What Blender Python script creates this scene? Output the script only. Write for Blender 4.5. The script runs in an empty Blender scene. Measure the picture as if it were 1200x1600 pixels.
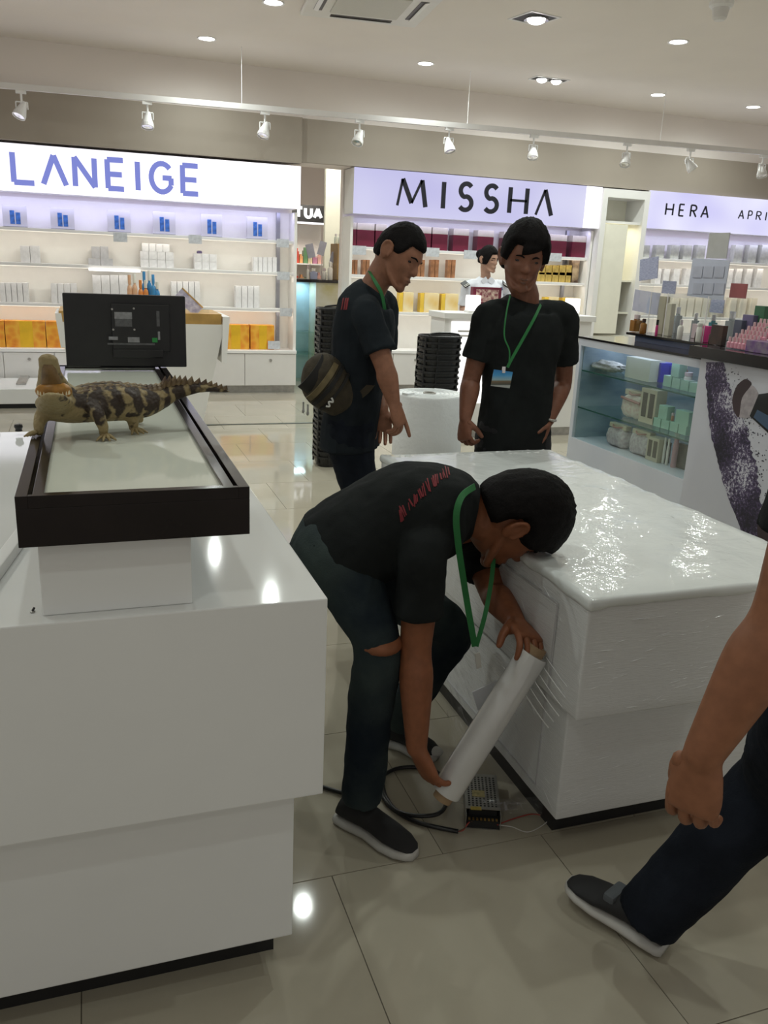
import bpy, bmesh, math, random
from mathutils import Vector, Matrix, noise
random.seed(7)
SC = bpy.context.scene
COL = SC.collection

# ---------------------------------------------------------------- camera
F = 1315.0; CX = 600.0; CY = 800.0; HC = 1.5        # focal length in pixels of the 1200x1600 frame, eye height
def _ortho():
    Y = Vector((132 - CX, 391 - CY, F)).normalized()
    X = Vector((4485 - CX, 582 - CY, F)); X = (X - Y * X.dot(Y)).normalized()
    Z = X.cross(Y)
    if Z[1] > 0: Z = -Z
    return (X, Y, Z)
RX, RY, RZ = _ortho()
cam_d = bpy.data.cameras.new('camera'); cam = bpy.data.objects.new('camera', cam_d); COL.objects.link(cam)
cam_d.sensor_fit = 'VERTICAL'; cam_d.sensor_height = 36.0; cam_d.lens = F / 1600 * 36.0
cam_d.clip_start = 0.02; cam_d.clip_end = 100
cam.matrix_world = Matrix(((RX[0], -RX[1], -RX[2], 0), (RY[0], -RY[1], -RY[2], 0), (RZ[0], -RZ[1], -RZ[2], HC), (0, 0, 0, 1)))
SC.camera = cam
def ray(px, py):
    c = Vector((px - CX, py - CY, F))
    return Vector((RX.dot(c), RY.dot(c), RZ.dot(c)))
ORG = Vector((0, 0, HC))
def aty(px, py, y): d = ray(px, py); return ORG + d * (y / d.y)      # survey helpers: a sight line met with a plane of the room
def atx(px, py, x): d = ray(px, py); return ORG + d * (x / d.x)
def atz(px, py, z): d = ray(px, py); return ORG + d * ((z - HC) / d.z)
def atd(px, py, dist): return ORG + ray(px, py) * (dist / F)
def proj(p):
    q = Vector(p) - ORG
    c = RX * q.x + RY * q.y + RZ * q.z
    return (CX + F * c.x / c.z, CY + F * c.y / c.z, c.z)

# ---------------------------------------------------------------- world, light, exposure
W = bpy.data.worlds.new('world'); SC.world = W; W.use_nodes = True
W.node_tree.nodes['Background'].inputs[0].default_value = (1.0, 0.96, 0.90, 1)
W.node_tree.nodes['Background'].inputs[1].default_value = 0.38
SC.view_settings.view_transform = 'Standard'; SC.view_settings.look = 'None'
SC.view_settings.gamma = 1.0; SC.view_settings.use_curve_mapping = False
SC.view_settings.exposure = 0.0
SC.cycles.use_denoising = True
SC.cycles.max_bounces = 8; SC.cycles.transparent_max_bounces = 16
SC.cycles.sample_clamp_indirect = 4.0
CEIL = 3.42
def area(name, loc, sx, sy, power, color=(1, 1, 1), rot=(0, 0, 0), parent=None):
    l = bpy.data.lights.new(name, 'AREA'); l.shape = 'RECTANGLE'; l.size = sx; l.size_y = sy
    l.energy = power; l.color = color
    o = bpy.data.objects.new(name, l); COL.objects.link(o); o.location = loc; o.rotation_euler = rot
    return o
DOWN_POWER = 7.0
WARM = (1.0, 0.92, 0.80); COOL = (0.62, 0.62, 1.0)

# ---------------------------------------------------------------- materials
MATS = {}
def mat(name, col, rough=0.5, metal=0.0, spec=0.5, var=0.0, scale=8.0, bump=0.0, bscale=60.0, coat=0.0, col2=None, trans=0.0, alpha=1.0, stretch=None, sheen=0.0):
    if name in MATS: return MATS[name]
    m = bpy.data.materials.new(name); m.use_nodes = True; nt = m.node_tree
    b = nt.nodes['Principled BSDF']
    b.inputs['Base Color'].default_value = (*col, 1); b.inputs['Roughness'].default_value = rough
    b.inputs['Metallic'].default_value = metal; b.inputs['Specular IOR Level'].default_value = spec
    b.inputs['Coat Weight'].default_value = coat; b.inputs['Coat Roughness'].default_value = 0.05
    b.inputs['Transmission Weight'].default_value = trans; b.inputs['Alpha'].default_value = alpha
    if sheen: b.inputs['Sheen Weight'].default_value = sheen
    tc = nt.nodes.new('ShaderNodeTexCoord'); mp = nt.nodes.new('ShaderNodeMapping')
    nt.links.new(tc.outputs['Object'], mp.inputs['Vector'])
    if stretch: mp.inputs['Scale'].default_value = stretch
    if var or col2:
        n = nt.nodes.new('ShaderNodeTexNoise'); n.inputs['Scale'].default_value = scale; n.inputs['Detail'].default_value = 4
        nt.links.new(mp.outputs[0], n.inputs['Vector'])
        r = nt.nodes.new('ShaderNodeValToRGB')
        c2 = col2 if col2 else tuple(max(0, c * (1 - var)) for c in col)
        c1 = col if col2 else tuple(min(1, c * (1 + var * 0.5)) for c in col)
        r.color_ramp.elements[0].color = (*c2, 1); r.color_ramp.elements[1].color = (*c1, 1)
        r.color_ramp.elements[0].position = 0.35; r.color_ramp.elements[1].position = 0.65
        nt.links.new(n.outputs[0], r.inputs[0]); nt.links.new(r.outputs[0], b.inputs['Base Color'])
    if bump:
        n = nt.nodes.new('ShaderNodeTexNoise'); n.inputs['Scale'].default_value = bscale; n.inputs['Detail'].default_value = 3
        nt.links.new(mp.outputs[0], n.inputs['Vector'])
        bp = nt.nodes.new('ShaderNodeBump'); bp.inputs['Strength'].default_value = bump; bp.inputs['Distance'].default_value = 0.01
        nt.links.new(n.outputs[0], bp.inputs['Height']); nt.links.new(bp.outputs[0], b.inputs['Normal'])
    MATS[name] = m
    return m
def emit(name, col, strength):
    if name in MATS: return MATS[name]
    m = bpy.data.materials.new(name); m.use_nodes = True; nt = m.node_tree
    for n in list(nt.nodes):
        if n.type == 'BSDF_PRINCIPLED': nt.nodes.remove(n)
    e = nt.nodes.new('ShaderNodeEmission'); e.inputs[0].default_value = (*col, 1); e.inputs[1].default_value = strength
    nt.links.new(e.outputs[0], nt.nodes['Material Output'].inputs[0])
    MATS[name] = m; return m
def glassy(name, col, fac=0.12, rough=0.02):
    """thin clear sheet: mostly see-through, some gloss"""
    if name in MATS: return MATS[name]
    m = bpy.data.materials.new(name); m.use_nodes = True; nt = m.node_tree
    for n in list(nt.nodes):
        if n.type == 'BSDF_PRINCIPLED': nt.nodes.remove(n)
    t = nt.nodes.new('ShaderNodeBsdfTransparent'); t.inputs[0].default_value = (*col, 1)
    g = nt.nodes.new('ShaderNodeBsdfGlossy'); g.inputs['Roughness'].default_value = rough; g.inputs[0].default_value = (1, 1, 1, 1)
    lw = nt.nodes.new('ShaderNodeLayerWeight'); lw.inputs[0].default_value = 0.5
    pw = nt.nodes.new('ShaderNodeMath'); pw.operation = 'POWER'; pw.inputs[1].default_value = 4.0; nt.links.new(lw.outputs['Facing'], pw.inputs[0])
    ad = nt.nodes.new('ShaderNodeMath'); ad.operation = 'MULTIPLY_ADD'; ad.inputs[1].default_value = 0.5; ad.inputs[2].default_value = fac * 0.5; nt.links.new(pw.outputs[0], ad.inputs[0])
    mx = nt.nodes.new('ShaderNodeMixShader')
    nt.links.new(ad.outputs[0], mx.inputs[0]); nt.links.new(t.outputs[0], mx.inputs[1]); nt.links.new(g.outputs[0], mx.inputs[2])
    nt.links.new(mx.outputs[0], nt.nodes['Material Output'].inputs[0])
    MATS[name] = m; return m

# ---------------------------------------------------------------- mesh building
def wloc(o):
    v = Vector((0, 0, 0))
    while o is not None: v = v + o.location; o = o.parent
    return v
def rot_to(d, up=Vector((0, 0, 1))):
    """matrix whose z column is d"""
    z = Vector(d).normalized(); x = up.cross(z)
    if x.length < 1e-4: x = Vector((1, 0, 0)).cross(z)
    if x.length < 1e-4: x = Vector((0, 1, 0)).cross(z)
    x.normalize(); y = z.cross(x)
    return Matrix((x, y, z)).transposed()
def catmull(pts, n):
    out = []; P = [p if isinstance(p, Vector) else Vector(p) for p in pts]; m = len(P)
    for i in range(m - 1):
        p0 = P[max(i - 1, 0)]; p1 = P[i]; p2 = P[i + 1]; p3 = P[min(i + 2, m - 1)]
        for k in range(n):
            t = k / n
            out.append(0.5 * ((2 * p1) + (p2 - p0) * t + (2 * p0 - 5 * p1 + 4 * p2 - p3) * t * t + (3 * p1 - p0 - 3 * p2 + p3) * t ** 3))
    out.append(P[-1].copy()); return out
class MB:
    def __init__(s): s.v = []; s.f = []
    def add(s, vs, fs):
        k = len(s.v); s.v += [tuple(v) for v in vs]; s.f += [tuple(i + k for i in f) for f in fs]; return s
    def box(s, x0, x1, y0, y1, z0, z1):
        vs = [(x0, y0, z0), (x1, y0, z0), (x1, y1, z0), (x0, y1, z0), (x0, y0, z1), (x1, y0, z1), (x1, y1, z1), (x0, y1, z1)]
        return s.add(vs, [(0, 3, 2, 1), (4, 5, 6, 7), (0, 1, 5, 4), (1, 2, 6, 5), (2, 3, 7, 6), (3, 0, 4, 7)])
    def obox(s, c, size, rot=None):
        c = Vector(c); hx, hy, hz = size[0] / 2, size[1] / 2, size[2] / 2
        vs = [Vector(p) for p in ((-hx, -hy, -hz), (hx, -hy, -hz), (hx, hy, -hz), (-hx, hy, -hz), (-hx, -hy, hz), (hx, -hy, hz), (hx, hy, hz), (-hx, hy, hz))]
        if rot is not None: vs = [rot @ v for v in vs]
        return s.add([c + v for v in vs], [(0, 3, 2, 1), (4, 5, 6, 7), (0, 1, 5, 4), (1, 2, 6, 5), (2, 3, 7, 6), (3, 0, 4, 7)])
    def loft(s, rings, cap=True):
        n = len(rings[0]); k = len(s.v)
        for r in rings: s.v += [tuple(p) for p in r]
        for i in range(len(rings) - 1):
            for j in range(n):
                a = k + i * n + j; b = k + i * n + (j + 1) % n
                s.f.append((a, b, b + n, a + n))
        if cap:
            s.f.append(tuple(k + j for j in reversed(range(n))))
            s.f.append(tuple(k + (len(rings) - 1) * n + j for j in range(n)))
        return s
    def tube(s, pts, r, n=8, sub=1, flat=1.0, up=Vector((0, 0, 1)), round_ends=False):
        pts = [Vector(p) for p in pts]
        rad = list(r) if isinstance(r, (list, tuple)) else [r] * len(pts)
        if sub > 1:
            P4 = catmull([Vector((p.x, p.y, p.z, q)) for p, q in zip(pts, rad)], sub)
            pts = [Vector(p[:3]) for p in P4]; rad = [p[3] for p in P4]
        if round_ends:
            for e in (0, -1):
                d = (pts[0] - pts[1]) if e == 0 else (pts[-1] - pts[-2])
                if d.length < 1e-6: continue
                d.normalize(); r0 = rad[e]; ex = [(pts[e] + d * r0 * math.sin(a), r0 * math.cos(a)) for a in (0.5, 0.95, 1.3)]
                if e == 0: pts = [p for p, _ in reversed(ex)] + pts; rad = [q for _, q in reversed(ex)] + rad
                else: pts = pts + [p for p, _ in ex]; rad = rad + [q for _, q in ex]
        rings = []; prev = None
        for i, p in enumerate(pts):
            d = pts[min(i + 1, len(pts) - 1)] - pts[max(i - 1, 0)]
            if d.length < 1e-9: d = Vector((0, 0, 1))
            d.normalize()
            if prev is None:
                x = up.cross(d)
                if x.length < 1e-3: x = Vector((1, 0, 0)).cross(d)
                if x.length < 1e-3: x = Vector((0, 1, 0)).cross(d)
            else:
                x = prev - d * prev.dot(d)
            x.normalize(); y = d.cross(x); prev = x
            rings.append([p + x * (rad[i] * math.cos(2 * math.pi * j / n)) + y * (rad[i] * flat * math.sin(2 * math.pi * j / n)) for j in range(n)])
        return s.loft(rings)
    def cyl(s, p0, p1, r0, r1=None, n=16): return s.tube([p0, p1], [r0, r0 if r1 is None else r1], n)
    def lathe(s, prof, c=(0, 0, 0), n=20, rot=None):
        c = Vector(c); rings = []; hollow = prof[0][0] > 0.0125 and prof[-1][0] > 0.0125
        if hollow: prof = list(prof) + [prof[0]]
        for r, z in prof:
            ring = [Vector((r * math.cos(2 * math.pi * j / n), r * math.sin(2 * math.pi * j / n), z)) for j in range(n)]
            rings.append([c + ((rot @ p) if rot is not None else p) for p in ring])
        return s.loft(rings, not hollow)
    def ball(s, c, r, rot=None, nu=16, nv=10):
        c = Vector(c); r = (r, r, r) if not isinstance(r, (tuple, list)) else r; rings = []
        for i in range(nv + 1):
            a = -math.pi / 2 + math.pi * (i + 0.02 if i == 0 else (i - 0.02 if i == nv else i)) / nv
            ring = [Vector((r[0] * math.cos(a) * math.cos(2 * math.pi * j / nu), r[1] * math.cos(a) * math.sin(2 * math.pi * j / nu), r[2] * math.sin(a))) for j in range(nu)]
            rings.append([c + ((rot @ p) if rot is not None else p) for p in ring])
        return s.loft(rings)
    def prism(s, poly, axis, d0, d1):
        """poly in the two other axes (order x<y<z), extruded along axis"""
        def P(a, b, d): return {0: (d, a, b), 1: (a, d, b), 2: (a, b, d)}[axis]
        n = len(poly); k = len(s.v)
        s.v += [P(a, b, d0) for a, b in poly] + [P(a, b, d1) for a, b in poly]
        s.f.append(tuple(k + i for i in range(n))); s.f.append(tuple(k + n + i for i in reversed(range(n))))
        for i in range(n): j = (i + 1) % n; s.f.append((k + i, k + n + i, k + n + j, k + j))
        return s
    def mesh(s, name='mesh', shift=Vector((0, 0, 0)), bevel=0, smooth=False):
        me = bpy.data.meshes.new(name)
        me.from_pydata([(v[0] - shift.x, v[1] - shift.y, v[2] - shift.z) for v in s.v], [], s.f)
        bm = bmesh.new(); bm.from_mesh(me)
        bmesh.ops.recalc_face_normals(bm, faces=bm.faces)
        if bevel:
            bmesh.ops.bevel(bm, geom=[e for e in bm.edges if len(e.link_faces) == 2 and e.calc_face_angle(0) > 0.6], offset=bevel, segments=2, affect='EDGES', profile=0.6)
        bm.to_mesh(me); bm.free()
        if smooth:
            me.polygons.foreach_set('use_smooth', [True] * len(me.polygons))
        me.update(); return me
    def build(s, name, m, parent=None, bevel=0, smooth=False, local=False):
        """ONE mesh object; coordinates are world unless local (then relative to the parent)"""
        if local: sh = Vector((0, 0, 0))
        elif parent is not None: sh = wloc(parent)
        else:
            xs = [v[0] for v in s.v]; ys = [v[1] for v in s.v]; zs = [v[2] for v in s.v]
            sh = Vector(((min(xs) + max(xs)) / 2, (min(ys) + max(ys)) / 2, min(zs)))
        me = s.mesh(name, sh, bevel, smooth)
        o = bpy.data.objects.new(name, me); COL.objects.link(o)
        if m is not None: me.materials.append(m)
        if parent is not None: o.parent = parent
        elif not local: o.location = sh
        return o
def put(name, me, m=None, parent=None, loc=(0, 0, 0), rotz=0.0):
    o = bpy.data.objects.new(name, me); COL.objects.link(o); o.location = loc; o.rotation_euler = (0, 0, rotz)
    if m is not None and not me.materials: me.materials.append(m)
    if parent is not None: o.parent = parent
    return o
def tag(o, label, cat, group=None, kind=None):
    o['label'] = label; o['category'] = cat
    if group: o['group'] = group
    if kind: o['kind'] = kind
    return o
def thing(name, label, cat, loc=(0, 0, 0), rotz=0.0, group=None):
    o = bpy.data.objects.new(name, None); COL.objects.link(o); o.empty_display_size = 0.05
    o.location = loc; o.rotation_euler = (0, 0, rotz)
    return tag(o, label, cat, group)
ORD = ['first', 'second', 'third', 'fourth', 'fifth', 'sixth', 'seventh', 'eighth', 'ninth', 'tenth', 'eleventh', 'twelfth', 'thirteenth', 'fourteenth', 'fifteenth', 'sixteenth', 'seventeenth', 'eighteenth', 'nineteenth', 'twentieth', 'twenty-first', 'twenty-second', 'twenty-third', 'twenty-fourth', 'twenty-fifth', 'twenty-sixth', 'twenty-seventh', 'twenty-eighth', 'twenty-ninth', 'thirtieth']
def struct(o): o['kind'] = 'structure'; return o
def dup(root, loc, label=None, rotz=None):
    def cp(o, par):
        c = o.copy(); COL.objects.link(c); c.parent = par
        for ch in list(o.children): cp(ch, c)
        return c
    r = cp(root, None); r.location = loc
    if rotz is not None: r.rotation_euler = (0, 0, rotz)
    if label: r['label'] = label
    return r
def smooth_angle(o, ang=40):
    me = o.data
    me.polygons.foreach_set('use_smooth', [True] * len(me.polygons))
    try: me.set_sharp_from_angle(angle=math.radians(ang))
    except Exception: pass
    return o

# common materials
M_white = mat('white_lacquer', (0.80, 0.81, 0.80), 0.07, spec=0.5, coat=0.0, var=0.02, scale=3)
M_white_matt = mat('white_matt', (0.82, 0.81, 0.79), 0.45, var=0.03, scale=2)
M_black = mat('black_matt', (0.012, 0.012, 0.013), 0.45, var=0.2)
M_black_gloss = mat('black_gloss', (0.010, 0.009, 0.010), 0.10, var=0.2)
M_chrome = mat('chrome', (0.75, 0.75, 0.76), 0.2, metal=1.0, var=0.05)
M_steel = mat('brushed_steel', (0.45, 0.44, 0.42), 0.38, metal=0.9, var=0.15, scale=20)
M_card_white = mat('white_card', (0.78, 0.77, 0.76), 0.55, var=0.04, scale=12)
M_acrylic = glassy('clear_acrylic', (0.97, 0.98, 0.98), 0.10)
M_tag = mat('tag_plastic', (0.60, 0.62, 0.66), 0.3, var=0.15, scale=30)
# ================================================================ the room
def tile_mat(name='floor_tile'):
    m = bpy.data.materials.new(name); m.use_nodes = True; nt = m.node_tree; b = nt.nodes['Principled BSDF']
    tc = nt.nodes.new('ShaderNodeTexCoord'); oi = nt.nodes.new('ShaderNodeObjectInfo')
    n = nt.nodes.new('ShaderNodeTexNoise'); n.inputs['Scale'].default_value = 3.0; n.inputs['Detail'].default_value = 6
    nt.links.new(tc.outputs['Object'], n.inputs['Vector'])
    mx = nt.nodes.new('ShaderNodeMath'); mx.operation = 'MULTIPLY_ADD'; mx.inputs[1].default_value = 0.35; nt.links.new(oi.outputs['Random'], mx.inputs[0]); nt.links.new(n.outputs[0], mx.inputs[2])
    r = nt.nodes.new('ShaderNodeValToRGB'); r.color_ramp.elements[0].position = 0.3; r.color_ramp.elements[1].position = 1.0
    r.color_ramp.elements[0].color = (0.385, 0.35, 0.275, 1); r.color_ramp.elements[1].color = (0.445, 0.41, 0.325, 1)
    nt.links.new(mx.outputs[0], r.inputs[0]); nt.links.new(r.outputs[0], b.inputs['Base Color'])
    b.inputs['Roughness'].default_value = 0.05; b.inputs['Specular IOR Level'].default_value = 0.5
    return m
M_tile = tile_mat()
M_grout = mat('grout', (0.16, 0.14, 0.11), 0.8, var=0.2)
M_ceil = mat('ceiling_paint', (0.84, 0.79, 0.74), 0.7, var=0.02, scale=1.5)
M_wall = mat('wall_paint', (0.88, 0.82, 0.78), 0.7, var=0.02, scale=1.5)
M_fascia = mat('fascia_paint', (0.345, 0.30, 0.25), 0.6, var=0.03, scale=1.5)

X0, X1, Y0, YB = -4.2, 9.6, -3.6, 9.66
floor = struct(MB().box(X0, X1, Y0, 16.5, -0.08, -0.002).build('floor', M_grout))
TW, TD = 0.600, 0.650
tile_me = None
cells = []
for r in range(-9, 24):
    y0 = 1.72 + r * TD
    off = 0.511 if r % 2 else 0.818
    for c in range(-9, 16):
        x0 = off + c * TW
        if x0 + TW < X0 or x0 > X1 or y0 < Y0 or y0 + TD > 16.4: continue
        seen = False
        for fx in (0.02, 0.35, 0.65, 0.98):
            for fy in (0.02, 0.5, 0.98):
                p = proj((x0 + fx * TW, y0 + fy * TD, 0))
                if p[2] > 0.2 and -30 < p[0] < 1230 and -30 < p[1] < 1640: seen = True
        cells.append((x0, y0, seen))
tb = MB().box(0.0012, TW - 0.0012, 0.0012, TD - 0.0012, -0.010, 0.0)
tile_me = tb.mesh('tile', bevel=0.0008); tile_me.materials.append(M_tile)
rest = MB(); nt_ = 0
for x0, y0, seen in cells:
    if seen and y0 < 10.2 and nt_ < 290:
        put('tile', tile_me, parent=floor, loc=Vector((x0, y0, 0)) - wloc(floor)); nt_ += 1
    else: rest.box(x0 + 0.0012, x0 + TW - 0.0012, y0 + 0.0012, y0 + TD - 0.0012, -0.010, 0.0)
ro = rest.build('tiles_beyond', M_tile, floor); ro['kind'] = 'stuff'
struct(MB().box(0.75, 3.6, 7.76, 7.80, 0.0, 0.004).build('trim_1', mat('dark_strip', (0.05, 0.07, 0.06), 0.4, var=0.2)))

struct(MB().box(X0, X1, Y0, 16.5, CEIL, CEIL + 0.12).build('ceiling', M_ceil))
OX0, OX1 = 2.27, 2.87     # opening between the two shop units
wb = MB().box(X0, OX0, 10.02, 10.12, 0, 2.52).box(OX1, X1, 10.02, 10.12, 0, 2.52).box(X0, X1, 9.70, 10.12, 2.52, CEIL)
struct(wb.build('wall_back', M_wall))
struct(MB().box(X0, OX0 + 0.005, 9.58, 9.70, 2.50, 2.955).build('trim_2', M_fascia))
struct(MB().box(OX0 + 0.007, X1, 9.63, 9.70, 2.52, 2.955).build('trim_3', M_fascia))
struct(MB().box(X0, X1, 16.5, 16.6, 0, CEIL).build('wall_far', M_wall))

# ---------------------------------------------------------------- ceiling fittings
M_lamp = emit('downlight_glow', (1.0, 0.97, 0.92), 12.0)
M_ring = mat('lamp_ring', (0.85, 0.85, 0.85), 0.3)
def add_spot(loc, power, col=(0.92, 1.0, 0.95), size=3.05, blend=1.0, rad=0.035):
    l = bpy.data.lights.new('lamp_light', 'SPOT'); l.energy = power; l.color = col; l.spot_size = size; l.spot_blend = blend; l.shadow_soft_size = rad
    o = bpy.data.objects.new('lamp_light', l); COL.objects.link(o); o.location = loc
    return o
dl_ring = MB().lathe([(0.072, 0), (0.088, 0), (0.088, -0.008), (0.072, -0.004)], n=28).mesh('ring', smooth=False); dl_ring.materials.append(M_ring)
dl_disc = MB().lathe([(0.073, -0.001), (0.073, 0.0), (0.01, 0.0)][::-1] + [(0.073, -0.003), (0.01, -0.003)], n=28).mesh('lamp'); dl_disc.materials.append(M_lamp)
def downlight(x, y, label, power=DOWN_POWER):
    t = thing('downlight', label, 'ceiling light', (x, y, CEIL), group='round recessed downlights in the ceiling')
    put('ring', dl_ring, parent=t); put('lamp', dl_disc, parent=t)
    add_spot((x, y, CEIL - 0.02), power * 18.0)
seen_dl = [((323, 60), 'round downlight in the ceiling above the leftmost shop sign'), ((665, 99), 'round downlight between the leftmost hanging wires near the ceiling edge'),
           ((1060, 65), 'round downlight on the right nearest the smoke detector'), ((1028, 148), 'round downlight close above the rightmost hanging wire'),
           ((1177, 167), 'round downlight at the right edge of the ceiling')]
for (px, py), lb in seen_dl:
    p = atz(px, py, CEIL); downlight(p.x, p.y, lb, DOWN_POWER * 0.5)
for i, (x, y) in enumerate([(-1.3, 6.75), (1.36, 5.35), (1.5, 7.35), (5.7, 3.9), (2.6, 4.6), (1.9, 2.6), (0.0, 2.3), (-1.4, 3.4), (7.2, 5.2), (2.2, 1.2), (-0.9, 0.1), (4.6, 0.6), (1.2, -1.6), (7.2, 1.8)]):  # unseen lamps; the two above the foreground counters are added to brighten them
    downlight(x, y, 'unseen round recessed downlight in the nearer shop ceiling above the picture', DOWN_POWER * (0.58 if y > 3 else 0.34 if x > 1 and y > 2 else 0.2))

def twin_light(px, py, label, rz, two):
    p = atz(px, py, CEIL); t = thing('square_downlight', label, 'ceiling light', (p.x, p.y, CEIL), rz)
    if two:
        MB().box(-0.20, 0.20, -0.095, -0.08, -0.006, 0.0).box(-0.20, 0.20, 0.08, 0.095, -0.006, 0.0).box(-0.20, -0.185, -0.08, 0.08, -0.006, 0).box(0.185, 0.20, -0.08, 0.08, -0.006, 0).build('frame', M_ring, t, local=True)
        MB().box(-0.185, 0.185, -0.08, 0.08, -0.002, 0.0).build('recess', M_black, t, local=True)
        for x in (-0.085, 0.085):
            o = MB().ball((x, 0, -0.012), (0.052, 0.052, 0.03)).build('lamp', M_lamp, t, local=True, smooth=True)
            MB().lathe([(0.055, -0.002), (0.068, -0.002), (0.068, -0.014), (0.055, -0.008)], (x, 0, 0)).build('reflector', M_chrome, o, local=True)
    else:
        MB().box(-0.15, 0.15, -0.15, -0.13, -0.006, 0.0).box(-0.15, 0.15, 0.13, 0.15, -0.006, 0.0).box(-0.15, -0.13, -0.13, 0.13, -0.006, 0).box(0.13, 0.15, -0.13, 0.13, -0.006, 0).build('frame', M_ring, t, local=True)
        MB().box(-0.13, 0.13, -0.13, 0.13, -0.002, 0.0).build('recess', M_black, t, local=True)
        o = MB().ball((0.02, 0, -0.012), (0.072, 0.072, 0.03)).build('lamp', M_lamp, t, local=True, smooth=True)
        MB().lathe([(0.075, -0.002), (0.098, -0.002), (0.098, -0.016), (0.075, -0.008)], (0.02, 0, 0)).build('reflector', M_chrome, o, local=True)
    add_spot((p.x, p.y, CEIL - 0.06), DOWN_POWER * 11)
twin_light(835, 28, 'square recessed light with one large lamp, topmost in the ceiling', 0.2, False)
twin_light(858, 124, 'rectangular recessed light with two lamps side by side', 0.0, True)

# air-conditioning cassette, smoke detector
t = thing('air_conditioner', 'white ceiling air conditioner cassette at the top of the picture', 'air conditioner', (2.17, 6.95, CEIL), math.radians(-6))
MB().box(-0.48, 0.48, -0.48, 0.48, -0.035, 0).build('panel', mat('ac_plastic', (0.80, 0.79, 0.76), 0.4, var=0.03), t, bevel=0.012, local=True)
MB().box(-0.27, 0.27, -0.27, 0.27, -0.045, -0.034).build('intake_grille', mat('ac_grille', (0.62, 0.61, 0.56), 0.5, bump=0.4, bscale=120), t, bevel=0.004, local=True)
for a in range(4):
    R = Matrix.Rotation(a * math.pi / 2, 3, 'Z')
    MB().obox(R @ Vector((0, 0.37, -0.036)), (0.5, 0.065, 0.006), R).build('air_flap', mat('ac_flap', (0.10, 0.09, 0.09), 0.5, var=0.1), t, local=True)
    MB().obox(R @ Vector((0, 0.385, -0.043)), (0.5, 0.035, 0.004), R @ Matrix.Rotation(0.25, 3, 'X')).build('louvre', M_ring, t, local=True)
p = atz(1128, 2, CEIL)
t = thing('smoke_detector', 'white round smoke detector hanging from the ceiling at top right', 'smoke detector', (p.x, p.y, CEIL))
MB().lathe([(0.02, 0), (0.085, 0), (0.085, -0.03), (0.07, -0.045), (0.02, -0.045)], n=28).build('base', M_ring, t, local=True)
MB().lathe([(0.01, -0.045), (0.06, -0.045), (0.05, -0.11), (0.035, -0.125), (0.01, -0.125)], n=24).build('chamber', M_card_white, t, local=True)

# track rail with spotlights
pA = atz(0, 133, 2.9); pB = atz(1200, 239, 2.9); dT = (pB - pA); dT.z = 0
tr0 = pA - dT * 0.25; tr1 = pB + dT * 0.1
t = thing('track_rail', 'long white lighting track hung on thin wires below the ceiling', 'light track', tr0)
ang = math.atan2(dT.y, dT.x); Rt = Matrix.Rotation(ang, 3, 'Z')
MB().obox((tr0 + tr1) / 2, ((tr1 - tr0).length, 0.045, 0.05), Rt).build('rail', mat('track_white', (0.75, 0.73, 0.72), 0.4, var=0.02), t)
for px, py in ((376, 65), (717, 107), (1003, 150)):
    q = aty(px, 170, 9.0)
    s = (q.x - tr0.x) / (tr1.x - tr0.x); w = tr0.lerp(tr1, s)
    MB().cyl((w.x, w.y, 2.92), (w.x, w.y, CEIL), 0.0035, n=6).build('wire', mat('wire_white', (0.9, 0.9, 0.9), 0.4), t)
spx = [(33, 165, .1), (222, 178, -.1), (411, 193, .05), (562, 208, .1), (709, 220, -.25), (839, 232, -.05), (970, 243, .05), (1082, 252, -.5), (1190, 262, -.15)]
places = ['far left, above the letter L', 'second from the left, above the letter N', 'third from the left, right of the blue sign letters', 'above the opening between the shop units', 'above the letter S', 'above the right end of the black letters', 'above the white wall column', 'second from the right end', 'rightmost, cut by the picture edge']
for (px, py, tilt), pl in zip(spx, places):
    h = None
    for k in range(60):      # the rail point straight above this head
        s = k / 59; w = tr0.lerp(tr1, 0.1 + 0.85 * s); q = proj((w.x, w.y, 2.78))
        if h is None or abs(q[0] - px) < h[0]: h = (abs(q[0] - px), w)
    w = h[1]
    t = thing('track_spotlight', 'white track spotlight, ' + pl, 'spotlight', (w.x, w.y, 2.875), group='spotlights on the track rail')
    MB().box(-0.045, 0.045, -0.018, 0.018, -0.03, 0.0).build('adapter', M_ring, t, local=True)
    MB().cyl((0, 0, -0.02), (0, 0, -0.12), 0.010, n=8).build('stem', M_ring, t, local=True)
    R = Matrix.Rotation(tilt * 1.6 + 0.25, 3, 'Y') @ Matrix.Rotation(-0.35, 3, 'X')
    hd = MB().lathe([(0.005, 0.06), (0.030, 0.06), (0.034, 0.02), (0.040, 0.0), (0.058, -0.055), (0.060, -0.085), (0.052, -0.085), (0.045, -0.06), (0.005, -0.05)], (0.0, 0, -0.155), 20, R)
    hd.build('head', mat('spot_white', (0.72, 0.71, 0.70), 0.35), t, local=True, smooth=False)
    MB().lathe([(0.004, -0.062), (0.045, -0.064), (0.051, -0.078), (0.036, -0.078), (0.004, -0.074)], (0, 0, -0.155), 18, R).build('lens', M_chrome, t, local=True)
    MB().tube([(-0.05, 0, -0.10), (-0.05, 0, -0.16)], 0.006, 6).tube([(0.05, 0, -0.10), (0.05, 0, -0.16)], 0.006, 6).tube([(-0.05, 0, -0.10), (0.05, 0, -0.10)], 0.006, 6).build('yoke', M_ring, t, local=True)
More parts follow.
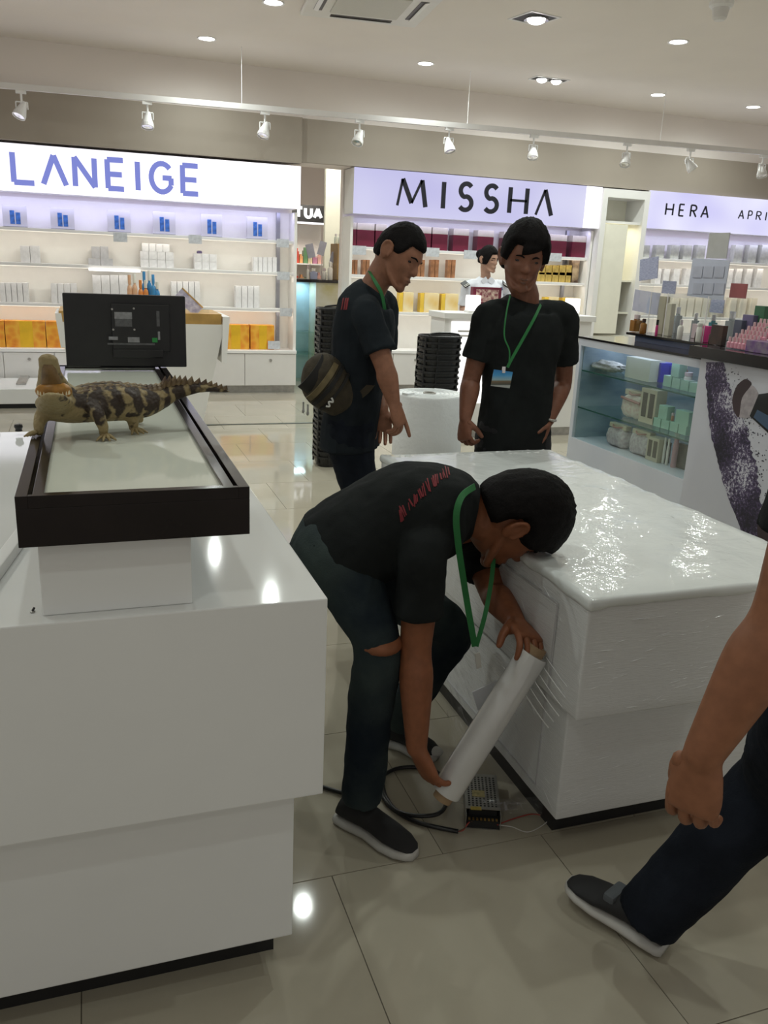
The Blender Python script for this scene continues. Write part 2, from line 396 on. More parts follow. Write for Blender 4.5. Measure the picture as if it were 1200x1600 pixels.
# ================================================================ stroke lettering
def ribbon(mb, pts, w, y0, y1):
    """flat stroke of width w along pts (x,z), from y0 to y1"""
    P = [Vector((p[0], p[1])) for p in pts]; L = []; Rr = []
    for i, p in enumerate(P):
        d = (P[min(i + 1, len(P) - 1)] - P[max(i - 1, 0)]).normalized(); nrm = Vector((-d.y, d.x))
        L.append(p + nrm * w / 2); Rr.append(p - nrm * w / 2)
    for i in range(len(P) - 1):
        a, b, c, d = L[i], L[i + 1], Rr[i + 1], Rr[i]
        vs = [(q.x, y0, q.y) for q in (a, b, c, d)] + [(q.x, y1, q.y) for q in (a, b, c, d)]
        mb.add(vs, [(0, 1, 2, 3), (7, 6, 5, 4), (0, 4, 5, 1), (1, 5, 6, 2), (2, 6, 7, 3), (3, 7, 4, 0)])
def arc(cx, cz, rx, rz, a0, a1, n=14): return [(cx + rx * math.cos(math.radians(a0 + (a1 - a0) * i / n)), cz + rz * math.sin(math.radians(a0 + (a1 - a0) * i / n))) for i in range(n + 1)]
GLY = {
    'L': [[(0, 1), (0, 0), ][::1], [(0, 0.0), (1, 0.0)]], 'V': [[(0, 0), (0.5, 1)], [(0.5, 1), (1, 0)]],
    'N': [[(0, 0), (0, 1)], [(0, 1), (1, 0)], [(1, 0), (1, 1)]], 'E': [[(0, 0), (0, 1)], [(0, 1), (1, 1)], [(0, 0.5), (0.9, 0.5)], [(0, 0), (1, 0)]],
    'I': [[(0.5, 0), (0.5, 1)]], 'G': [arc(0.52, 0.5, 0.52, 0.5, 42, 330, 22), [(0.97, 0.25), (0.97, 0.5), ], [(0.55, 0.5), (1.0, 0.5)]],
    'M': [[(0, 0), (0.16, 1)], [(0.16, 1), (0.5, 0.12)], [(0.5, 0.12), (0.84, 1)], [(0.84, 1), (1, 0)]],
    'S': [arc(0.52, 0.74, 0.42, 0.26, 35, 250, 14) + arc(0.48, 0.26, 0.46, 0.26, 80, -145, 14)],
    'H': [[(0, 0), (0, 1)], [(1, 0), (1, 1)], [(0, 0.5), (1, 0.5)]], 'A': [[(0, 0), (0.5, 1)], [(0.5, 1), (1, 0)], [(0.2, 0.33), (0.8, 0.33)]],
    'R': [[(0, 0), (0, 1)], [(0, 1), (0.5, 1)] + arc(0.5, 0.76, 0.45, 0.24, 90, -90, 10) + [(0.0, 0.52)], [(0.4, 0.52), (1, 0)]],
    'P': [[(0, 0), (0, 1)], [(0, 1), (0.5, 1)] + arc(0.5, 0.74, 0.45, 0.26, 90, -90, 10) + [(0.0, 0.48)]],
    'U': [[(0, 1), (0, 0.35)] + arc(0.5, 0.35, 0.5, 0.35, 180, 360, 12) + [(1, 1)]], 'T': [[(0, 1), (1, 1)], [(0.5, 1), (0.5, 0)]]}
def letter(ch, x0, x1, z0, z1, yf, w, m, parent, depth=0.012, thin=None):
    mb = MB()
    for k, st in enumerate(GLY[ch]):
        wk = w
        if thin and ch in 'MVAN' and k % 2 == 0: wk = w * thin
        if thin and ch in 'H' and k == 2: wk = w * thin
        ribbon(mb, [(x0 + (x1 - x0) * a, z0 + (z1 - z0) * b) for a, b in st], wk, yf - depth, yf + 0.002)
    return mb.build('letter', m, parent)

# ================================================================ back shop units
YF, YS, YP = 9.66, 9.74, 10.0      # cabinet front, shelf front, back panel
M_panel = mat('shelf_panel', (0.86, 0.84, 0.80), 0.4, var=0.02)
M_shelf = mat('shelf_board', (0.84, 0.83, 0.82), 0.35, var=0.02)
M_door = mat('cabinet_door', (0.74, 0.72, 0.70), 0.3, var=0.02)
M_post = mat('steel_post', (0.34, 0.34, 0.38), 0.35, metal=0.6, var=0.1)
M_led = emit('led_strip', (1.0, 0.93, 0.80), 1.2)
M_led_c = emit('led_strip_cool', (0.72, 0.70, 1.0), 5.0)
def Z(px, py, y=YS): return aty(px, py, y).z
def Xp(px, py, y): return aty(px, py, y).x

def shop_unit(name, label, x0, x1, shelves, ctop, seams, light, posts, knobs=True, cool=True):
    t = thing(name, label, 'shelf unit', ((x0 + x1) / 2, YF + 0.15, 0))
    MB().box(x0, x1, YP - 0.01, YP + 0.015, ctop, 2.0).build('back_panel', M_panel, t)
    MB().box(x0, x0 + 0.03, YS - 0.04, YP - 0.01, ctop, 2.0).build('side_panel', M_panel, t)
    MB().box(x1 - 0.03, x1, YS - 0.04, YP - 0.01, ctop, 2.0).build('side_panel', M_panel, t)
    for i, z in enumerate(shelves):
        o = MB().box(x0 + 0.03, x1 - 0.03, YS, YP - 0.01, z - 0.03, z).build('shelf', M_shelf, t, bevel=0.003)
        MB().box(x0 + 0.05, x1 - 0.05, YS + 0.012, YS + 0.03, z - 0.036, z - 0.031).build('led_strip', M_led, o)
        area('shelf_light', ((x0 + x1) / 2, YS + 0.015, z - 0.040), x1 - x0 - 0.1, 0.03, light * (x1 - x0), WARM, rot=(0.55, 0, 0))
    area('shelf_light', ((x0 + x1) / 2, YS + 0.0, 1.995), x1 - x0 - 0.1, 0.05, light * 1.9 * (x1 - x0), COOL, rot=(0.5, 0, 0))
    MB().box(x0, x1, YF - 0.01, YP, ctop - 0.035, ctop).build('counter_board', M_shelf, t, bevel=0.003)
    MB().box(x0, x1, YF + 0.02, YP, 0.085, ctop - 0.035).build('cabinet_body', M_door, t)
    MB().box(x0 + 0.01, x1 - 0.01, YF + 0.05, YP, 0.0, 0.085).build('plinth', M_steel, t)
    for i in range(len(seams) - 1):
        d = MB().box(seams[i] + 0.003, seams[i + 1] - 0.003, YF, YF + 0.019, 0.09, ctop - 0.04).build('door', M_door, t, bevel=0.002)
        if knobs:
            xk = (seams[i] + seams[i + 1]) / 2
            MB().cyl((xk, YF - 0.012, ctop - 0.11), (xk, YF, ctop - 0.11), 0.016, n=12).build('knob', M_steel, d)
    for x in posts:
        MB().box(x - 0.02, x + 0.02, YP - 0.05, YP - 0.01, ctop, 2.0).build('upright', M_post, t)
    return t
zc1 = Z(455, 548, YF); LZ = [Z(445, 376), Z(445, 426), Z(445, 483)]
shop_unit('shelf_unit', 'long white wall shelf unit under the white lit sign with blue letters', -3.2, OX0 - 0.01, LZ, zc1,
          [-2.66, -2.1, -1.6, -1.10, -0.86, -0.36, 0.145, 0.65, 1.155, 1.66, OX0 - 0.015], 1.0, [2.10, -2.0])
MZ = [Z(700, 392), Z(640, 432), Z(640, 488)]; zc2 = Z(640, 548, YF)
xm1 = Xp(937, 300, YF)
shop_unit('shelf_unit', 'white wall shelf unit under the lilac sign with black letters', OX1 + 0.01, xm1, MZ, zc2,
          [OX1 + 0.015, 3.45, 4.03, 4.61, 5.19, 5.75, xm1 - 0.005], 0.72, [5.85])
xh0 = Xp(1010, 300, YF)
HZ = [Z(1040, 404), Z(1040, 444), Z(1100, 496)]
shop_unit('shelf_unit', 'white wall shelf unit under the sign at the right edge', xh0 + 0.02, X1 - 0.02, HZ, zc2, [xh0 + 0.03, 7.3, 7.9, 8.5, 9.1, 9.57], 0.8, [], knobs=False)

# signs
def sign(name, label, x0, x1, z0, z1, m, yf=9.60):
    t = thing(name, label, 'sign', ((x0 + x1) / 2, yf, z0))
    MB().box(x0, x1, yf, yf + 0.02, z0, z1).build('lightbox_face', m, t)
    MB().box(x0, x1, yf + 0.021, YP - 0.02, z0 + 0.005, z1).build('lightbox_body', M_white_matt, t)
    return t
def sign_mat(name, c0, c1, s0, s1, scale):
    m = bpy.data.materials.new(name); m.use_nodes = True; nt = m.node_tree
    for n in list(nt.nodes):
        if n.type == 'BSDF_PRINCIPLED': nt.nodes.remove(n)
    e = nt.nodes.new('ShaderNodeEmission'); tc = nt.nodes.new('ShaderNodeTexCoord'); n = nt.nodes.new('ShaderNodeTexNoise'); n.inputs['Scale'].default_value = scale; n.inputs['Detail'].default_value = 1
    nt.links.new(tc.outputs['Object'], n.inputs['Vector'])
    r = nt.nodes.new('ShaderNodeValToRGB'); r.color_ramp.elements[0].color = (*[c * s0 for c in c0], 1); r.color_ramp.elements[1].color = (*[c * s1 for c in c1], 1)
    r.color_ramp.elements[0].position = 0.3; r.color_ramp.elements[1].position = 0.7
    nt.links.new(n.outputs[0], r.inputs[0]); nt.links.new(r.outputs[0], e.inputs[0]); nt.links.new(e.outputs[0], nt.nodes['Material Output'].inputs[0])
    return m
M_sign1 = sign_mat('sign_face_white', (0.93, 0.90, 1.0), (1, 0.98, 1.0), 1.25, 1.5, 0.8)
M_sign2 = sign_mat('sign_face_lilac', (0.62, 0.60, 0.95), (0.78, 0.78, 0.98), 0.85, 0.95, 0.9)
M_sign3 = sign_mat('sign_face_pale', (0.66, 0.64, 1.0), (0.92, 0.92, 1.0), 0.95, 1.05, 1.2)
M_let_blue = emit('letter_blue', (0.26, 0.30, 0.78), 0.85)
M_let_black = mat('letter_black', (0.010, 0.010, 0.018), 0.35)
YSG = 9.60
z0, z1 = aty(235, 312, YSG).z, aty(235, 241, YSG).z
t = sign('shop_sign', 'white lit shop sign reading LANEIGE in blue letters', -3.2, OX0 - 0.0, z0, z1, M_sign1)
zb, zt = aty(165, 294, YSG).z, aty(165, 249, YSG).z
for ch, a, b in (('L', 21, 53), ('V', 67, 103), ('N', 117, 148), ('E', 168, 193), ('I', 212, 218), ('G', 236, 268), ('E', 285, 309)):
    letter(ch, Xp(a, 270, YSG), Xp(b, 275, YSG), zb, zt, YSG, 0.052, M_let_blue, t)
z0, z1 = aty(740, 345, YSG).z, aty(740, 276, YSG).z
t = sign('shop_sign', 'lilac lit shop sign reading MISSHA in black letters', OX1 + 0.01, Xp(914, 320, YSG), z0, z1, M_sign2)
zb, zt = aty(740, 329, YSG).z, aty(740, 288, YSG).z
for ch, a, b in (('M', 621, 665), ('I', 688, 697), ('S', 717, 738), ('S', 757, 778), ('H', 797, 823), ('V', 839, 863)):
    letter(ch, Xp(a, 305, YSG), Xp(b, 310, YSG), zb, zt, YSG, 0.052, M_let_black, t, thin=0.55)
t = sign('light_box', 'bright white blank light box at the end of the lilac sign', Xp(915, 320, YSG), xm1, z0, z1, emit('lightbox_white', (0.95, 0.93, 1.0), 1.5))
t['category'] = 'light box'
z0, z1 = aty(1100, 362, YSG).z, aty(1100, 304, YSG).z
t = sign('shop_sign', 'pale lilac lit sign reading HERA and APRI at the right edge', xh0 + 0.02, X1 - 0.02, z0, z1, M_sign3)
zb, zt = aty(1073, 338, YSG).z, aty(1073, 320, YSG).z
for ch, a, b in (('H', 1040, 1051), ('E', 1061, 1068), ('R', 1079, 1088), ('A', 1096, 1107)):
    letter(ch, Xp(a, 330, YSG), Xp(b, 330, YSG), zb, zt, YSG, 0.02, M_let_black, t, depth=0.008)
zb, zt = aty(1176, 343, YSG).z, aty(1176, 330, YSG).z
for ch, a, b in (('A', 1154, 1162), ('P', 1169, 1175), ('R', 1182, 1189), ('I', 1194, 1200)):
    letter(ch, Xp(a, 336, YSG), Xp(b, 336, YSG), zb, zt, YSG, 0.014, M_let_black, t, depth=0.008)

# the white column cabinet between two units
xa, xb = xm1 + 0.01, xh0 + 0.01
t = thing('display_niche', 'tall white lit niche cabinet between the lilac sign and the right sign', 'cabinet', ((xa + xb) / 2, 9.8, 0))
M_niche = mat('niche_cream', (0.84, 0.82, 0.70), 0.4, var=0.03)
MB().box(xa, xa + 0.07, 9.58, YP, 0, 2.50).build('side_panel', M_white_matt, t)
MB().box(xb - 0.07, xb, 9.58, YP, 0, 2.50).build('side_panel', M_white_matt, t)
MB().box(xa + 0.07, xb - 0.07, 9.58, YP, 2.40, 2.50).build('top_panel', M_white_matt, t)
MB().box(xa + 0.07, xb - 0.07, 9.62, YP, 2.10, 2.13).build('shelf', M_white_matt, t)
MB().box(xa + 0.07, xb - 0.07, YP - 0.03, YP, 0, 2.40).build('back_panel', M_niche, t)
for z in (1.42, 1.02, 0.72): MB().box(xa + 0.07, xb - 0.07, 9.66, YP - 0.03, z - 0.02, z).build('shelf', M_niche, t)
MB().box(xa + 0.075, xb - 0.26, 9.60, 9.615, 0.75, 2.09).build('door', M_niche, t)
area('niche_light', ((xa + xb) / 2, 9.8, 2.08), 0.35, 0.15, 1.6, (1.0, 0.94, 0.66))

# ================================================================ goods on the shelves
def colour_mat(name, c, **k): return mat(name, c, k.get('rough', 0.45), var=k.get('var', 0.05), scale=14, metal=k.get('metal', 0))
BOXM = {}
def goods(name, label, group, px0, px1, pyb, pyt, ybase, depth, m, cat='box', y=None, z=None):
    """one carton whose front stands at distance y, seen between these columns and rows"""
    yy = y if y is not None else YS + 0.06
    pm = (px0 + px1) / 2
    a = aty(px0, (pyb + pyt) / 2, yy); b = aty(px1, (pyb + pyt) / 2, yy)
    zt = aty(pm, pyt, yy).z; zb = z if z is not None else aty(pm, pyb, yy).z
    h = max(zt - zb, 0.012)
    o = MB().box(a.x + 0.001, b.x - 0.001, yy, yy + depth, zb + 0.0006, zb + h).build(name, m, bevel=0.0015)
    return tag(o, label, cat, group)
M_ctn = mat('white_carton', (0.80, 0.79, 0.80), 0.45, var=0.08, scale=25)
M_ctn_g = mat('grey_carton', (0.56, 0.55, 0.57), 0.5, var=0.1, scale=25)
M_blue_print = mat('blue_print', (0.05, 0.16, 0.46), 0.35, var=0.45, scale=25)
# acrylic photo cards on the top shelf
CARDS = [(4, 42, 321, 'first photo card from the left on the top shelf, two blue bottles printed'), (79, 116, 325, 'second photo card from the left on the top shelf, two blue bottles printed'),
         (168, 204, 329, 'third photo card from the left on the top shelf, two blue bottles printed'), (239, 274, 331, 'fourth photo card from the left on the top shelf, two blue bottles printed'),
         (314, 347, 335, 'fifth photo card from the left on the top shelf, two blue bottles printed'), (386, 418, 339, 'sixth photo card, nearest the steel upright, two blue bottles printed')]
M_photo = mat('photo_card', (0.60, 0.59, 0.62), 0.25, var=0.05)
for a, b, tp, lb in CARDS:
    yy = YS + 0.08; A = aty(a, tp + 18, yy); B = aty(b, tp + 18, yy); zt = aty((a + b) / 2, tp, yy).z; zb = LZ[0] + 0.0005
    t = thing('photo_card', lb, 'photo card', ((A.x + B.x) / 2, yy, zb), group='photo cards of blue bottles on the top shelf')
    MB().box(A.x, B.x, yy, yy + 0.015, zb, zt).build('card', M_photo, t)
    MB().box(A.x, B.x, yy, yy + 0.08, zb, zb + 0.006).build('foot', M_photo, t)
    w = B.x - A.x; h = zt - zb
    for k, (fx, fh) in enumerate(((0.30, 0.70), (0.54, 0.60))):
        xx = A.x + w * fx
        MB().box(xx, xx + w * 0.19, yy - 0.002, yy, zb + h * 0.14, zb + h * (0.14 + fh * 0.9)).build('printed_bottle', M_blue_print, t)
for k, (px, py) in enumerate(((188, 371), (305, 374), (442, 380), (443, 431), (447, 488), (428, 539))):
    p = aty(px, py, YS - 0.012); sz = 0.075
    tag(MB().obox(p, (0.14, 0.006, 0.09)).build('price_tag', M_tag), ['grey price tag under the third photo card', 'grey price tag below the fifth photo card', 'grey price tag on the top shelf beside the upright', 'grey price tag on the second shelf beside the upright', 'grey price tag on the third shelf beside the upright', 'grey price tag by the orange boxes beside the upright'][k], 'price tag', 'price tags on the left shelf unit')
# second shelf: white cartons
def row(n, px0, px1, pyb, pyt, lb, gp, m=M_ctn, depth=0.12, z=None, name='carton', y=None):
    for i in range(n):
        goods(name, lb + ', ' + ORD[i] + ' from the left', gp, px0 + (px1 - px0) * i / n, px0 + (px1 - px0) * (i + 1) / n - 0.4, pyb, pyt, None, depth, m, z=z, y=y)
z2 = LZ[1]; z3 = LZ[2]
row(2, 32, 63, 416, 384, 'tall white carton of a pair on the second shelf', 'pair of tall cartons', z=z2)
row(2, 138, 177, 418, 404, 'lower grey-white carton in the pile above the lamp strip', 'pile of grey-white cartons', M_ctn_g, z=z2)
row(2, 143, 170, 404, 385, 'upper grey-white carton in the pile above the lamp strip', 'pile of grey-white cartons upper', M_ctn_g, z=Z(157, 404, YS + .06))
def pile(cols, px0, px1, rows, lb, gp, zb, rowh, m=M_ctn, inset=3):
    z = zb
    for r in range(rows):
        i = inset if r == rows - 1 and rows > 2 else 0
        a = aty(px0 + i, 410, YS + 0.06).x; b = aty(px1 - i * 2, 410, YS + 0.06).x
        for c in range(cols):
            x0 = a + (b - a) * c / cols; x1 = a + (b - a) * (c + 1) / cols - 0.003
            o = MB().box(x0, x1, YS + 0.06, YS + 0.2, z + 0.0006, z + rowh).build('carton', m, bevel=0.0015)
            tag(o, lb[r] + ', ' + ORD[c] + ' from the left', 'box', gp + ' row %s' % ('bottom', 'middle', 'top')[r])
        z += rowh + 0.0006
pile(4, 220, 272, 3, ['small carton in bottom row of the three-row pile', 'small carton in middle row of the three-row pile', 'small carton in top row of the three-row pile'], 'three-row carton pile', z2, 0.082)
pile(3, 304, 339, 2, ['small carton in bottom row of the two-row pile', 'small carton in upper row of the two-row pile'], 'two-row carton pile', z2, 0.082)
row(5, 396, 433, 424, 402, 'narrow white carton by the upright on the second shelf', 'narrow cartons second shelf', z=z2)
tag(MB().lathe([(0.01, 0), (0.03, 0), (0.03, 0.02), (0.02, 0.03), (0.01, 0.03)], (Xp(312, 397, YS + .1), YS + 0.12, z2 + 0.1660), 14).build('jar', mat('dark_jar', (0.10, 0.08, 0.16), 0.3, var=.1)), 'small dark jar on top of the two-row carton pile', 'jar')
row(5, 0, 45, 472, 442, 'white carton at the left edge of the third shelf', 'third shelf cartons left edge', z=z3)
row(4, 80, 121, 473, 443, 'white carton on the third shelf left of the monitor', 'third shelf cartons left of monitor', z=z3)
row(4, 145, 200, 470, 430, 'tall pale carton on the third shelf above the monitor', 'cartons behind monitor', M_ctn, z=z3)
row(5, 268, 313, 475, 440, 'white carton on the third shelf behind the leaflet stand', 'third shelf cartons behind leaflet', z=z3)
row(4, 368, 406, 478, 447, 'white carton on the third shelf nearest the upright', 'third shelf cartons near upright', z=z3)
# bright under-lit strip on the second shelf
tag(MB().box(Xp(139, 424, YS), Xp(219, 424, YS), YS - 0.02, YS + 0.02, z2 - 0.055, z2 - 0.031).build('shelf_lamp', emit('shelf_lamp_glow', (1, 0.97, 0.9), 3.0)), 'bright white lamp strip under the middle of the second shelf', 'lamp strip')
# orange patterned boxes
def pattern_mat(name, a, b, c, scale=9):
    m = bpy.data.materials.new(name); m.use_nodes = True; nt = m.node_tree; bs = nt.nodes['Principled BSDF']
    tc = nt.nodes.new('ShaderNodeTexCoord'); v = nt.nodes.new('ShaderNodeTexVoronoi'); v.inputs['Scale'].default_value = scale
    nt.links.new(tc.outputs['Object'], v.inputs['Vector'])
    r = nt.nodes.new('ShaderNodeValToRGB'); r.color_ramp.elements[0].color = (*a, 1); r.color_ramp.elements[1].color = (*b, 1)
    e = r.color_ramp.elements.new(0.45); e.color = (*c, 1); r.color_ramp.elements[1].position = 0.45; r.color_ramp.elements[2].position = 0.75
    nt.links.new(v.outputs['Distance'], r.inputs[0]); nt.links.new(r.outputs[0], bs.inputs['Base Color']); bs.inputs['Roughness'].default_value = 0.4
    MATS[name] = m; return m
M_or1 = pattern_mat('orange_flowers', (0.70, 0.20, 0.02), (0.85, 0.45, 0.05), (0.80, 0.33, 0.03), 14)
M_or2 = mat('yellow_panel', (0.80, 0.48, 0.02), 0.4, var=0.1)
def orange_box(a, b, lb):
    yy = YF + 0.10; A = aty(a, 525, yy).x; B = aty(b, 525, yy).x; zt = zc1 + 0.275
    t = thing('gift_box', lb, 'box', ((A + B) / 2, yy, zc1), group='orange flowered boxes')
    MB().box(A + .004, B - .004, yy, yy + 0.15, zc1 + .0006, zt).build('carton', M_or1, t, bevel=0.002)
    w = B - A
    MB().box(A + w * 0.36, A + w * 0.68, yy - 0.002, yy, zc1 + 0.002, zt - 0.002).build('front_label', M_or2, t)
orange_box(-56, 8, 'orange flowered box cut by the left picture edge'); orange_box(8, 72, 'orange flowered box left of the crocodile head'); orange_box(72, 140, 'orange flowered box half hidden by the monitor')
orange_box(345, 390, 'orange flowered box right of the white stand'); orange_box(391, 429, 'orange flowered box nearest the upright')

# right unit: maroon boxes
M_mar = mat('maroon_card', (0.15, 0.013, 0.035), 0.35, var=0.1, scale=10)
M_mlid = mat('champagne_lid', (0.55, 0.50, 0.42), 0.35, var=0.1, scale=10)
MAR = [(540, 557, 'maroon box with champagne top, first on the left of its shelf'), (558, 585, 'maroon box with champagne top left of the profile head'), (587, 604, 'maroon box with champagne top touching the pointing man\'s hair'),
       (651, 674, 'maroon box with champagne top right of the pointing man\'s head'), (676, 700, 'maroon box with champagne top, second to the right of the pointing man'), (709, 733, 'maroon box with champagne top left above the uniformed woman'),
       (747, 772, 'maroon box with champagne top right above the uniformed woman'), (788, 812, 'maroon box with champagne top behind the lanyard man\'s head'), (861, 887, 'maroon box with champagne top right of the lanyard man'), (896, 919, 'maroon box with champagne top, last on the right')]
for a, b, lb in MAR:
    yy = YS + 0.05; A = aty(a, 365, yy).x; B = aty(b, 365, yy).x; z = MZ[0]
    if A < OX1 + 0.05: A = OX1 + 0.05
    B = min(B, xm1 - 0.035)
    t = thing('gift_box', lb, 'box', ((A + B) / 2, yy, z), group='maroon boxes on the top shelf')
    MB().box(A, B, yy, yy + 0.14, z + .0006, z + 0.185).build('body', M_mar, t, bevel=0.002)
    MB().box(A, B, yy, yy + 0.14, z + 0.186, z + 0.26).build('lid', M_mlid, t, bevel=0.002)
M_brz = mat('bronze_card', (0.42, 0.20, 0.10), 0.3, metal=0.3, var=0.3, scale=20)
for k, (a, b) in enumerate(((549, 559), (566, 578), (651, 664), (673, 686), (699, 712))):
    c = (a + b) / 2; w = (b - a) / 2
    for q in (0, 1):
        goods('carton', ['slim bronze carton in the pair at the left end of its shelf', 'slim bronze carton in the pair behind the pointing man\'s neck', 'slim bronze carton in the pair right of the pointing man\'s chin', 'slim bronze carton in the middle pair right of the pointing man', 'slim bronze carton in the pair nearest the uniformed woman'][k].replace('slim', ('left slim', 'right slim')[q]), 'bronze pair %s' % 'abcde'[k], a + w * q + .3, a + w * (q + 1) - .3, 430, 406, None, 0.08, M_brz, z=MZ[1])
M_gold = mat('gold_carton', (0.62, 0.44, 0.12), 0.3, metal=0.3, var=0.25, scale=20)
for r in range(2):
    for c in range(5):
        a = 842 + c * 10.6; z = MZ[1] + r * 0.085
        goods('carton', 'small gold carton in the %s row beside the lanyard man\'s ear, %s from the left' % (('lower', 'upper')[r], ORD[c]), 'gold cartons %s row' % ('lower', 'upper')[r], a, a + 9.6, 436, 425.5 - r * 11, None, 0.08, M_gold, z=z)
t0 = goods('carton', 'tall dark brown carton with cream label at the right end of the gold cartons', None, 893, 905, 436, 405, None, 0.08, mat('brown_carton', (0.05, 0.02, 0.012), 0.4, col2=(0.45, 0.33, 0.2), scale=9), z=MZ[1])
M_cream = pattern_mat('cream_yellow_box', (0.75, 0.50, 0.14), (0.80, 0.68, 0.42), (0.78, 0.60, 0.30), 8)
M_yel = mat('yellow_side', (0.78, 0.52, 0.06), 0.4, var=0.1)
for k, (a, b) in enumerate(((624, 646), (657, 686), (690, 716), (852, 873), (879, 905))):
    yy = YS + 0.07; A = aty(a, 470, yy).x; B = aty(b, 470, yy).x; z = MZ[2]
    t = thing('gift_box', ['cream and yellow box, left one of the three beside the pointing man', 'cream and yellow box, middle one of the three on the third shelf', 'cream and yellow box just left of the uniformed woman', 'cream and yellow box behind the lanyard man\'s shoulder', 'cream and yellow box at the right end of the third shelf'][k], 'box', ((A + B) / 2, yy, z), group='cream and yellow boxes')
    MB().box(A + 0.05, B, yy, yy + 0.1, z + .0006, z + 0.23).build('front', M_cream, t, bevel=0.002)
    MB().box(A, A + 0.049, yy + 0.004, yy + 0.1, z + .0006, z + 0.225).build('spine', M_yel, t, bevel=0.002)
for k, (px, py) in enumerate(((561, 391), (676, 394), (735, 398), (868, 402))):
    p = aty(px, py, YS - 0.012)
    tag(MB().obox(p, (0.17, 0.006, 0.10)).build('price_tag', M_tag), ['pale price tag left of the pointing man on the maroon shelf', 'pale price tag right of the pointing man on the maroon shelf', 'pale price tag left of the uniformed woman\'s head', 'pale price tag right of the lanyard man on the maroon shelf'][k], 'price tag', 'price tags on the middle unit')
# far right unit: small boxes
M_sage = mat('sage_box', (0.50, 0.51, 0.42), 0.4, var=0.15, scale=20)
for i, a in enumerate((1002, 1025, 1048, 1068, 1089, 1148, 1170, 1190)):
    goods('carton', 'sage green carton on the top shelf of the right unit, %s from the left' % ORD[i], 'sage cartons right unit', a, a + 13, 404, 383, None, 0.09, M_sage, z=HZ[0])
for i, a in enumerate((1024, 1037, 1053, 1071, 1136, 1150, 1166, 1182)):
    goods('carton', 'white printed carton on the second shelf of the right unit, %s from the left' % ORD[i], 'white cartons right unit', a, a + 9, 444, 420, None, 0.09, M_ctn, z=HZ[1])
for i, a in enumerate((1050, 1062, 1074, 1086, 1098, 1112, 1140, 1156, 1172)):
    goods('carton', 'cream carton on the third shelf of the right unit, %s from the left' % ORD[i], 'cream cartons right unit', a, a + 10, 494, 466, None, 0.09, mat('cream_card', (0.75, 0.70, 0.58), 0.45, var=0.1), z=HZ[2])
# ================================================================ seen through the opening: the neighbouring shop
YO = 13.0
p0 = aty(471, 346, YO); p1 = aty(506, 322, YO)
t = thing('shop_sign', 'black shop sign with white letters UA seen through the opening', 'sign', (p0.x, YO, p0.z))
MB().box(p0.x - 0.5, p1.x + 0.05, YO, YO + 0.06, p0.z, p1.z).build('board', M_black, t)
M_wl = emit('white_letters', (1, 1, 1), 1.3)
zb, zt = aty(490, 340, YO).z, aty(490, 326, YO).z
for ch, a, b in (('T', 461, 472), ('U', 477, 486.5), ('A', 491, 502)): letter(ch, Xp(a, 333, YO), Xp(b, 333, YO), zb, zt, YO, 0.045, M_wl, t)
MB().box(p0.x - 0.5, p1.x + 0.02, YO + 0.005, YO + 0.05, p0.z - 0.03, p0.z - 0.004).build('light_edge', emit('edge_glow', (0.95, 0.95, 1), 1.6), t)
pa, pb = aty(508, 350, 12.2), aty(545, 350, 12.2)
struct(MB().box(pa.x, pb.x, 12.2, 12.28, 0, CEIL).build('wall_pillar', mat('pillar_paint', (0.62, 0.63, 0.52), 0.5, var=0.03)))
t = thing('market_shelf', 'shelf of small colourful goods below the black sign', 'shelf', (p0.x + 0.1, YO + 0.15, 0))
xs0, xs1 = p0.x - 0.5, p1.x + 0.04
MB().box(xs0, xs1, YO + 0.3, YO + 0.34, 0.3, p0.z - 0.04).build('back_panel', M_panel, t)
for z in (0.75, 1.1, 1.45): MB().box(xs0, xs1, YO + 0.04, YO + 0.3, z - 0.02, z).build('shelf', M_shelf, t)
MB().box(xs0, xs1, YO + 0.02, YO + 0.34, 0, 0.3).build('base', M_door, t)
area('neighbour_light', ((xs0 + xs1) / 2, YO - 0.3, 2.5), 0.8, 0.3, 14, WARM, rot=(0.5, 0, 0))
area('neighbour_ceiling_light', (3.2, 11.5, CEIL - 0.02), 1.2, 1.2, 80, (1, 0.95, 0.88))
cols = [(0.55, 0.08, 0.05), (0.7, 0.35, 0.15), (0.12, 0.25, 0.12), (0.65, 0.55, 0.35), (0.45, 0.2, 0.3), (0.7, 0.4, 0.35)]
k = 0
for z in (1.45, 1.1, 0.75):
    x = xs0 + 0.05; nn = 0
    while x < xs1 - 0.08:
        w = random.uniform(0.045, 0.07); h = random.uniform(0.10, 0.24); c = cols[k % 6]
        o = MB().box(x, x + w, YO + 0.08, YO + 0.2, z + .0006, z + h * 0.8).box(x + w * .25, x + w * .75, YO + .1, YO + .18, z + h * 0.8, z + h).build('packet', mat('packet_%d' % (k % 6), c, 0.4, var=0.2), bevel=0.002)
        tag(o, 'small coloured packet on the neighbouring shop\'s %s shelf, %s from the left' % ({1.45: 'upper', 1.1: 'middle', 0.75: 'lower'}[z], ORD[nn]), 'packet', 'packets on the neighbouring %s shelf' % {1.45: 'upper', 1.1: 'middle', 0.75: 'lower'}[z])
        x += w + 0.012; k += 1; nn += 1
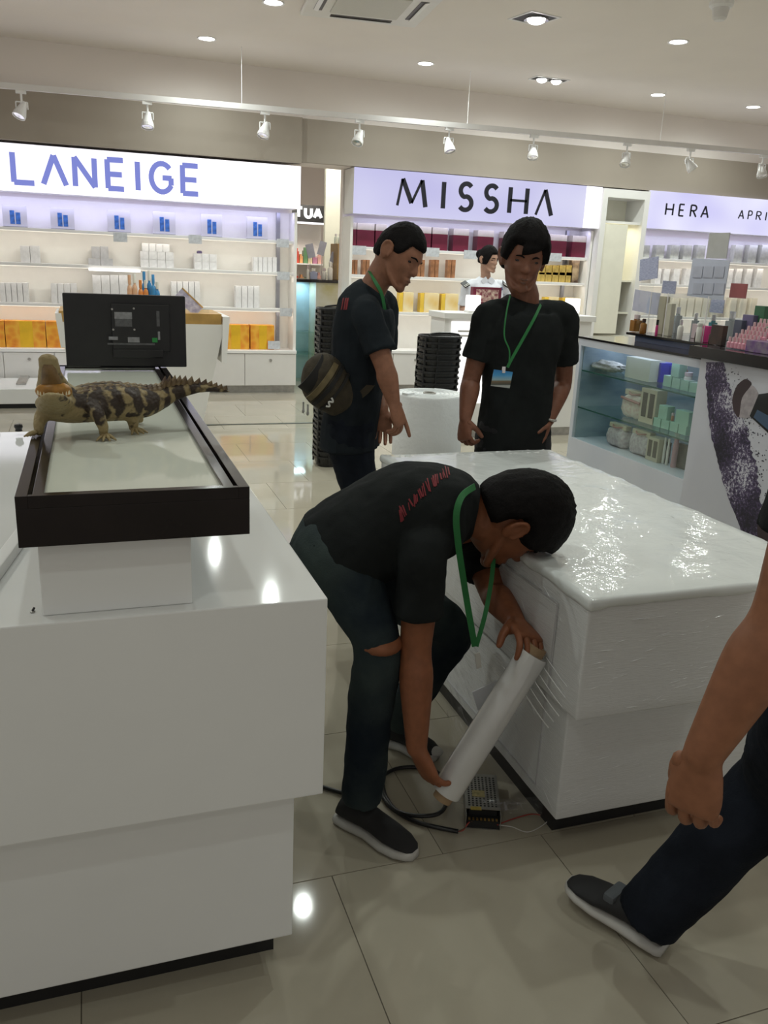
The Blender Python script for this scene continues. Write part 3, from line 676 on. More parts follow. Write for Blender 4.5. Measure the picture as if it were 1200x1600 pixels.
# its counter with bottles, standing in the opening
YK = 10.6
ka, kb = aty(471, 436, YK), aty(549, 440, YK); zk = ka.z
t = thing('shop_counter', 'neighbouring counter with dark top and pale marbled front, in the opening', 'counter', ((ka.x + kb.x) / 2 + 0.1, YK + 0.3, 0))
MB().box(ka.x - 0.2, kb.x + 0.1, YK - 0.03, YK + 0.6, zk - 0.035, zk).build('top', M_black_gloss, t, bevel=0.003)
xg = aty(493, 500, YK).x
MB().box(xg, kb.x + 0.1, YK, YK + 0.58, 0.0, zk - 0.035).build('front_panel', mat('marble_print', (0.66, 0.70, 0.70), 0.25, col2=(0.45, 0.42, 0.22), scale=2.2), t)
area('case_fill_far', (ka.x + 0.02, YK + 0.2, zk - 0.045), 0.2, 0.2, 2.5, (0.8, 0.9, 1.0))  # added fill light that brightens the dark case, no fitting there
MB().box(ka.x - 0.2, xg, YK + 0.35, YK + 0.58, 0.0, zk - 0.035).build('case_back', mat('case_blue', (0.35, 0.5, 0.62), 0.3, var=.1), t)
MB().box(ka.x - 0.2, xg - 0.01, YK + 0.005, YK + 0.012, 0.0, zk - 0.036).build('glass_front', glassy('counter_glass', (0.85, 0.95, 0.92), 0.14), t)
for z in (0.35, 0.62): MB().box(ka.x - 0.2, xg - 0.01, YK + 0.03, YK + 0.35, z - 0.01, z).build('glass_shelf', glassy('shelf_glass', (0.8, 0.93, 0.88), 0.15), t)
def bottle(name, label, loc, r, h, m, mc, cat='bottle', group=None, square=False, cap=0.25, neck=0.45):
    x, y, z = loc; z += 0.0006
    t = thing(name, label, cat, (x, y, z), group=group)
    hb = h * (1 - cap)
    if square: MB().box(-r, r, -r * 0.7, r * 0.7, 0, hb * 0.9).box(-r * neck, r * neck, -r * neck, r * neck, hb * 0.9, hb).build('body', m, t, local=True, bevel=r * 0.12)
    else: smooth_angle(MB().lathe([(0.001, 0), (r * 0.9, 0), (r, h * 0.04), (r, hb * 0.78), (r * 0.8, hb * 0.9), (r * neck, hb * 0.94), (r * neck, hb), (0.001, hb)], n=16).build('body', m, t, local=True))
    smooth_angle(MB().lathe([(0.001, hb), (r * (neck + 0.12), hb), (r * (neck + 0.12), h * 0.99), (r * neck, h), (0.001, h)], n=14).build('cap', mc, t, local=True))
    return t
M_bw = mat('bottle_white', (0.75, 0.74, 0.68), 0.25, var=0.05); M_bg = mat('bottle_grey', (0.38, 0.40, 0.48), 0.25, var=0.1)
M_bp = mat('bottle_pinkish', (0.62, 0.50, 0.52), 0.25, var=0.1); M_amber = mat('amber_box', (0.32, 0.20, 0.06), 0.3, var=0.15)
bottle('bottle', 'white pump bottle on the neighbouring counter', (Xp(516, 420, YK + .12), YK + .12, zk), 0.035, 0.22, M_bw, M_bw)
bottle('bottle', 'slim white bottle left on the neighbouring counter', (Xp(481, 415, YK + .12), YK + .12, zk), 0.016, 0.17, M_bw, M_bp)
bottle('bottle', 'squat bluish bottle on the neighbouring counter', (Xp(490, 415, YK + .14), YK + .14, zk), 0.045, 0.13, mat('bottle_lilac', (0.36, 0.40, 0.55), 0.25, var=.1), M_bw, square=True)
bottle('bottle', 'small cream bottle beside the white pump bottle', (Xp(507, 420, YK + .18), YK + .18, zk), 0.028, 0.14, M_bw, M_bp)
tag(MB().box(Xp(527, 420, YK + .1), kb.x, YK + .1, YK + .45, zk + .0006, Z(537, 381, YK + .1)).build('display_block', M_amber, bevel=0.004), 'amber brown display block on the right of the neighbouring counter', 'display block')
for i in range(5):
    bottle('bottle', 'small clear bottle on the amber block, %s from the left' % ORD[i], (Xp(524 + i * 6, 378, YK + .2) + 0.02, YK + .25, Z(537, 381, YK + .1)), 0.022, 0.12, mat('clear_pale', (0.62, 0.70, 0.62), 0.15), M_chrome, group='bottles on amber block')
for i, (px, py, w, h) in enumerate(((485, 392, .10, .17), (503, 388, .09, .17), (520, 402, .06, .13))):
    p = aty(px, py, YK + 0.3)
    t = thing('tester_sign', ['pale tilted sign card, left one on the neighbouring counter', 'pale tilted sign card, middle one on the neighbouring counter', 'small sign card above the white pump bottle'][i], 'sign card', (p.x, p.y, zk))
    MB().obox(p, (w, 0.006, h), Matrix.Rotation(0.25 * (1 if i else -1), 3, 'Y')).build('card', M_bg, t)
    MB().cyl((p.x, p.y + .004, zk + .0006), (p.x, p.y + .004, p.z), 0.004, n=6).build('rod', M_chrome, t)

# ================================================================ tapered white stand with goods (behind the monitor)
YT = 7.6
def q(px, py, y=YT): return aty(px, py, y)
a0, a1 = q(88, 495), q(357, 497); b0, b1 = q(118, 640), q(318, 648)
zt_ = q(250, 489).z
t = thing('promotion_stand', 'white tapered promotion stand with orange rim behind the monitor', 'stand', ((a0.x + a1.x) / 2, YT + 0.3, 0))
def frust(x0, x1, y0, y1, z0, X0_, X1_, Y0_, Y1_, z1):
    return MB().add([(x0, y0, z0), (x1, y0, z0), (x1, y1, z0), (x0, y1, z0), (X0_, Y0_, z1), (X1_, Y0_, z1), (X1_, Y1_, z1), (X0_, Y1_, z1)], [(0, 3, 2, 1), (4, 5, 6, 7), (0, 1, 5, 4), (1, 2, 6, 5), (2, 3, 7, 6), (3, 0, 4, 7)])
frust(b0.x, b1.x, YT + 0.12, YT + 0.5, 0.0, a0.x + 0.03, a1.x - 0.03, YT + 0.02, YT + 0.6, zt_ - 0.09).build('body', M_white_matt, t)
M_rim = mat('orange_wood_rim', (0.55, 0.33, 0.10), 0.4, var=0.2)
frust(a0.x + 0.02, a1.x - 0.06, YT + 0.02, YT + 0.6, zt_ - 0.09, a0.x + 0.02, a1.x - 0.06, YT, YT + 0.62, zt_).build('rim', M_rim, t)
frust(a1.x - 0.062, a1.x - 0.02, YT + 0.0, YT + 0.62, zt_ - 0.42, a1.x - 0.05, a1.x + 0.01, YT - 0.01, YT + 0.63, zt_ - 0.02).build('side_wing', M_white_matt, t)
frust(a0.x + 0.02, a0.x + 0.062, YT + 0.0, YT + 0.62, zt_ - 0.3, a0.x - 0.01, a0.x + 0.04, YT - 0.01, YT + 0.63, zt_ - 0.02).build('side_wing', M_white_matt, t)
M_orb = mat('orange_bottle', (0.72, 0.26, 0.06), 0.25, var=0.1); M_blb = mat('blue_bottle', (0.05, 0.26, 0.55), 0.25, var=0.1); M_orl = mat('peach_bottle', (0.75, 0.45, 0.28), 0.25, var=.1)
for i, (px, m, h, lb) in enumerate(((203, M_orl, .30, 'peach lotion bottle, leftmost above the monitor'), (211, M_orl, .31, 'peach lotion bottle, second from left above the monitor'), (220, M_orb, .26, 'orange lotion bottle left of the blue bottles'), (228, M_orb, .26, 'orange lotion bottle touching the blue bottles'),
                                 (226, M_blb, .33, 'blue lotion bottle at the back left of the group above the monitor'), (234, M_blb, .34, 'blue lotion bottle at the back middle of the group above the monitor'), (240, M_blb, .31, 'blue lotion bottle in front on the right above the monitor'), (246, M_blb, .25, 'small blue lotion bottle, rightmost above the monitor'))):
    back = 0.16 if lb.find('back') > 0 else 0.06
    bottle('lotion_bottle', lb, (q(px, 460, YT + .15 + back).x, YT + .15 + back, zt_), 0.022, h, m, M_bw if i % 2 else m, group='lotion bottles on the promotion stand')
pA_, pB_ = q(278, 470, YT + .1), q(312, 480, YT + .1)
t = thing('leaflet_stand', 'tilted clear leaflet stand with gold edge right above the monitor', 'leaflet stand', (pA_.x, YT + .1, zt_))
Rl = Matrix.Rotation(0.75, 3, 'Y')
MB().obox(((pA_.x + pB_.x) / 2, YT + .14, zt_ + 0.085), (0.24, 0.01, 0.10), Rl).build('leaflet', mat('leaflet', (0.62, 0.60, 0.72), 0.3, col2=(0.35, 0.33, 0.5), scale=30), t)
MB().obox(Vector(((pA_.x + pB_.x) / 2, YT + .14, zt_ + 0.085)) + Rl @ Vector((0, 0, 0.055)), (0.24, 0.014, 0.012), Rl).build('gold_edge', M_rim, t)
MB().obox(((pA_.x + pB_.x) / 2 + 0.03, YT + .16, zt_ + 0.03), (0.30, 0.012, 0.06), Matrix.Rotation(0.2, 3, 'Y')).build('base', M_acrylic, t)

# low white platform at the far left
xr_ = atz(120, 600, 0.18).x
t = thing('low_platform', 'low white glossy platform with black plinth at the left edge', 'platform', (-1.2, 8.7, 0))
pn = atz(20, 608, 0.19).y; pf = 9.60
MB().box(-3.0, xr_, pn, pf, 0.045, 0.19).build('body', M_white, t, bevel=0.006)
MB().box(-2.95, xr_ - 0.04, pn + 0.03, pf - 0.03, 0.0, 0.045).build('plinth', M_black, t)
c_ = atz(36, 593, 0.19)
tag(MB().box(c_.x - 0.04, c_.x + 0.05, c_.y - 0.38, c_.y + 0.30, 0.1906, 0.205).build('metal_strip', M_steel), 'flat grey metal strip lying on the low white platform', 'metal strip')

# ================================================================ service counter with the woman behind it
YC = 6.9
c0 = aty(697, 492, YC); zc = aty(715, 489, YC).z; xr = aty(930, 500, YC).x
t = thing('service_counter', 'white service counter with lit front panel between the two standing men', 'counter', ((c0.x + xr) / 2, YC + 0.25, 0))
MB().box(c0.x - 0.02, xr, YC - 0.02, YC + 0.36, zc - 0.05, zc).build('top', M_white_matt, t, bevel=0.004)
MB().box(c0.x, xr - 0.02, YC + 0.02, YC + 0.34, 0.08, zc - 0.05).build('body', M_white_matt, t)
MB().box(c0.x + 0.03, xr - 0.05, YC + 0.05, YC + 0.32, 0, 0.08).build('plinth', M_steel, t)
f0, f1 = aty(702, 580, YC), aty(745, 503, YC)
MB().box(f0.x, f1.x + 0.3, YC + 0.006, YC + 0.02, 0.32, f1.z).build('lit_panel', emit('panel_glow', (1.0, 0.98, 0.94), 1.25), t)
for i in range(2):
    MB().box(f0.x + 0.06, f0.x + 0.24, YC + 0.003, YC + 0.006, f1.z - 0.09 - i * 0.04, f1.z - 0.075 - i * 0.04).build('print_line', mat('pale_print', (0.55, 0.53, 0.50), 0.5), t)
M_glow = emit('table_lamp_glow', (1, 0.98, 0.95), 2.2)
for px, lb in ((738, 'small glowing white box lamp left of the lanyard man on the counter'), (893, 'small glowing white box lamp right of the lanyard man on the counter')):
    p = aty(px, 490, YC + 0.1)
    t = thing('box_lamp', lb, 'lamp', (p.x, p.y, zc))
    MB().box(p.x - .06, p.x + .06, p.y - .05, p.y + .05, zc + .0006, zc + 0.02).build('base', M_white_matt, t)
    MB().box(p.x - .055, p.x + .055, p.y - .045, p.y + .045, zc + .0206, zc + 0.15).build('shade', M_glow, t, bevel=0.006)
# maroon gift set on the counter
p = aty(757, 478, YC + 0.2)
t = thing('gift_set', 'open maroon gift set box in front of the uniformed woman', 'gift box', (p.x, p.y, zc))
MB().box(p.x - .13, p.x + .15, p.y - .02, p.y + .04, zc + .0006, zc + 0.22).build('lid', M_mar, t, bevel=0.003)
MB().box(p.x - .10, p.x + .12, p.y - .024, p.y - .02, zc + 0.09, zc + 0.20).build('insert', mat('set_print', (0.20, 0.02, 0.05), 0.3, col2=(0.75, 0.62, 0.5), scale=35), t)
MB().box(p.x - .13, p.x + .15, p.y - .16, p.y - .02, zc + .0006, zc + 0.05).build('tray', M_mar, t, bevel=0.003)

# ================================================================ stacks of black baskets, foam roll
M_bsk = mat('black_plastic', (0.012, 0.012, 0.012), 0.35, var=0.2)
def basket_mesh(r):
    mb = MB(); n = 28
    def ring(rr, z, sq): 
        out = []
        for j in range(n):
            a = 2 * math.pi * j / n; c, s = math.cos(a), math.sin(a)
            out.append((rr * math.copysign(abs(c) ** sq, c), 0.8 * rr * math.copysign(abs(s) ** sq, s), z))
        return out
    mb.loft([ring(r * 0.84, 0, .6), ring(r * 0.90, 0.03, .6), ring(r * 0.94, 0.062, .6), ring(r * 1.0, 0.064, .6), ring(r * 1.0, 0.078, .6), ring(r * 0.96, 0.080, .6), ring(r * 0.91, 0.064, .6), ring(r * 0.86, 0.03, .6), ring(r * 0.80, 0.008, .6)])
    for j in range(0, n, 4):       # upright ribs under the rim
        a = 2 * math.pi * j / n; c, s = math.cos(a), math.sin(a)
        x, y = r * math.copysign(abs(c) ** .6, c), 0.8 * r * math.copysign(abs(s) ** .6, s)
        mb.obox((x * 0.975, y * 0.975, 0.044), (0.012, 0.012, 0.04))
    return mb
def stack(cx, cy, r, n, pitch, lb_top, lb, gp):
    bm_ = basket_mesh(r).mesh('basket'); bm_.materials.append(M_bsk)
    hm = MB().tube([(-r * .7, -r * .55, 0.07), (-r * .72, -r * .5, 0.09), (0, -r * .45, 0.10), (r * .72, -r * .5, 0.09), (r * .7, -r * .55, 0.07)], 0.007, 6, sub=4).mesh('handle'); hm.materials.append(M_bsk)
    for i in range(n):
        top = i == n - 1
        t = thing('shopping_basket', lb_top if top else '%s basket from the top of the %s' % (ORD[n - 1 - i], lb), 'basket', (cx + random.uniform(-.004, .004), cy, i * pitch + 0.0005), random.uniform(-.03, .03), group=None if top else gp)
        put('bowl', bm_, parent=t)
        if top: put('handle', hm, parent=t)
p = aty(685, 560, 5.5)
stack(p.x, 5.5, 0.145, 25, 0.0400, 'topmost black basket of the stack behind the foam roll', 'black stack behind the foam roll', 'basket stack behind the foam roll')
p = aty(524, 530, 6.1)
stack(p.x, 6.1, 0.145, 28, 0.0405, 'topmost black basket of the stack behind the pointing man', 'black stack behind the pointing man\'s back', 'basket stack behind the pointing man')

p = atz(671, 614, 0.80)
M_foam = mat('foam_white', (0.78, 0.80, 0.80), 0.6, var=0.04, scale=6, bump=0.3, bscale=40)
RC = Vector((p.x, 4.42, 0)); RC.x = aty(671, 614, 4.42).x; rz_ = aty(671, 614, 4.42).z
t = thing('foam_roll', 'large upright roll of white foam wrap behind the wrapped counter', 'foam roll', RC)
rr = 0.198
smooth_angle(MB().lathe([(0.036, 0.0), (rr, 0.0), (rr + 0.003, 0.2), (rr, 0.4), (rr + 0.002, rz_ - 0.01), (rr - 0.006, rz_), (0.036, rz_ - 0.003), (0.036, 0.01)], RC, 40).build('roll', M_foam, t))
smooth_angle(MB().lathe([(0.028, 0.002), (0.036, 0.002), (0.036, rz_ + 0.004), (0.028, rz_ + 0.004), (0.028, 0.002)], RC, 20).build('core', mat('card_core', (0.42, 0.40, 0.36), 0.7, var=.1), t))
sp = MB(); pts = []
for i in range(150):
    a = i * 0.26; pts.append((RC.x + (0.045 + 0.15 * i / 150) * math.cos(a), RC.y + (0.045 + 0.15 * i / 150) * math.sin(a), rz_ + 0.0005))
sp.tube(pts, 0.0018, 5).build('spiral_edge', M_foam, t)
MB().obox((RC.x - 0.15, RC.y - 0.06, rz_ + 0.006), (0.06, 0.04, 0.012), Matrix.Rotation(0.5, 3, 'Z')).build('loose_end', M_foam, t)
# ================================================================ perfume counter on the right (front face in the plane x = XG)
XG = 2.90
tl = atx(905, 525, XG); seam = atx(1097, 565, XG)
YG1, ZG = tl.y, tl.z; YG0 = seam.y
zg = atx(980, 716, XG).z        # lower edge of the glass
XD = 3.55                       # back of the case
t = thing('glass_counter', 'white perfume counter with three-level glass display front on the right', 'display counter', (3.2, (YG0 + YG1) / 2, 0))
M_cw = mat('counter_white', (0.66, 0.68, 0.72), 0.25, col2=(0.58, 0.61, 0.68), scale=1.2)
M_marb = mat('case_marble', (0.40, 0.48, 0.50), 0.3, col2=(0.20, 0.27, 0.32), scale=2.5, stretch=(1, 1, 3))
MB().box(XG, XD, YG0, YG1, 0.0, zg).build('base', M_cw, t)
MB().box(XG, XD, YG1 - 0.035, YG1, zg, ZG - 0.012).build('end_post', M_cw, t)
MB().box(XG, XG + 0.04, YG0, YG1 - 0.035, ZG - 0.055, ZG - 0.012).build('top_rail', M_cw, t)
MB().box(XG - 0.005, XD, YG0, YG1 + 0.005, ZG - 0.012, ZG).build('glass_top', M_black_gloss, t)
MB().box(XD - 0.02, XD, YG0, YG1 - 0.035, zg, ZG - 0.012).build('back_panel', M_marb, t)
MB().box(XG + 0.02, XD - 0.02, YG1 - 0.045, YG1 - 0.036, zg, ZG - 0.012).build('inner_side', M_marb, t)
MB().box(XG + 0.004, XG + 0.010, YG0 + 0.002, YG1 - 0.036, zg + 0.001, ZG - 0.056).build('glass_front', glassy('case_glass', (0.95, 0.985, 0.975), 0.07), t)
M_sg = glassy('green_shelf_glass', (0.90, 0.96, 0.94), 0.12)
M_sge = mat('glass_edge', (0.03, 0.10, 0.08), 0.2, var=.1)
zs1 = atx(1000, 599, XG + .02).z; zs2 = atx(990, 662, XG + .02).z
for z in (zs1, zs2):
    o = MB().box(XG + 0.02, XD - 0.02, YG0 + 0.002, YG1 - 0.046, z - 0.008, z).build('glass_shelf', M_sg, t)
    MB().box(XG + 0.016, XG + 0.0199, YG0 + 0.002, YG1 - 0.046, z - 0.008, z).build('shelf_edge', M_sge, o)
MB().box(XG + 0.05, XG + 0.07, YG0 + 0.05, YG1 - 0.06, ZG - 0.022, ZG - 0.0125).build('led_strip', emit('case_led', (0.75, 0.80, 1.0), 5.0), t)
area('case_light', (XG + 0.25, (YG0 + YG1) / 2 + .15, ZG - 0.03), 0.2, 0.8, 1.3, (0.74, 0.80, 1.0))
# the graphic panel section with the black top
YPn0 = 2.2; XPn = XG - 0.012
t = thing('graphic_counter', 'white counter end panel printed with dark powder and a makeup brush', 'counter', (3.2, (YPn0 + YG0) / 2, 0))
M_pan = mat('graphic_panel', (0.60, 0.61, 0.66), 0.3, col2=(0.56, 0.57, 0.63), scale=1.5)
MB().box(XPn, XD, YPn0, YG0 - 0.004, 0.0, ZG - 0.004).build('panel', M_pan, t)
zbt = atx(1140, 556, XG).z
MB().box(XPn - 0.03, XD, YPn0 - 0.02, YG0 + 0.06, ZG + 0.001, ZG + 0.055).build('black_top', M_black_gloss, t, bevel=0.003)
def powder_mat():
    m = bpy.data.materials.new('powder_print'); m.use_nodes = True; nt = m.node_tree; b = nt.nodes['Principled BSDF']; b.inputs['Roughness'].default_value = 0.35
    tc = nt.nodes.new('ShaderNodeTexCoord'); n1 = nt.nodes.new('ShaderNodeTexNoise'); n1.inputs['Scale'].default_value = 70; n1.inputs['Detail'].default_value = 6; n1.inputs['Roughness'].default_value = 0.75
    n2 = nt.nodes.new('ShaderNodeTexNoise'); n2.inputs['Scale'].default_value = 5; n2.inputs['Detail'].default_value = 3
    nt.links.new(tc.outputs['Object'], n1.inputs[0]); nt.links.new(tc.outputs['Object'], n2.inputs[0])
    ad = nt.nodes.new('ShaderNodeMath'); ad.operation = 'MULTIPLY_ADD'; ad.inputs[1].default_value = 0.75; nt.links.new(n2.outputs[0], ad.inputs[0]); nt.links.new(n1.outputs[0], ad.inputs[2])
    r = nt.nodes.new('ShaderNodeValToRGB'); e = r.color_ramp.elements
    e[0].position = 0.74; e[0].color = (0.012, 0.010, 0.022, 1); e[1].position = 1.0; e[1].color = (0.6, 0.6, 0.66, 1)
    k = e.new(0.86); k.color = (0.05, 0.035, 0.085, 1); k = e.new(0.93); k.color = (0.12, 0.09, 0.18, 1)
    nt.links.new(ad.outputs[0], r.inputs[0]); nt.links.new(r.outputs[0], b.inputs['Base Color']); return m
M_pow = powder_mat()
def ppoly(pts, name, m, d=0.0015, rnd_=False):
    if rnd_: pts = [tuple(q_) for q_ in catmull([Vector(p_) for p_ in pts + pts[:1]], 5)][:-1]
    L = [atx(a, b, XPn) for a, b in pts]
    return MB().prism([(p.y, p.z) for p in L], 0, XPn - d, XPn - 0.0002).build(name, m, t)
left = [(1104, 566), (1103, 590), (1105, 622), (1107, 650), (1112, 682), (1119, 712), (1127, 742), (1136, 772), (1147, 800), (1157, 828), (1166, 850)]
right = [(1192, 836), (1190, 806), (1188, 775), (1184, 745), (1178, 715), (1172, 690), (1166, 668), (1158, 650), (1150, 632), (1144, 612), (1136, 592), (1130, 566)]
rnd = random.Random(3)
def rough(poly, amp):
    out = []
    for i in range(len(poly) - 1):
        for k in range(6):
            f = k / 6; a, b = poly[i], poly[i + 1]
            out.append((a[0] + (b[0] - a[0]) * f + rnd.uniform(-amp, amp), a[1] + (b[1] - a[1]) * f))
    return out + [poly[-1]]
ppoly(rough(left, 1.2) + rough(right, 3.0), 'powder_print', M_pow)
sp = MB()
for i in range(260):       # loose grains around the powder stroke
    f = rnd.random(); j = min(int(f * 11), 10); c = right[11 - j] if j < 12 else right[0]
    a = c[0] + abs(rnd.gauss(0, 14)) - 4; b = c[1] + rnd.uniform(-16, 16); s = rnd.uniform(0.5, 1.5)
    p = atx(a, b, XPn); w = s * 0.0022
    sp.box(XPn - 0.0012, XPn - 0.0002, p.y - w, p.y + w, p.z - w, p.z + w)
o = sp.build('powder_grains', mat('grain_dark', (0.03, 0.025, 0.05), 0.5), t); o['kind'] = 'stuff'
M_bris = mat('bristle_print', (0.42, 0.38, 0.40), 0.5, var=0.2, scale=40); M_bdk = mat('bristle_dark', (0.05, 0.03, 0.035), 0.5, var=.2)
ppoly([(1146, 640), (1145, 622), (1152, 603), (1163, 593), (1170, 594), (1174, 602), (1160, 622), (1155, 652)], 'bristle_tip_print', M_bdk, 0.0022, True)
ppoly([(1155, 652), (1160, 622), (1174, 602), (1186, 618), (1178, 636), (1172, 652)], 'bristle_print', M_bris, 0.0020, True)
ppoly([(1186, 616), (1172, 650), (1215, 690), (1330, 700), (1330, 600), (1260, 606)], 'brush_handle_print', M_black_gloss, 0.0024)
ppoly([(1184, 640), (1178, 652), (1215, 684), (1220, 660)], 'handle_shine_print', mat('handle_blue', (0.05, 0.09, 0.16), 0.2), 0.003)
ppoly([(1185, 850), (1184, 822), (1192, 806), (1202, 812), (1215, 850), (1205, 862)], 'bristle_tip_print', M_bdk, 0.0022, True)

# ---------------------------------------------------------------- goods in the glass case
XI = XG + 0.10
def cbox(name, label, px0, px1, pyt, z, m, dx=0.10, group=None, cat='box', xf=XI, bevel=0.002):
    A = atx(px0, pyt, xf); B = atx(px1, pyt, xf); zt = atx((px0 + px1) / 2, pyt, xf).z
    o = MB().box(xf, xf + dx, min(A.y, B.y) + .001, max(A.y, B.y) - .001, z + .0006, max(zt, z + 0.02)).build(name, m, bevel=bevel)
    return tag(o, label, cat, group)
M_mint = mat('mint_card', (0.33, 0.55, 0.44), 0.4, var=0.05); M_pale = mat('pale_sage', (0.50, 0.54, 0.45), 0.4, var=0.04); M_cob = mat('cobalt', (0.02, 0.03, 0.36), 0.3, var=.1)
M_beige = mat('beige_card', (0.52, 0.48, 0.36), 0.45, var=0.06)
zb0 = zg
o = cbox('gift_box', 'large pale sage box on the top glass shelf', 979, 1018, 560, zs1, M_pale)
cbox('carton', 'cobalt blue box beside the pale sage box on the glass shelf', 1020, 1034, 566, zs1, M_cob, xf=XI + 0.06); cbox('carton', 'small cobalt carton left of the mint boxes on the glass shelf', 1036, 1050, 570, zs1, M_cob, xf=XI + 0.12)
for i in range(4): cbox('carton', 'mint green carton, top glass shelf, %s from the left in the front row' % ORD[i], 1037 + i * 13.5, 1050 + i * 13.5, 587 + i * 3.6, zs1, M_mint, group='mint cartons top shelf', dx=0.055)
zz = atx(1056, 590, XI + .0).z
cbox('carton', 'single mint carton on top of the mint row of the top glass shelf', 1050, 1063, 567, zz, M_mint, dx=0.05)
p = atx(1074, 600, XI + .03); bottle('cream_jar', 'squat white jar with pale cap on the mint row', (p.x, p.y, atx(1074, 598, XI).z), 0.022, 0.05, M_bw, M_bp, cat='jar', cap=0.4, neck=0.85)
p = atx(1068, 600, XI + .12); bottle('bottle', 'brown glass bottle behind the mint row', (p.x, p.y, zs1), 0.018, 0.13, mat('brown_glass', (0.2, 0.1, 0.05), 0.15), M_bw)
# crumpled clear bag
def lump(name, label, cat, c, r, m, seed, amp=0.25, nu=26, nv=16, sq=1.0, freq=9):
    mb = MB(); c = Vector(c); rings = []
    for i in range(nv + 1):
        a = -math.pi / 2 + math.pi * min(max(i, 0.05), nv - 0.05) / nv; ring = []
        for j in range(nu):
            b = 2 * math.pi * j / nu
            d = Vector((math.copysign(abs(math.cos(a)) ** sq, 1) * math.copysign(abs(math.cos(b)) ** sq, math.cos(b)), math.copysign(abs(math.cos(a)) ** sq, 1) * math.copysign(abs(math.sin(b)) ** sq, math.sin(b)), math.copysign(abs(math.sin(a)) ** sq, math.sin(a))))
            k = 1 + amp * noise.noise(d * freq * 0.3 + Vector((seed, 0, 0)))
            ring.append(c + Vector((d.x * r[0] * k, d.y * r[1] * k, d.z * r[2] * k)))
        rings.append(ring)
    mb.loft(rings)
    zmin = min(v[2] for v in mb.v); z0 = c.z - r[2]
    mb.v = [(v[0], v[1], max(v[2], z0) + 0.0006) for v in mb.v]
    return tag(mb.build(name, m, smooth=True), label, cat)
p = atx(952, 588, XI + .06)
lump('plastic_pouch', 'crumpled clear silvery pouch at the left of the top glass shelf', 'pouch', (p.x, p.y, zs1 + 0.03), (0.08, 0.15, 0.03), mat('crumpled_clear', (0.62, 0.62, 0.58), 0.15, col2=(0.35, 0.36, 0.30), scale=30, bump=0.8, bscale=50), 3, 0.5)
M_flor = pattern_mat('floral_cloth', (0.52, 0.35, 0.30), (0.62, 0.58, 0.50), (0.58, 0.50, 0.44), 45)
M_quilt = mat('quilt_cloth', (0.56, 0.53, 0.52), 0.7, col2=(0.40, 0.34, 0.36), scale=60, bump=0.4, bscale=50)
def pouch(label, px0, px1, pyt, pyb, z, m, seed, band):
    A = atx(px0, (pyt + pyb) / 2, XI); B = atx(px1, (pyt + pyb) / 2, XI); zt = atx((px0 + px1) / 2, pyt, XI).z; h = zt - z; w = abs(A.y - B.y)
    t = thing('cosmetic_pouch', label, 'pouch', (XI + .05, (A.y + B.y) / 2, z))
    o = lump('pouch_body', '', '', (XI + .045, (A.y + B.y) / 2, z + h * 0.42), (0.045, w / 2, h * 0.42), m, seed, 0.12, sq=0.6)
    for k in ('label', 'category'): del o[k]
    o.parent = t; o.location = o.location - t.location; o.name = 'pouch_body'
    MB().box(XI + 0.02, XI + 0.06, (A.y + B.y) / 2 - w * .42, (A.y + B.y) / 2 + w * .42, z + h * .80, z + h).build('bag_top', M_beige, t, bevel=0.004)
    if band: MB().tube([(XI - 0.003, (A.y + B.y) / 2 - w * .4, z + h * .62), (XI - 0.010, (A.y + B.y) / 2, z + h * .66), (XI - 0.003, (A.y + B.y) / 2 + w * .4, z + h * .70)], 0.008, 6, sub=3).build('pink_band', mat('dusty_pink', (0.42, 0.22, 0.19), 0.5, var=.1), t)
    MB().tube([(XI + 0.03, (A.y + B.y) / 2 - w * .3, z + h * .93), (XI + 0.0, (A.y + B.y) / 2, z + h * .86), (XI + 0.03, (A.y + B.y) / 2 + w * .3, z + h * .93)], 0.005, 6, sub=4).build('handle', mat('dusty_pink', (0.42, 0.22, 0.19), 0.5), t)
pouch('floral pouch with dusty pink band on the middle glass shelf', 967, 1004, 610, 655, zs2, M_flor, 1.0, True)
pouch('quilted pale pouch, left one at the bottom of the glass case', 943, 975, 662, 706, zb0, M_quilt, 5.0, False)
pouch('quilted pale pouch, right one at the bottom of the glass case', 978, 1012, 672, 720, zb0, M_quilt, 8.0, False)
def twin(label, px0, px1, pyt, z):
    A = atx(px0, pyt, XI); B = atx(px1, pyt, XI); zt = atx((px0 + px1) / 2, pyt, XI).z; y0, y1 = min(A.y, B.y), max(A.y, B.y); w = y1 - y0; h = zt - z
    t = thing('window_carton', label, 'box', (XI + .03, (y0 + y1) / 2, z))
    MB().box(XI, XI + 0.07, y0, y1, z + .0006, zt).build('carton', M_beige, t, bevel=0.002)
    for f in (0.12, 0.56): MB().box(XI - 0.0015, XI, y0 + w * f, y0 + w * (f + 0.30), z + h * .18, z + h * .88).build('window', mat('carton_window', (0.10, 0.09, 0.07), 0.2, var=.2), t)
twin('tall beige carton with two slot windows on the middle glass shelf', 1003, 1028, 608, zs2); twin('tall beige carton with two slot windows at the bottom of the glass case', 1012, 1031, 684, zb0)
for i in range(4): cbox('carton', 'mint green carton, middle glass shelf, %s from the left in the front row' % ORD[i], 1020 + i * 13.5, 1033 + i * 13.5, 653 + i * 3.6, zs2, M_mint, group='mint cartons middle shelf', dx=0.055)
zz = atx(1040, 657, XI).z
cbox('carton', 'upright mint carton on the mint row of the middle glass shelf', 1030, 1044, 634, atx(1037, 656, XI).z, M_mint, dx=0.05); cbox('carton', 'wide mint carton at the right end of the middle glass shelf', 1056, 1078, 642, atx(1066, 665, XI).z, M_mint, dx=0.05)
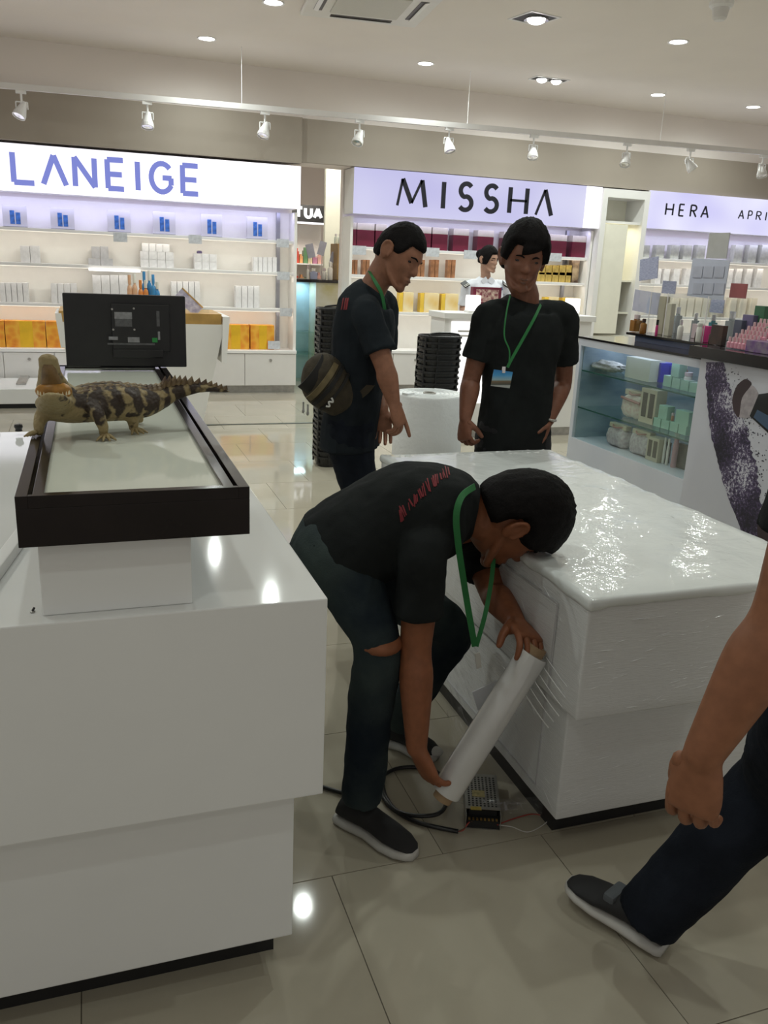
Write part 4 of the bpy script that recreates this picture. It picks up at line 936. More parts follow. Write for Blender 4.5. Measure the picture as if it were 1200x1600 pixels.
p = atx(1050, 660, XI + .025); bottle('tube', 'small copper tube between mint cartons on the middle glass shelf', (p.x, p.y, atx(1050, 661, XI).z), 0.009, 0.05, mat('copper', (0.45, 0.22, 0.14), 0.3, metal=.4), M_bp, cat='tube', cap=.3, neck=.8)
M_dkpack = mat('dark_blister', (0.06, 0.07, 0.06), 0.2, var=.3)
for k, (a, b, pt) in enumerate(((1033, 1046, 690), (1060, 1076, 694))): cbox('blister_pack', ['dark blister pack with white tubes at the bottom of the glass case', 'dark blister pack at the right end of the glass case'][k], a, b, pt, zb0, M_dkpack, cat='package', dx=0.02, xf=XI + 0.05)
for k, px in enumerate((1036, 1042)):
    p = atx(px, 718, XI + .03); bottle('tube', ['white slim tube, left one in front of the dark blister pack', 'white slim tube, right one in front of the dark blister pack'][k], (p.x, p.y, zb0), 0.008, 0.15, M_bw, M_bw, cat='tube', cap=.2, neck=.7)
p = atx(1052, 726, XI + .03); bottle('tube', 'tall dusty pink tube at the bottom of the glass case', (p.x, p.y, zb0), 0.016, 0.20, mat('dusty_pink2', (0.45, 0.26, 0.28), 0.35, var=.1), M_bp, cat='tube', cap=.2, neck=.8)

# ---------------------------------------------------------------- goods on top of the perfume counter
t = thing('riser', 'black glossy riser shelf on the perfume counter', 'riser', (3.30, 4.1, ZG))
ZR = ZG + 0.050
MB().box(3.06, XD, YG0 + 0.062, YG1 - 0.26, ZR - 0.014, ZR).build('top', M_black_gloss, t, bevel=0.002)
MB().box(3.10, XD - 0.02, YG0 + 0.08, YG1 - 0.30, ZG + 0.0006, ZR - 0.0142).build('plinth', mat('painted_blue_reflection', (0.05, 0.10, 0.22), 0.1), t)  # blue base colour paints in the reflections beneath the riser top
ZT2 = ZG + 0.056
def top(px, py, z): return atz(px, py, z)
def tbottle(label, px, py, r, h, m, mc, z=None, **k):
    zz = ZR if z is None else z; p = top(px, py, zz); p.x = min(max(p.x, 3.09), XD - 0.06)
    q_ = proj((p.x, p.y, zz)); d = atz(px, q_[1], zz); y = d.y if abs(d.x - p.x) < .2 else p.y
    return bottle(k.pop('name', 'perfume_bottle'), label, (p.x, max(y, YG0 + .1) if zz == ZR else min(y, YG0 - 0.02), zz), r, h, m, mc, **k)
M_amb = mat('amber_glass', (0.30, 0.13, 0.03), 0.08, var=.2); M_pink = mat('hot_pink', (0.62, 0.05, 0.24), 0.25, var=.1); M_pinkl = mat('soft_pink', (0.70, 0.32, 0.40), 0.25, var=.06)
M_drk = mat('dark_brown_glass', (0.05, 0.025, 0.02), 0.12); M_teal = mat('teal_glass', (0.03, 0.22, 0.27), 0.15); M_gry = mat('grey_glass', (0.28, 0.31, 0.32), 0.12)
tbottle('amber square perfume bottle at the left end of the perfume counter', 993, 518, 0.032, 0.10, M_amb, M_bp, square=True)
tbottle('small amber bottle beside the square amber perfume', 1004, 521, 0.020, 0.085, M_amb, M_drk)
tbottle('slender hot pink tube with black cap on the perfume counter', 1025, 523, 0.008, 0.085, M_pink, M_black, cap=.35, neck=.8)
tbottle('white printed tube with silver cap, left of the pair on the perfume counter', 1061, 530, 0.016, 0.105, M_bw, M_chrome)
tbottle('white printed tube, right of the pair on the perfume counter', 1072, 534, 0.016, 0.10, M_bw, M_bw, cap=.12, neck=.9)
tbottle('dark brown bottle with bow, left one beside the hot pink box', 1083, 534, 0.014, 0.075, M_drk, M_black); tbottle('dark brown bottle with bow, right one beside the hot pink box', 1093, 537, 0.014, 0.075, M_drk, M_black)
for k, (a, h, r, m, lb) in enumerate(((1094, .155, .022, M_gry, 'tall grey glass bottle behind the hot pink box'), (1108, .13, .018, M_gry, 'short grey glass bottle behind the black carton'), (1120, .13, .02, M_teal, 'teal glass bottle above the black carton'), (1142, .16, .028, M_gry, 'large clear grey bottle left of the pink nail polish'))):
    p = top(a, 520 + k * 4, ZR); bottle('perfume_bottle', lb, (3.40, p.y + 0.25 * (3.4 - p.x), ZR), r, h, m, M_chrome, square=True)
def tcard(name, label, px0, px1, pyt, x, zb, m, dx=0.03, cat='box'):
    A = atx(px0, pyt, x); B = atx(px1, pyt, x); zt = atx((px0 + px1) / 2, pyt, x).z
    y0, y1 = min(A.y, B.y), max(A.y, B.y)
    return tag(MB().box(x, x + dx, y0, y1, zb + .0006, zt).build(name, m, bevel=0.002), label, cat)
tcard('carton', 'tall slim beige carton with dark slot on the perfume counter', 1031, 1041, 463, 3.18, ZR, M_beige); tcard('carton', 'tall wide beige carton in front of the slim one', 1042, 1050, 474, 3.16, ZR, M_beige)
tcard('carton', 'hot pink carton on the perfume counter', 1096, 1108, 509, 3.12, ZR, M_pink); tcard('carton', 'pinkish beige carton next to the hot pink carton', 1082, 1090, 506, 3.24, ZR, M_bp, dx=.02)
ZB = ZG + 0.055
def bcard(name, label, px0, px1, pyt, x, m, dx=0.03, cat='box', z=None):
    return tcard(name, label, px0, px1, pyt, x, ZB if z is None else z, m, dx, cat)
bcard('carton', 'black carton with gold edge between pink carton and nail polish', 1112, 1131, 508, 3.02, mat('black_gold', (0.015, 0.010, 0.010), 0.3, col2=(0.06, 0.03, 0.02), scale=12))
# pink nail polish tiers
t = thing('tier_stand', 'clear stepped stand carrying the pink nail polish bottles', 'stand', (3.15, 3.2, ZB))
py_ = atx(1158, 540, 3.0).y
np_b = MB().lathe([(0.001, 0), (0.0105, 0), (0.0115, 0.003), (0.0115, 0.026), (0.006, 0.030), (0.001, 0.030)], n=10).mesh('body'); np_b.materials.append(M_pinkl)
np_c = MB().lathe([(0.001, 0.030), (0.007, 0.030), (0.006, 0.052), (0.001, 0.052)], n=8).mesh('cap'); np_c.materials.append(mat('rose_cap', (0.62, 0.42, 0.44), 0.3))
yA, yB = atx(1136, 541, 2.97).y, atx(1176, 550, 2.97).y
for r in range(6):
    x = 2.97 + r * 0.034; z = ZB + r * 0.018
    MB().box(x - 0.014, x + 0.018, yB - 0.02, yA + 0.02, ZB + 0.0006 if r == 0 else z - 0.014, z + 0.004).build('step', M_acrylic, t)
    for c in range(7):
        y = yA - (yA - yB) * (c + 0.5) / 7
        b = thing('nail_polish', 'small pink nail polish, %s from the left in %s row' % (ORD[c], ('the front', 'the second', 'the third', 'the fourth', 'the fifth', 'the rearmost')[r]), 'nail polish', (x, y, z + 0.0046), group='pink nail polish row %s' % 'abcdef'[r])
        put('body', np_b, parent=b); put('cap', np_c, parent=b)
bcard('carton', 'purple printed box lying in front of the nail polish', 1166, 1215, 534, 2.95, mat('purple_print', (0.13, 0.04, 0.20), 0.35, col2=(0.25, 0.2, 0.25), scale=25), dx=0.10)
p = atx(1190, 545, 3.05)
t = thing('plush_plant', 'pot of green and pink flowers at the right picture edge', 'plant', (3.12, p.y, ZB))
MB().lathe([(0.001, 0), (0.03, 0), (0.04, 0.05), (0.001, 0.05)], (3.12, p.y, ZB + .0006), 16).build('pot', M_bp, t)
MB().tube([(3.12, p.y, ZB + .05), (3.12, p.y - 0.01, ZB + 0.13)], 0.006, 6).build('stem', mat('leaf_green', (0.06, 0.16, 0.07), 0.5, var=.2), t)
for i in range(7):
    a = i * 0.9; MB().ball((3.12 + 0.03 * math.cos(a), p.y + 0.03 * math.sin(a), ZB + 0.08 + 0.012 * i), (0.024, 0.012, 0.008), Matrix.Rotation(a, 3, 'Z') @ Matrix.Rotation(0.5, 3, 'Y'), 10, 6).build('leaf', mat('leaf_green', (0.06, 0.16, 0.07), 0.5), t)
MB().ball((3.10, p.y, ZB + 0.12), (0.022, 0.022, 0.018), None, 10, 6).build('flower', mat('salmon', (0.62, 0.32, 0.24), 0.5, var=.1), t)
# sign cards and acrylic sheets standing on the counter
def card_on_rod(label, px0, px1, pyt, pyb, x, m, tilt=0.0, zb=None, cat='sign card', name='sign_card'):
    A = atx(px0, (pyt + pyb) / 2, x); B = atx(px1, (pyt + pyb) / 2, x); zt = atx((px0 + px1) / 2, pyt, x).z; zl = atx((px0 + px1) / 2, pyb, x).z
    c = Vector((x, (A.y + B.y) / 2, (zt + zl) / 2)); base = ZR if zb is None else zb
    t = thing(name, label, cat, (x, c.y, base))
    MB().obox(c, (0.004, abs(A.y - B.y), zt - zl), Matrix.Rotation(tilt, 3, 'X')).build('card', m, t)
    MB().box(x + 0.003, x + 0.006, c.y - abs(A.y - B.y) * .35, c.y + abs(A.y - B.y) * .35, base + 0.0006, zt - 0.01).build('acrylic_back', M_acrylic, t)
    MB().box(x - 0.02, x + 0.03, c.y - 0.03, c.y + 0.03, base + 0.0004, base + 0.004).build('foot', M_acrylic, t)
    return t
M_pap = mat('paper_lilac', (0.50, 0.50, 0.60), 0.5, col2=(0.44, 0.44, 0.55), scale=18)
M_pap2 = mat('paper_note', (0.46, 0.48, 0.62), 0.5, col2=(0.30, 0.32, 0.48), scale=45, stretch=(1, 1, 6))
M_pap3 = mat('grey_sheet', (0.42, 0.41, 0.39), 0.5, var=.08)
card_on_rod('lilac paper sheet with dark top edge at the left end of the perfume counter', 990, 1030, 455, 489, 3.22, M_pap, 0.05)
card_on_rod('white handwritten note sheet tilted on the perfume counter', 1000, 1028, 403, 437, 3.12, M_pap2, -0.12)
card_on_rod('small square blue-white note above the beige cartons', 1035, 1056, 439, 459, 3.22, M_pap2)
tg = card_on_rod('large pale acrylic panel with six faint squares', 1078, 1136, 405, 466, 3.42, mat('frosted_panel', (0.46, 0.48, 0.56), 0.4, var=.05), 0.03)
for r in range(2):
    for c in range(3):
        a = 1084 + c * 17; b = 416 + r * 26
        A = atx(a, b, 3.415); B = atx(a + 12, b + 18, 3.415)
        MB().box(3.4145, 3.4172, B.y, A.y, B.z, A.z).build('printed_square', mat('faint_square', (0.42, 0.43, 0.50), 0.4, var=.1), tg)
card_on_rod('plain grey sheet standing above the pale panel', 1106, 1138, 364, 404, 3.48, M_pap3)
card_on_rod('dusty red square sign on the perfume counter', 1141, 1167, 443, 466, 3.38, mat('dusty_red', (0.30, 0.08, 0.08), 0.45, var=.2), zb=ZB)
card_on_rod('white note card above the black carton', 1110, 1131, 468, 489, 3.34, M_pap2)
for k, (a, lb) in enumerate(((1011, 'clear acrylic divider at the left end of the perfume counter'), (1037, 'clear acrylic divider left of the white tubes'), (1100, 'clear acrylic divider beside the hot pink carton'))):
    p0 = atx(a, 500, 3.10)
    t = thing('acrylic_divider', lb, 'divider', (3.2, p0.y, ZR))
    MB().box(3.11, 3.40, p0.y - 0.0015, p0.y + 0.0015, ZR + 0.0006, ZR + 0.24).build('sheet', M_acrylic, t)
    MB().box(3.107, 3.110, p0.y - 0.0025, p0.y + 0.0025, ZR + 0.0006, ZR + 0.24).build('bright_edge', mat('acrylic_edge', (0.75, 0.72, 0.72), 0.2), t)

for k, (a, b, pt, m, lb) in enumerate(((1148, 1160, 500, mat('slate_card', (0.10, 0.11, 0.15), .4, var=.15), 'slate grey carton behind the pink nail polish'), (1161, 1178, 492, mat('violet_card', (0.16, 0.13, 0.24), .4, var=.2), 'violet carton behind the pink nail polish'), (1180, 1196, 478, mat('forest_card', (0.05, 0.16, 0.08), .4, var=.2), 'dark green carton at the right end behind the nail polish'))):
    bcard('carton', lb, a, b, pt, 3.24 + .03 * k, m, dx=.04)
# ================================================================ fused bodies (people, crocodile)
def fuse(mb, voxel=0.005, it=4, fac=0.5):
    me = mb.mesh('raw'); o = bpy.data.objects.new('raw', me); COL.objects.link(o)
    r = o.modifiers.new('r', 'REMESH'); r.mode = 'VOXEL'; r.voxel_size = voxel; r.adaptivity = 0.0
    if it:
        s = o.modifiers.new('s', 'SMOOTH'); s.iterations = it; s.factor = fac
    dg = bpy.context.evaluated_depsgraph_get(); ev = o.evaluated_get(dg)
    out = bpy.data.meshes.new_from_object(ev)
    bpy.data.objects.remove(o); bpy.data.meshes.remove(me)
    out.polygons.foreach_set('use_smooth', [True] * len(out.polygons))
    return out
def join_raw(me, mb):
    """append the loops of mb to mesh me (fingers rooted in the palm, ears, ...)"""
    bm = bmesh.new(); bm.from_mesh(me)
    m2 = mb.mesh('tmp', smooth=True); bm.from_mesh(m2); bm.to_mesh(me); bm.free(); bpy.data.meshes.remove(m2)
    me.polygons.foreach_set('use_smooth', [True] * len(me.polygons)); return me
def mesh_obj(name, me, m, parent=None):
    sh = wloc(parent) if parent is not None else Vector((0, 0, 0))
    me.transform(Matrix.Translation(-sh)); o = bpy.data.objects.new(name, me); COL.objects.link(o)
    me.materials.clear(); me.materials.append(m)
    if parent is not None: o.parent = parent
    return o
def crumple(me, amp, freq, seed=0.0, aniso=(1, 1, 1)):
    n = len(me.vertices); co = [0.0] * (3 * n); me.vertices.foreach_get('co', co)
    nr = [0.0] * (3 * n); me.vertex_normals.foreach_get('vector', nr)
    off = Vector((seed, seed * 1.7, -seed))
    for i in range(n):
        p = Vector((co[3 * i] * aniso[0], co[3 * i + 1] * aniso[1], co[3 * i + 2] * aniso[2])) * freq + off
        k = noise.noise(p) + 0.5 * noise.noise(p * 2.1); k = amp * (k if k < 0 else k * 0.9)
        co[3 * i] += nr[3 * i] * k; co[3 * i + 1] += nr[3 * i + 1] * k; co[3 * i + 2] += nr[3 * i + 2] * k
    me.vertices.foreach_set('co', co); me.update(); return me

# ================================================================ white counter at the left
CXR, CYF, CYB = 0.393, 1.400, 3.06
t = thing('display_counter', 'large white glossy counter with overhanging top block in the left foreground', 'counter', (-0.7, 2.2, 0))
MB().box(-2.1, CXR, CYF, CYB, 0.48, 0.90).build('upper_block', M_white, t, bevel=0.003)
MB().box(-2.05, 0.347, 1.452, CYB - 0.05, 0.10, 0.48).build('lower_block', M_white, t, bevel=0.004)
MB().box(-2.0, 0.321, 1.527, CYB - 0.1, 0.0, 0.10).build('plinth', M_black, t)
b0 = atz(-60, 975, 0.9); b1 = atz(34, 846, 0.9); bd_ = (b1 - b0).normalized(); bl = 0.46; bc_ = b0 + bd_ * bl / 2
MB().obox((bc_.x, bc_.y, 0.9125), (0.026, bl, 0.0244), Matrix.Rotation(-math.atan2(bd_.x, bd_.y), 3, 'Z')).build('raised_strip', M_white_matt, t, bevel=0.003)
MB().box(-2.1, -0.3, CYB - 0.09, CYB - 0.02, 0.9003, 0.912).build('rear_strip', M_white_matt, t, bevel=0.003)
p = atz(51, 957, 0.9)
t = thing('screw', 'tiny dark screw lying on the white counter left of the pedestal', 'screw', (p.x, p.y, 0.9))
MB().lathe([(0.0005, 0), (0.004, 0), (0.0045, 0.002), (0.0005, 0.003)], (p.x, p.y, 0.9004), 10).build('head', M_steel, t)
MB().cyl((p.x, p.y, 0.903), (p.x + 0.003, p.y + 0.004, 0.907), 0.002, n=8).build('shank', M_black, t)
p = atz(33, 662, 0.915)
t = thing('knob', 'small black knob at the rear edge of the white counter', 'knob', (p.x, CYB - 0.05, 0.912))
MB().lathe([(0.001, 0), (0.012, 0), (0.010, 0.006), (0.014, 0.014), (0.012, 0.022), (0.001, 0.022)], (p.x, CYB - 0.05, 0.9125), 14).build('grip', M_black, t)
MB().lathe([(0.001, 0.0222), (0.007, 0.0222), (0.006, 0.026), (0.001, 0.026)], (p.x, CYB - 0.05, 0.9125), 12).build('button', M_steel, t)
tag(MB().box(-0.100, 0.150, 1.432, 2.95, 0.9004, 1.0345).build('pedestal', M_white, bevel=0.002), 'white block pedestal carrying the dark framed display case', 'pedestal')

# dark framed flat display
t = thing('display_case', 'long dark framed case with frosted glass top on the white pedestal', 'display case', (0.06, 2.2, 1.035))
dx0, dx1, dy0, dy1 = -0.126, 0.248, 1.400, 3.10
M_frame = mat('dark_frame', (0.014, 0.010, 0.010), 0.14, var=0.3, scale=6, spec=0.3)
MB().box(dx0, dx1, dy0, dy1, 1.035, 1.100).build('tray', M_frame, t, bevel=0.001)
def rails(i0, i1, zt, nm, end):
    for a in ((dx0 + i0, dx0 + i1, dy0 + end, dy1 - end), (dx1 - i1, dx1 - i0, dy0 + end, dy1 - end)): MB().box(*a, 1.100, zt).build(nm, M_frame, t, bevel=0.001)
    w = (i1 - i0) * 0.6
    for a in ((dx0 + i1, dx1 - i1, dy0 + end, dy0 + end + w), (dx0 + i1, dx1 - i1, dy1 - end - w, dy1 - end)): MB().box(*a, 1.100, zt).build(nm, M_frame, t, bevel=0.001)
rails(0.0, 0.019, 1.121, 'outer_rail', 0.0); rails(0.025, 0.043, 1.119, 'inner_rail', 0.016)
M_frost = mat('frosted_glass', (0.66, 0.68, 0.60), 0.06, var=0.03, scale=3)
MB().box(dx0 + 0.043, dx1 - 0.043, dy0 + 0.027, dy1 - 0.027, 1.100, 1.112).build('glass_top', M_frost, t)
ZD = 1.112

# monitor seen from behind
YM = 3.015
A, B = aty(96, 461, YM), aty(289, 460, YM); Cc, Dd = aty(106, 565, YM), aty(292, 571, YM)
t = thing('monitor', 'black flat monitor seen from behind on the display case', 'monitor', ((A.x + B.x) / 2, YM + 0.02, 1.119))
zb_, zt_m = 1.123, (A.z + B.z) / 2
cx_m = (A.x + B.x + Cc.x + Dd.x) / 4; wm = (B.x - A.x)
M_mon = mat('monitor_plastic', (0.010, 0.010, 0.011), 0.35, var=0.15, scale=30)
MB().box(cx_m - wm / 2, cx_m + wm / 2, YM + 0.012, YM + 0.034, zb_, zt_m).build('screen_housing', M_mon, t, bevel=0.004)
hm_ = zt_m - zb_
MB().box(cx_m - wm * .12, cx_m + wm * .36, YM - 0.006, YM + 0.0118, zb_ + hm_ * .22, zb_ + hm_ * .88).build('rear_hump', M_mon, t, bevel=0.005)
MB().box(cx_m - wm * .12, cx_m + wm * .30, YM - 0.012, YM - 0.0062, zb_ + hm_ * .14, zb_ + hm_ * .26).build('port_ledge', M_mon, t, bevel=0.003)
MB().box(cx_m - 0.09, cx_m + 0.09, YM + 0.004, YM + 0.05, 1.1196, zb_ - 0.0002).build('foot', M_mon, t)
M_lbl = mat('grey_label', (0.10, 0.10, 0.105), 0.5, var=.25, scale=80); M_lblw = mat('pale_label', (0.26, 0.26, 0.27), 0.5, var=.2, scale=80)
def mon_r(nm, px0, px1, py0, py1, m, y=YM - 0.0065):
    a = aty(px0, py1, y); b = aty(px1, py0, y); MB().box(a.x, b.x, y, y + 0.0004, a.z, b.z).build(nm, m, t)
mon_r('rating_label', 179, 206, 488, 498, M_lblw); mon_r('rating_label', 180, 206, 499, 510, M_lbl)
mon_r('barcode_label', 170, 184, 526, 531, M_lblw); mon_r('barcode_label', 200, 218, 527, 535, M_lblw); mon_r('green_sticker', 238, 246, 528, 535, mat('green_sticker', (0.02, 0.25, 0.05), 0.4))
mon_r('slot_line', 168, 242, 536.5, 538.5, M_lbl); mon_r('slot_line', 245, 249, 486, 510, M_lbl); mon_r('slot_line', 247, 250, 518, 531, M_lblw)
for px, py in ((175, 483), (209, 482), (177, 515), (210, 515)):
    a = aty(px, py, YM - 0.0065); MB().cyl((a.x, YM - 0.0085, a.z), (a.x, YM - 0.006, a.z), 0.0035, n=8).build('screw', M_steel, t)

# ================================================================ crocodile
def croc_mat(name, light, dark, scale=18, bands=True):
    m = bpy.data.materials.new(name); m.use_nodes = True; nt = m.node_tree; b = nt.nodes['Principled BSDF']; b.inputs['Roughness'].default_value = 0.6
    tc = nt.nodes.new('ShaderNodeTexCoord')
    n = nt.nodes.new('ShaderNodeTexNoise'); n.inputs['Scale'].default_value = 44; n.inputs['Detail'].default_value = 4; nt.links.new(tc.outputs['Object'], n.inputs[0])
    w = nt.nodes.new('ShaderNodeTexWave'); w.wave_type = 'BANDS'; w.bands_direction = 'X'; w.inputs['Scale'].default_value = 9.0; w.inputs['Distortion'].default_value = 7.0; w.inputs['Detail'].default_value = 2; w.inputs['Detail Scale'].default_value = 2.5
    nt.links.new(tc.outputs['Object'], w.inputs[0])
    sx = nt.nodes.new('ShaderNodeSeparateXYZ'); nt.links.new(tc.outputs['Object'], sx.inputs[0])
    # belly and head stay pale: darkness grows with height along the trunk
    rg = nt.nodes.new('ShaderNodeMapRange'); rg.inputs[1].default_value = 0.010; rg.inputs[2].default_value = 0.055; rg.inputs[3].default_value = -0.25; rg.inputs[4].default_value = 0.18; nt.links.new(sx.outputs[2], rg.inputs[0])
    hx = nt.nodes.new('ShaderNodeMapRange'); hx.inputs[1].default_value = -0.11; hx.inputs[2].default_value = -0.06; hx.inputs[3].default_value = -0.5; hx.inputs[4].default_value = 0.0; nt.links.new(sx.outputs[0], hx.inputs[0])
    a1 = nt.nodes.new('ShaderNodeMath'); a1.operation = 'MULTIPLY_ADD'; a1.inputs[1].default_value = 0.28; nt.links.new(w.outputs[1], a1.inputs[0]); nt.links.new(n.outputs[0], a1.inputs[2])
    a2 = nt.nodes.new('ShaderNodeMath'); a2.operation = 'ADD'; nt.links.new(a1.outputs[0], a2.inputs[0]); nt.links.new(rg.outputs[0], a2.inputs[1])
    a3 = nt.nodes.new('ShaderNodeMath'); a3.operation = 'ADD'; nt.links.new(a2.outputs[0], a3.inputs[0]); nt.links.new(hx.outputs[0], a3.inputs[1])
    r = nt.nodes.new('ShaderNodeValToRGB'); e = r.color_ramp.elements; e[0].position = 0.66; e[0].color = (*light, 1); e[1].position = 0.80; e[1].color = (*dark, 1)
    nt.links.new(a3.outputs[0], r.inputs[0]); nt.links.new(r.outputs[0], b.inputs['Base Color'])
    v = nt.nodes.new('ShaderNodeTexVoronoi'); v.inputs['Scale'].default_value = 110; nt.links.new(tc.outputs['Object'], v.inputs[0])
    bp = nt.nodes.new('ShaderNodeBump'); bp.inputs['Strength'].default_value = 0.6; bp.inputs['Distance'].default_value = 0.004; bp.invert = True; nt.links.new(v.outputs['Distance'], bp.inputs['Height']); nt.links.new(bp.outputs[0], b.inputs['Normal'])
    return m
M_croc = croc_mat('crocodile_skin', (0.31, 0.24, 0.115), (0.035, 0.022, 0.014))
fB = atz(170, 686, ZD); fC = atz(213, 676, ZD); YB_ = fC.y + 0.03
def cp(px, py, y): return aty(px, py, y)
yb = fB.y + 0.05
t = thing('crocodile', 'small stuffed crocodile with wide open jaws standing on the display case', 'crocodile', (cp(170, 640, yb).x, yb, ZD))
spine = [(88, 634, yb - 0.02, .040), (112, 634, yb, .044), (140, 630, yb + .01, .048), (172, 628, yb + .02, .050), (205, 628, yb + .03, .046), (228, 627, yb + .04, .040), (248, 621, yb + .05, .033), (268, 613, yb + .05, .026), (290, 608, yb + .05, .019), (318, 606, yb + .05, .012), (340, 609, yb + .05, .007), (358, 612, yb + .05, .003)]
SP = [cp(a, b, y) for a, b, y, r in spine]; SR = [s[3] for s in spine]
mb = MB(); mb.tube(SP, SR, 16, sub=5, flat=0.86, round_ends=True)
hinge = cp(84, 622, yb - 0.055)
def leg(pts, rs): mb.tube(pts, rs, 10, sub=4, round_ends=True)
sh1 = cp(140, 636, yb + .0)
leg([cp(142, 634, yb - 0.02), cp(152, 646, fB.y + 0.0), cp(160, 664, fB.y - 0.005), fB + Vector((-0.01, 0.004, 0.012))], [.020, .016, .012, .010])
leg([cp(195, 622, yb - 0.01), cp(199, 638, fC.y - .005), cp(207, 655, fC.y), fC + Vector((-.006, 0.004, 0.014))], [.024, .019, .014, .012])
fA = atz(52, 682, 1.121)
leg([cp(82, 640, yb - .02), cp(66, 650, fA.y + .02), cp(61, 665, fA.y + .005), fA + Vector((0.012, 0.004, 0.010))], [.021, .016, .012, .010])
fD = SP[4] + Vector((0.02, 0.09, 0)); fD.z = ZD
leg([SP[4] + Vector((0, 0.02, 0)), SP[4] + Vector((0.01, 0.07, -0.015)), fD + Vector((0, 0, 0.012))], [.022, .016, .011])
# upper jaw raised, lower jaw towards the viewer
ju = [cp(88, 622, yb - 0.03), cp(84, 606, yb - 0.05), cp(79, 585, yb - 0.075), cp(75, 562, yb - 0.095)]
wj = [(.036, .022), (.034, .020), (.024, .016), (.019, .013)]
def jaw(path, wid, side=Vector((1, 0, 0))):
    rings = []; n = 14
    ext = catmull([Vector((p.x, p.y, p.z, w[0], w[1])) for p, w in zip(path, wid)], 4)
    P = [Vector(e[:3]) for e in ext]
    for i, e in enumerate(ext):
        d = (P[min(i + 1, len(P) - 1)] - P[max(i - 1, 0)]).normalized(); u = d.cross(side).normalized()
        rings.append([P[i] + side * (e[3] * math.cos(2 * math.pi * j / n)) + u * (e[4] * math.sin(2 * math.pi * j / n)) for j in range(n)])
    d = (P[-1] - P[-2]).normalized(); last = rings[-1]
    for s_, k in ((0.7, 0.008), (0.3, 0.012)): rings.append([P[-1] + d * k + (Vector(q_) - P[-1]) * s_ for q_ in last])
    mb.loft(rings)
jaw(ju, wj)
jl = [cp(88, 632, yb - 0.02), cp(85, 630, yb - 0.06), cp(84, 626, yb - 0.10), cp(83, 620, yb - 0.135)]
jaw(jl, [(.040, .026), (.038, .022), (.032, .014), (.024, .009)])
mb.ball(cp(100, 615, yb - .01), (.026, .03, .026)); mb.ball(cp(96, 603, yb - .035), (.010, .012, .010)); mb.ball(cp(72, 604, yb - .035), (.010, .012, .010))
me = fuse(mb, 0.0035, 3)
crumple(me, 0.0012, 60)
# toes
tm = MB()
for f, dr in ((fB, -0.35), (fC, 0.1), (fA, -0.9)):
    for k in range(4):
        a = dr - 1.2 + (k - 1.5) * 0.42
        d = Vector((math.cos(a), math.sin(a), 0)) if f is not fA else Vector((-abs(math.cos(a * .5)), math.sin(a) * .4, 0))
        b0 = f + Vector((-0.006 if f is not fA else .008, 0.0, 0.010)); tm.tube([b0, b0 + d * 0.018 + Vector((0, 0, -0.002)), b0 + d * 0.034 + Vector((0, 0, -0.0072))], [.0055, .0042, .0015], 7, sub=3)
join_raw(me, tm)
mesh_obj('body', me, M_croc, t)
# scutes on back and tail
M_scute = mat('scute_brown', (0.09, 0.055, 0.035), 0.5, col2=(0.25, 0.18, 0.09), scale=40)
P4 = catmull([Vector((p.x, p.y, p.z, r)) for p, r in zip(SP, SR)], 8); sc = MB()
for i in range(10, len(P4) - 3):
    p = Vector(P4[i][:3]); r = P4[i][3]; tail = i > 50
    if tail and i % 3: continue
    if not tail and i % 3: continue
    up = Vector((0, -0.25, 1)).normalized(); hgt = (0.010 + 0.22 * r if tail else 0.004); bw = 0.008 + 0.1 * r
    rows = ((0, 1.0),) if i > 66 else ((-0.35, 1.0), (0.35, 1.0)) if tail else ((-0.75, .8), (-0.3, 1), (0.2, 1), (0.6, .8))
    for off, kk in rows:
        u = (up + Vector((0, -off, 0))).normalized(); c = p + u * r * 0.86
        d = (Vector(P4[min(i + 1, len(P4) - 1)][:3]) - Vector(P4[i - 1][:3])).normalized()
        tip = c + u * hgt * kk + d * 0.006
        s_ = d.cross(u).normalized()
        k0 = len(sc.v); sc.add([c - d * bw, c + s_ * bw * .6, c + d * bw, c - s_ * bw * .6, tip], [(0, 1, 4), (1, 2, 4), (2, 3, 4), (3, 0, 4), (3, 2, 1, 0)])
sc.build('scutes', M_scute, t)
# mouth lining, teeth, eyes
M_mouth = mat('mouth_orange', (0.42, 0.20, 0.035), 0.35, var=.3, scale=60)
lin = MB()
fwd = Vector((0, -1, 0))
def at_j(path, f): 
    c_ = catmull(path, 8); return c_[int(f * (len(c_) - 1))]
rings = []
for f, w in ((0.02, .026), (0.3, .027), (0.6, .020), (0.85, .014), (0.98, .009)):
    p = at_j(ju, f); d = (at_j(ju, min(f + .1, 1)) - at_j(ju, max(f - .1, 0))).normalized(); n_ = d.cross(Vector((1, 0, 0))).normalized()
    if n_.y > 0: n_ = -n_
    th = {0.02: .024, 0.3: .0205, 0.6: .0172, 0.85: .0150, 0.98: .0135}[f]
    rings.append([p + Vector((1, 0, 0)) * w * math.cos(a) + n_ * (th - 0.004 + 0.005 * max(0, math.sin(a))) for a in [2 * math.pi * j / 12 for j in range(12)]])
lin.loft(rings).build('palate', mat('palate_brown', (0.20, 0.12, 0.05), 0.4, var=.3, scale=50), t, smooth=True)
pm = cp(84, 611, yb - 0.085)
MB().ball(cp(84, 611, yb - .074), (.036, .014, .020)).build('throat', M_mouth, t, smooth=True)
th = MB(); M_tooth = mat('tooth', (0.72, 0.64, 0.45), 0.3)
tooth = MB().lathe([(0.0003, 0.0075), (0.0012, 0.004), (0.0018, 0), (0.0003, -0.001)][::-1], n=6).mesh('tooth'); tooth.materials.append(M_tooth)
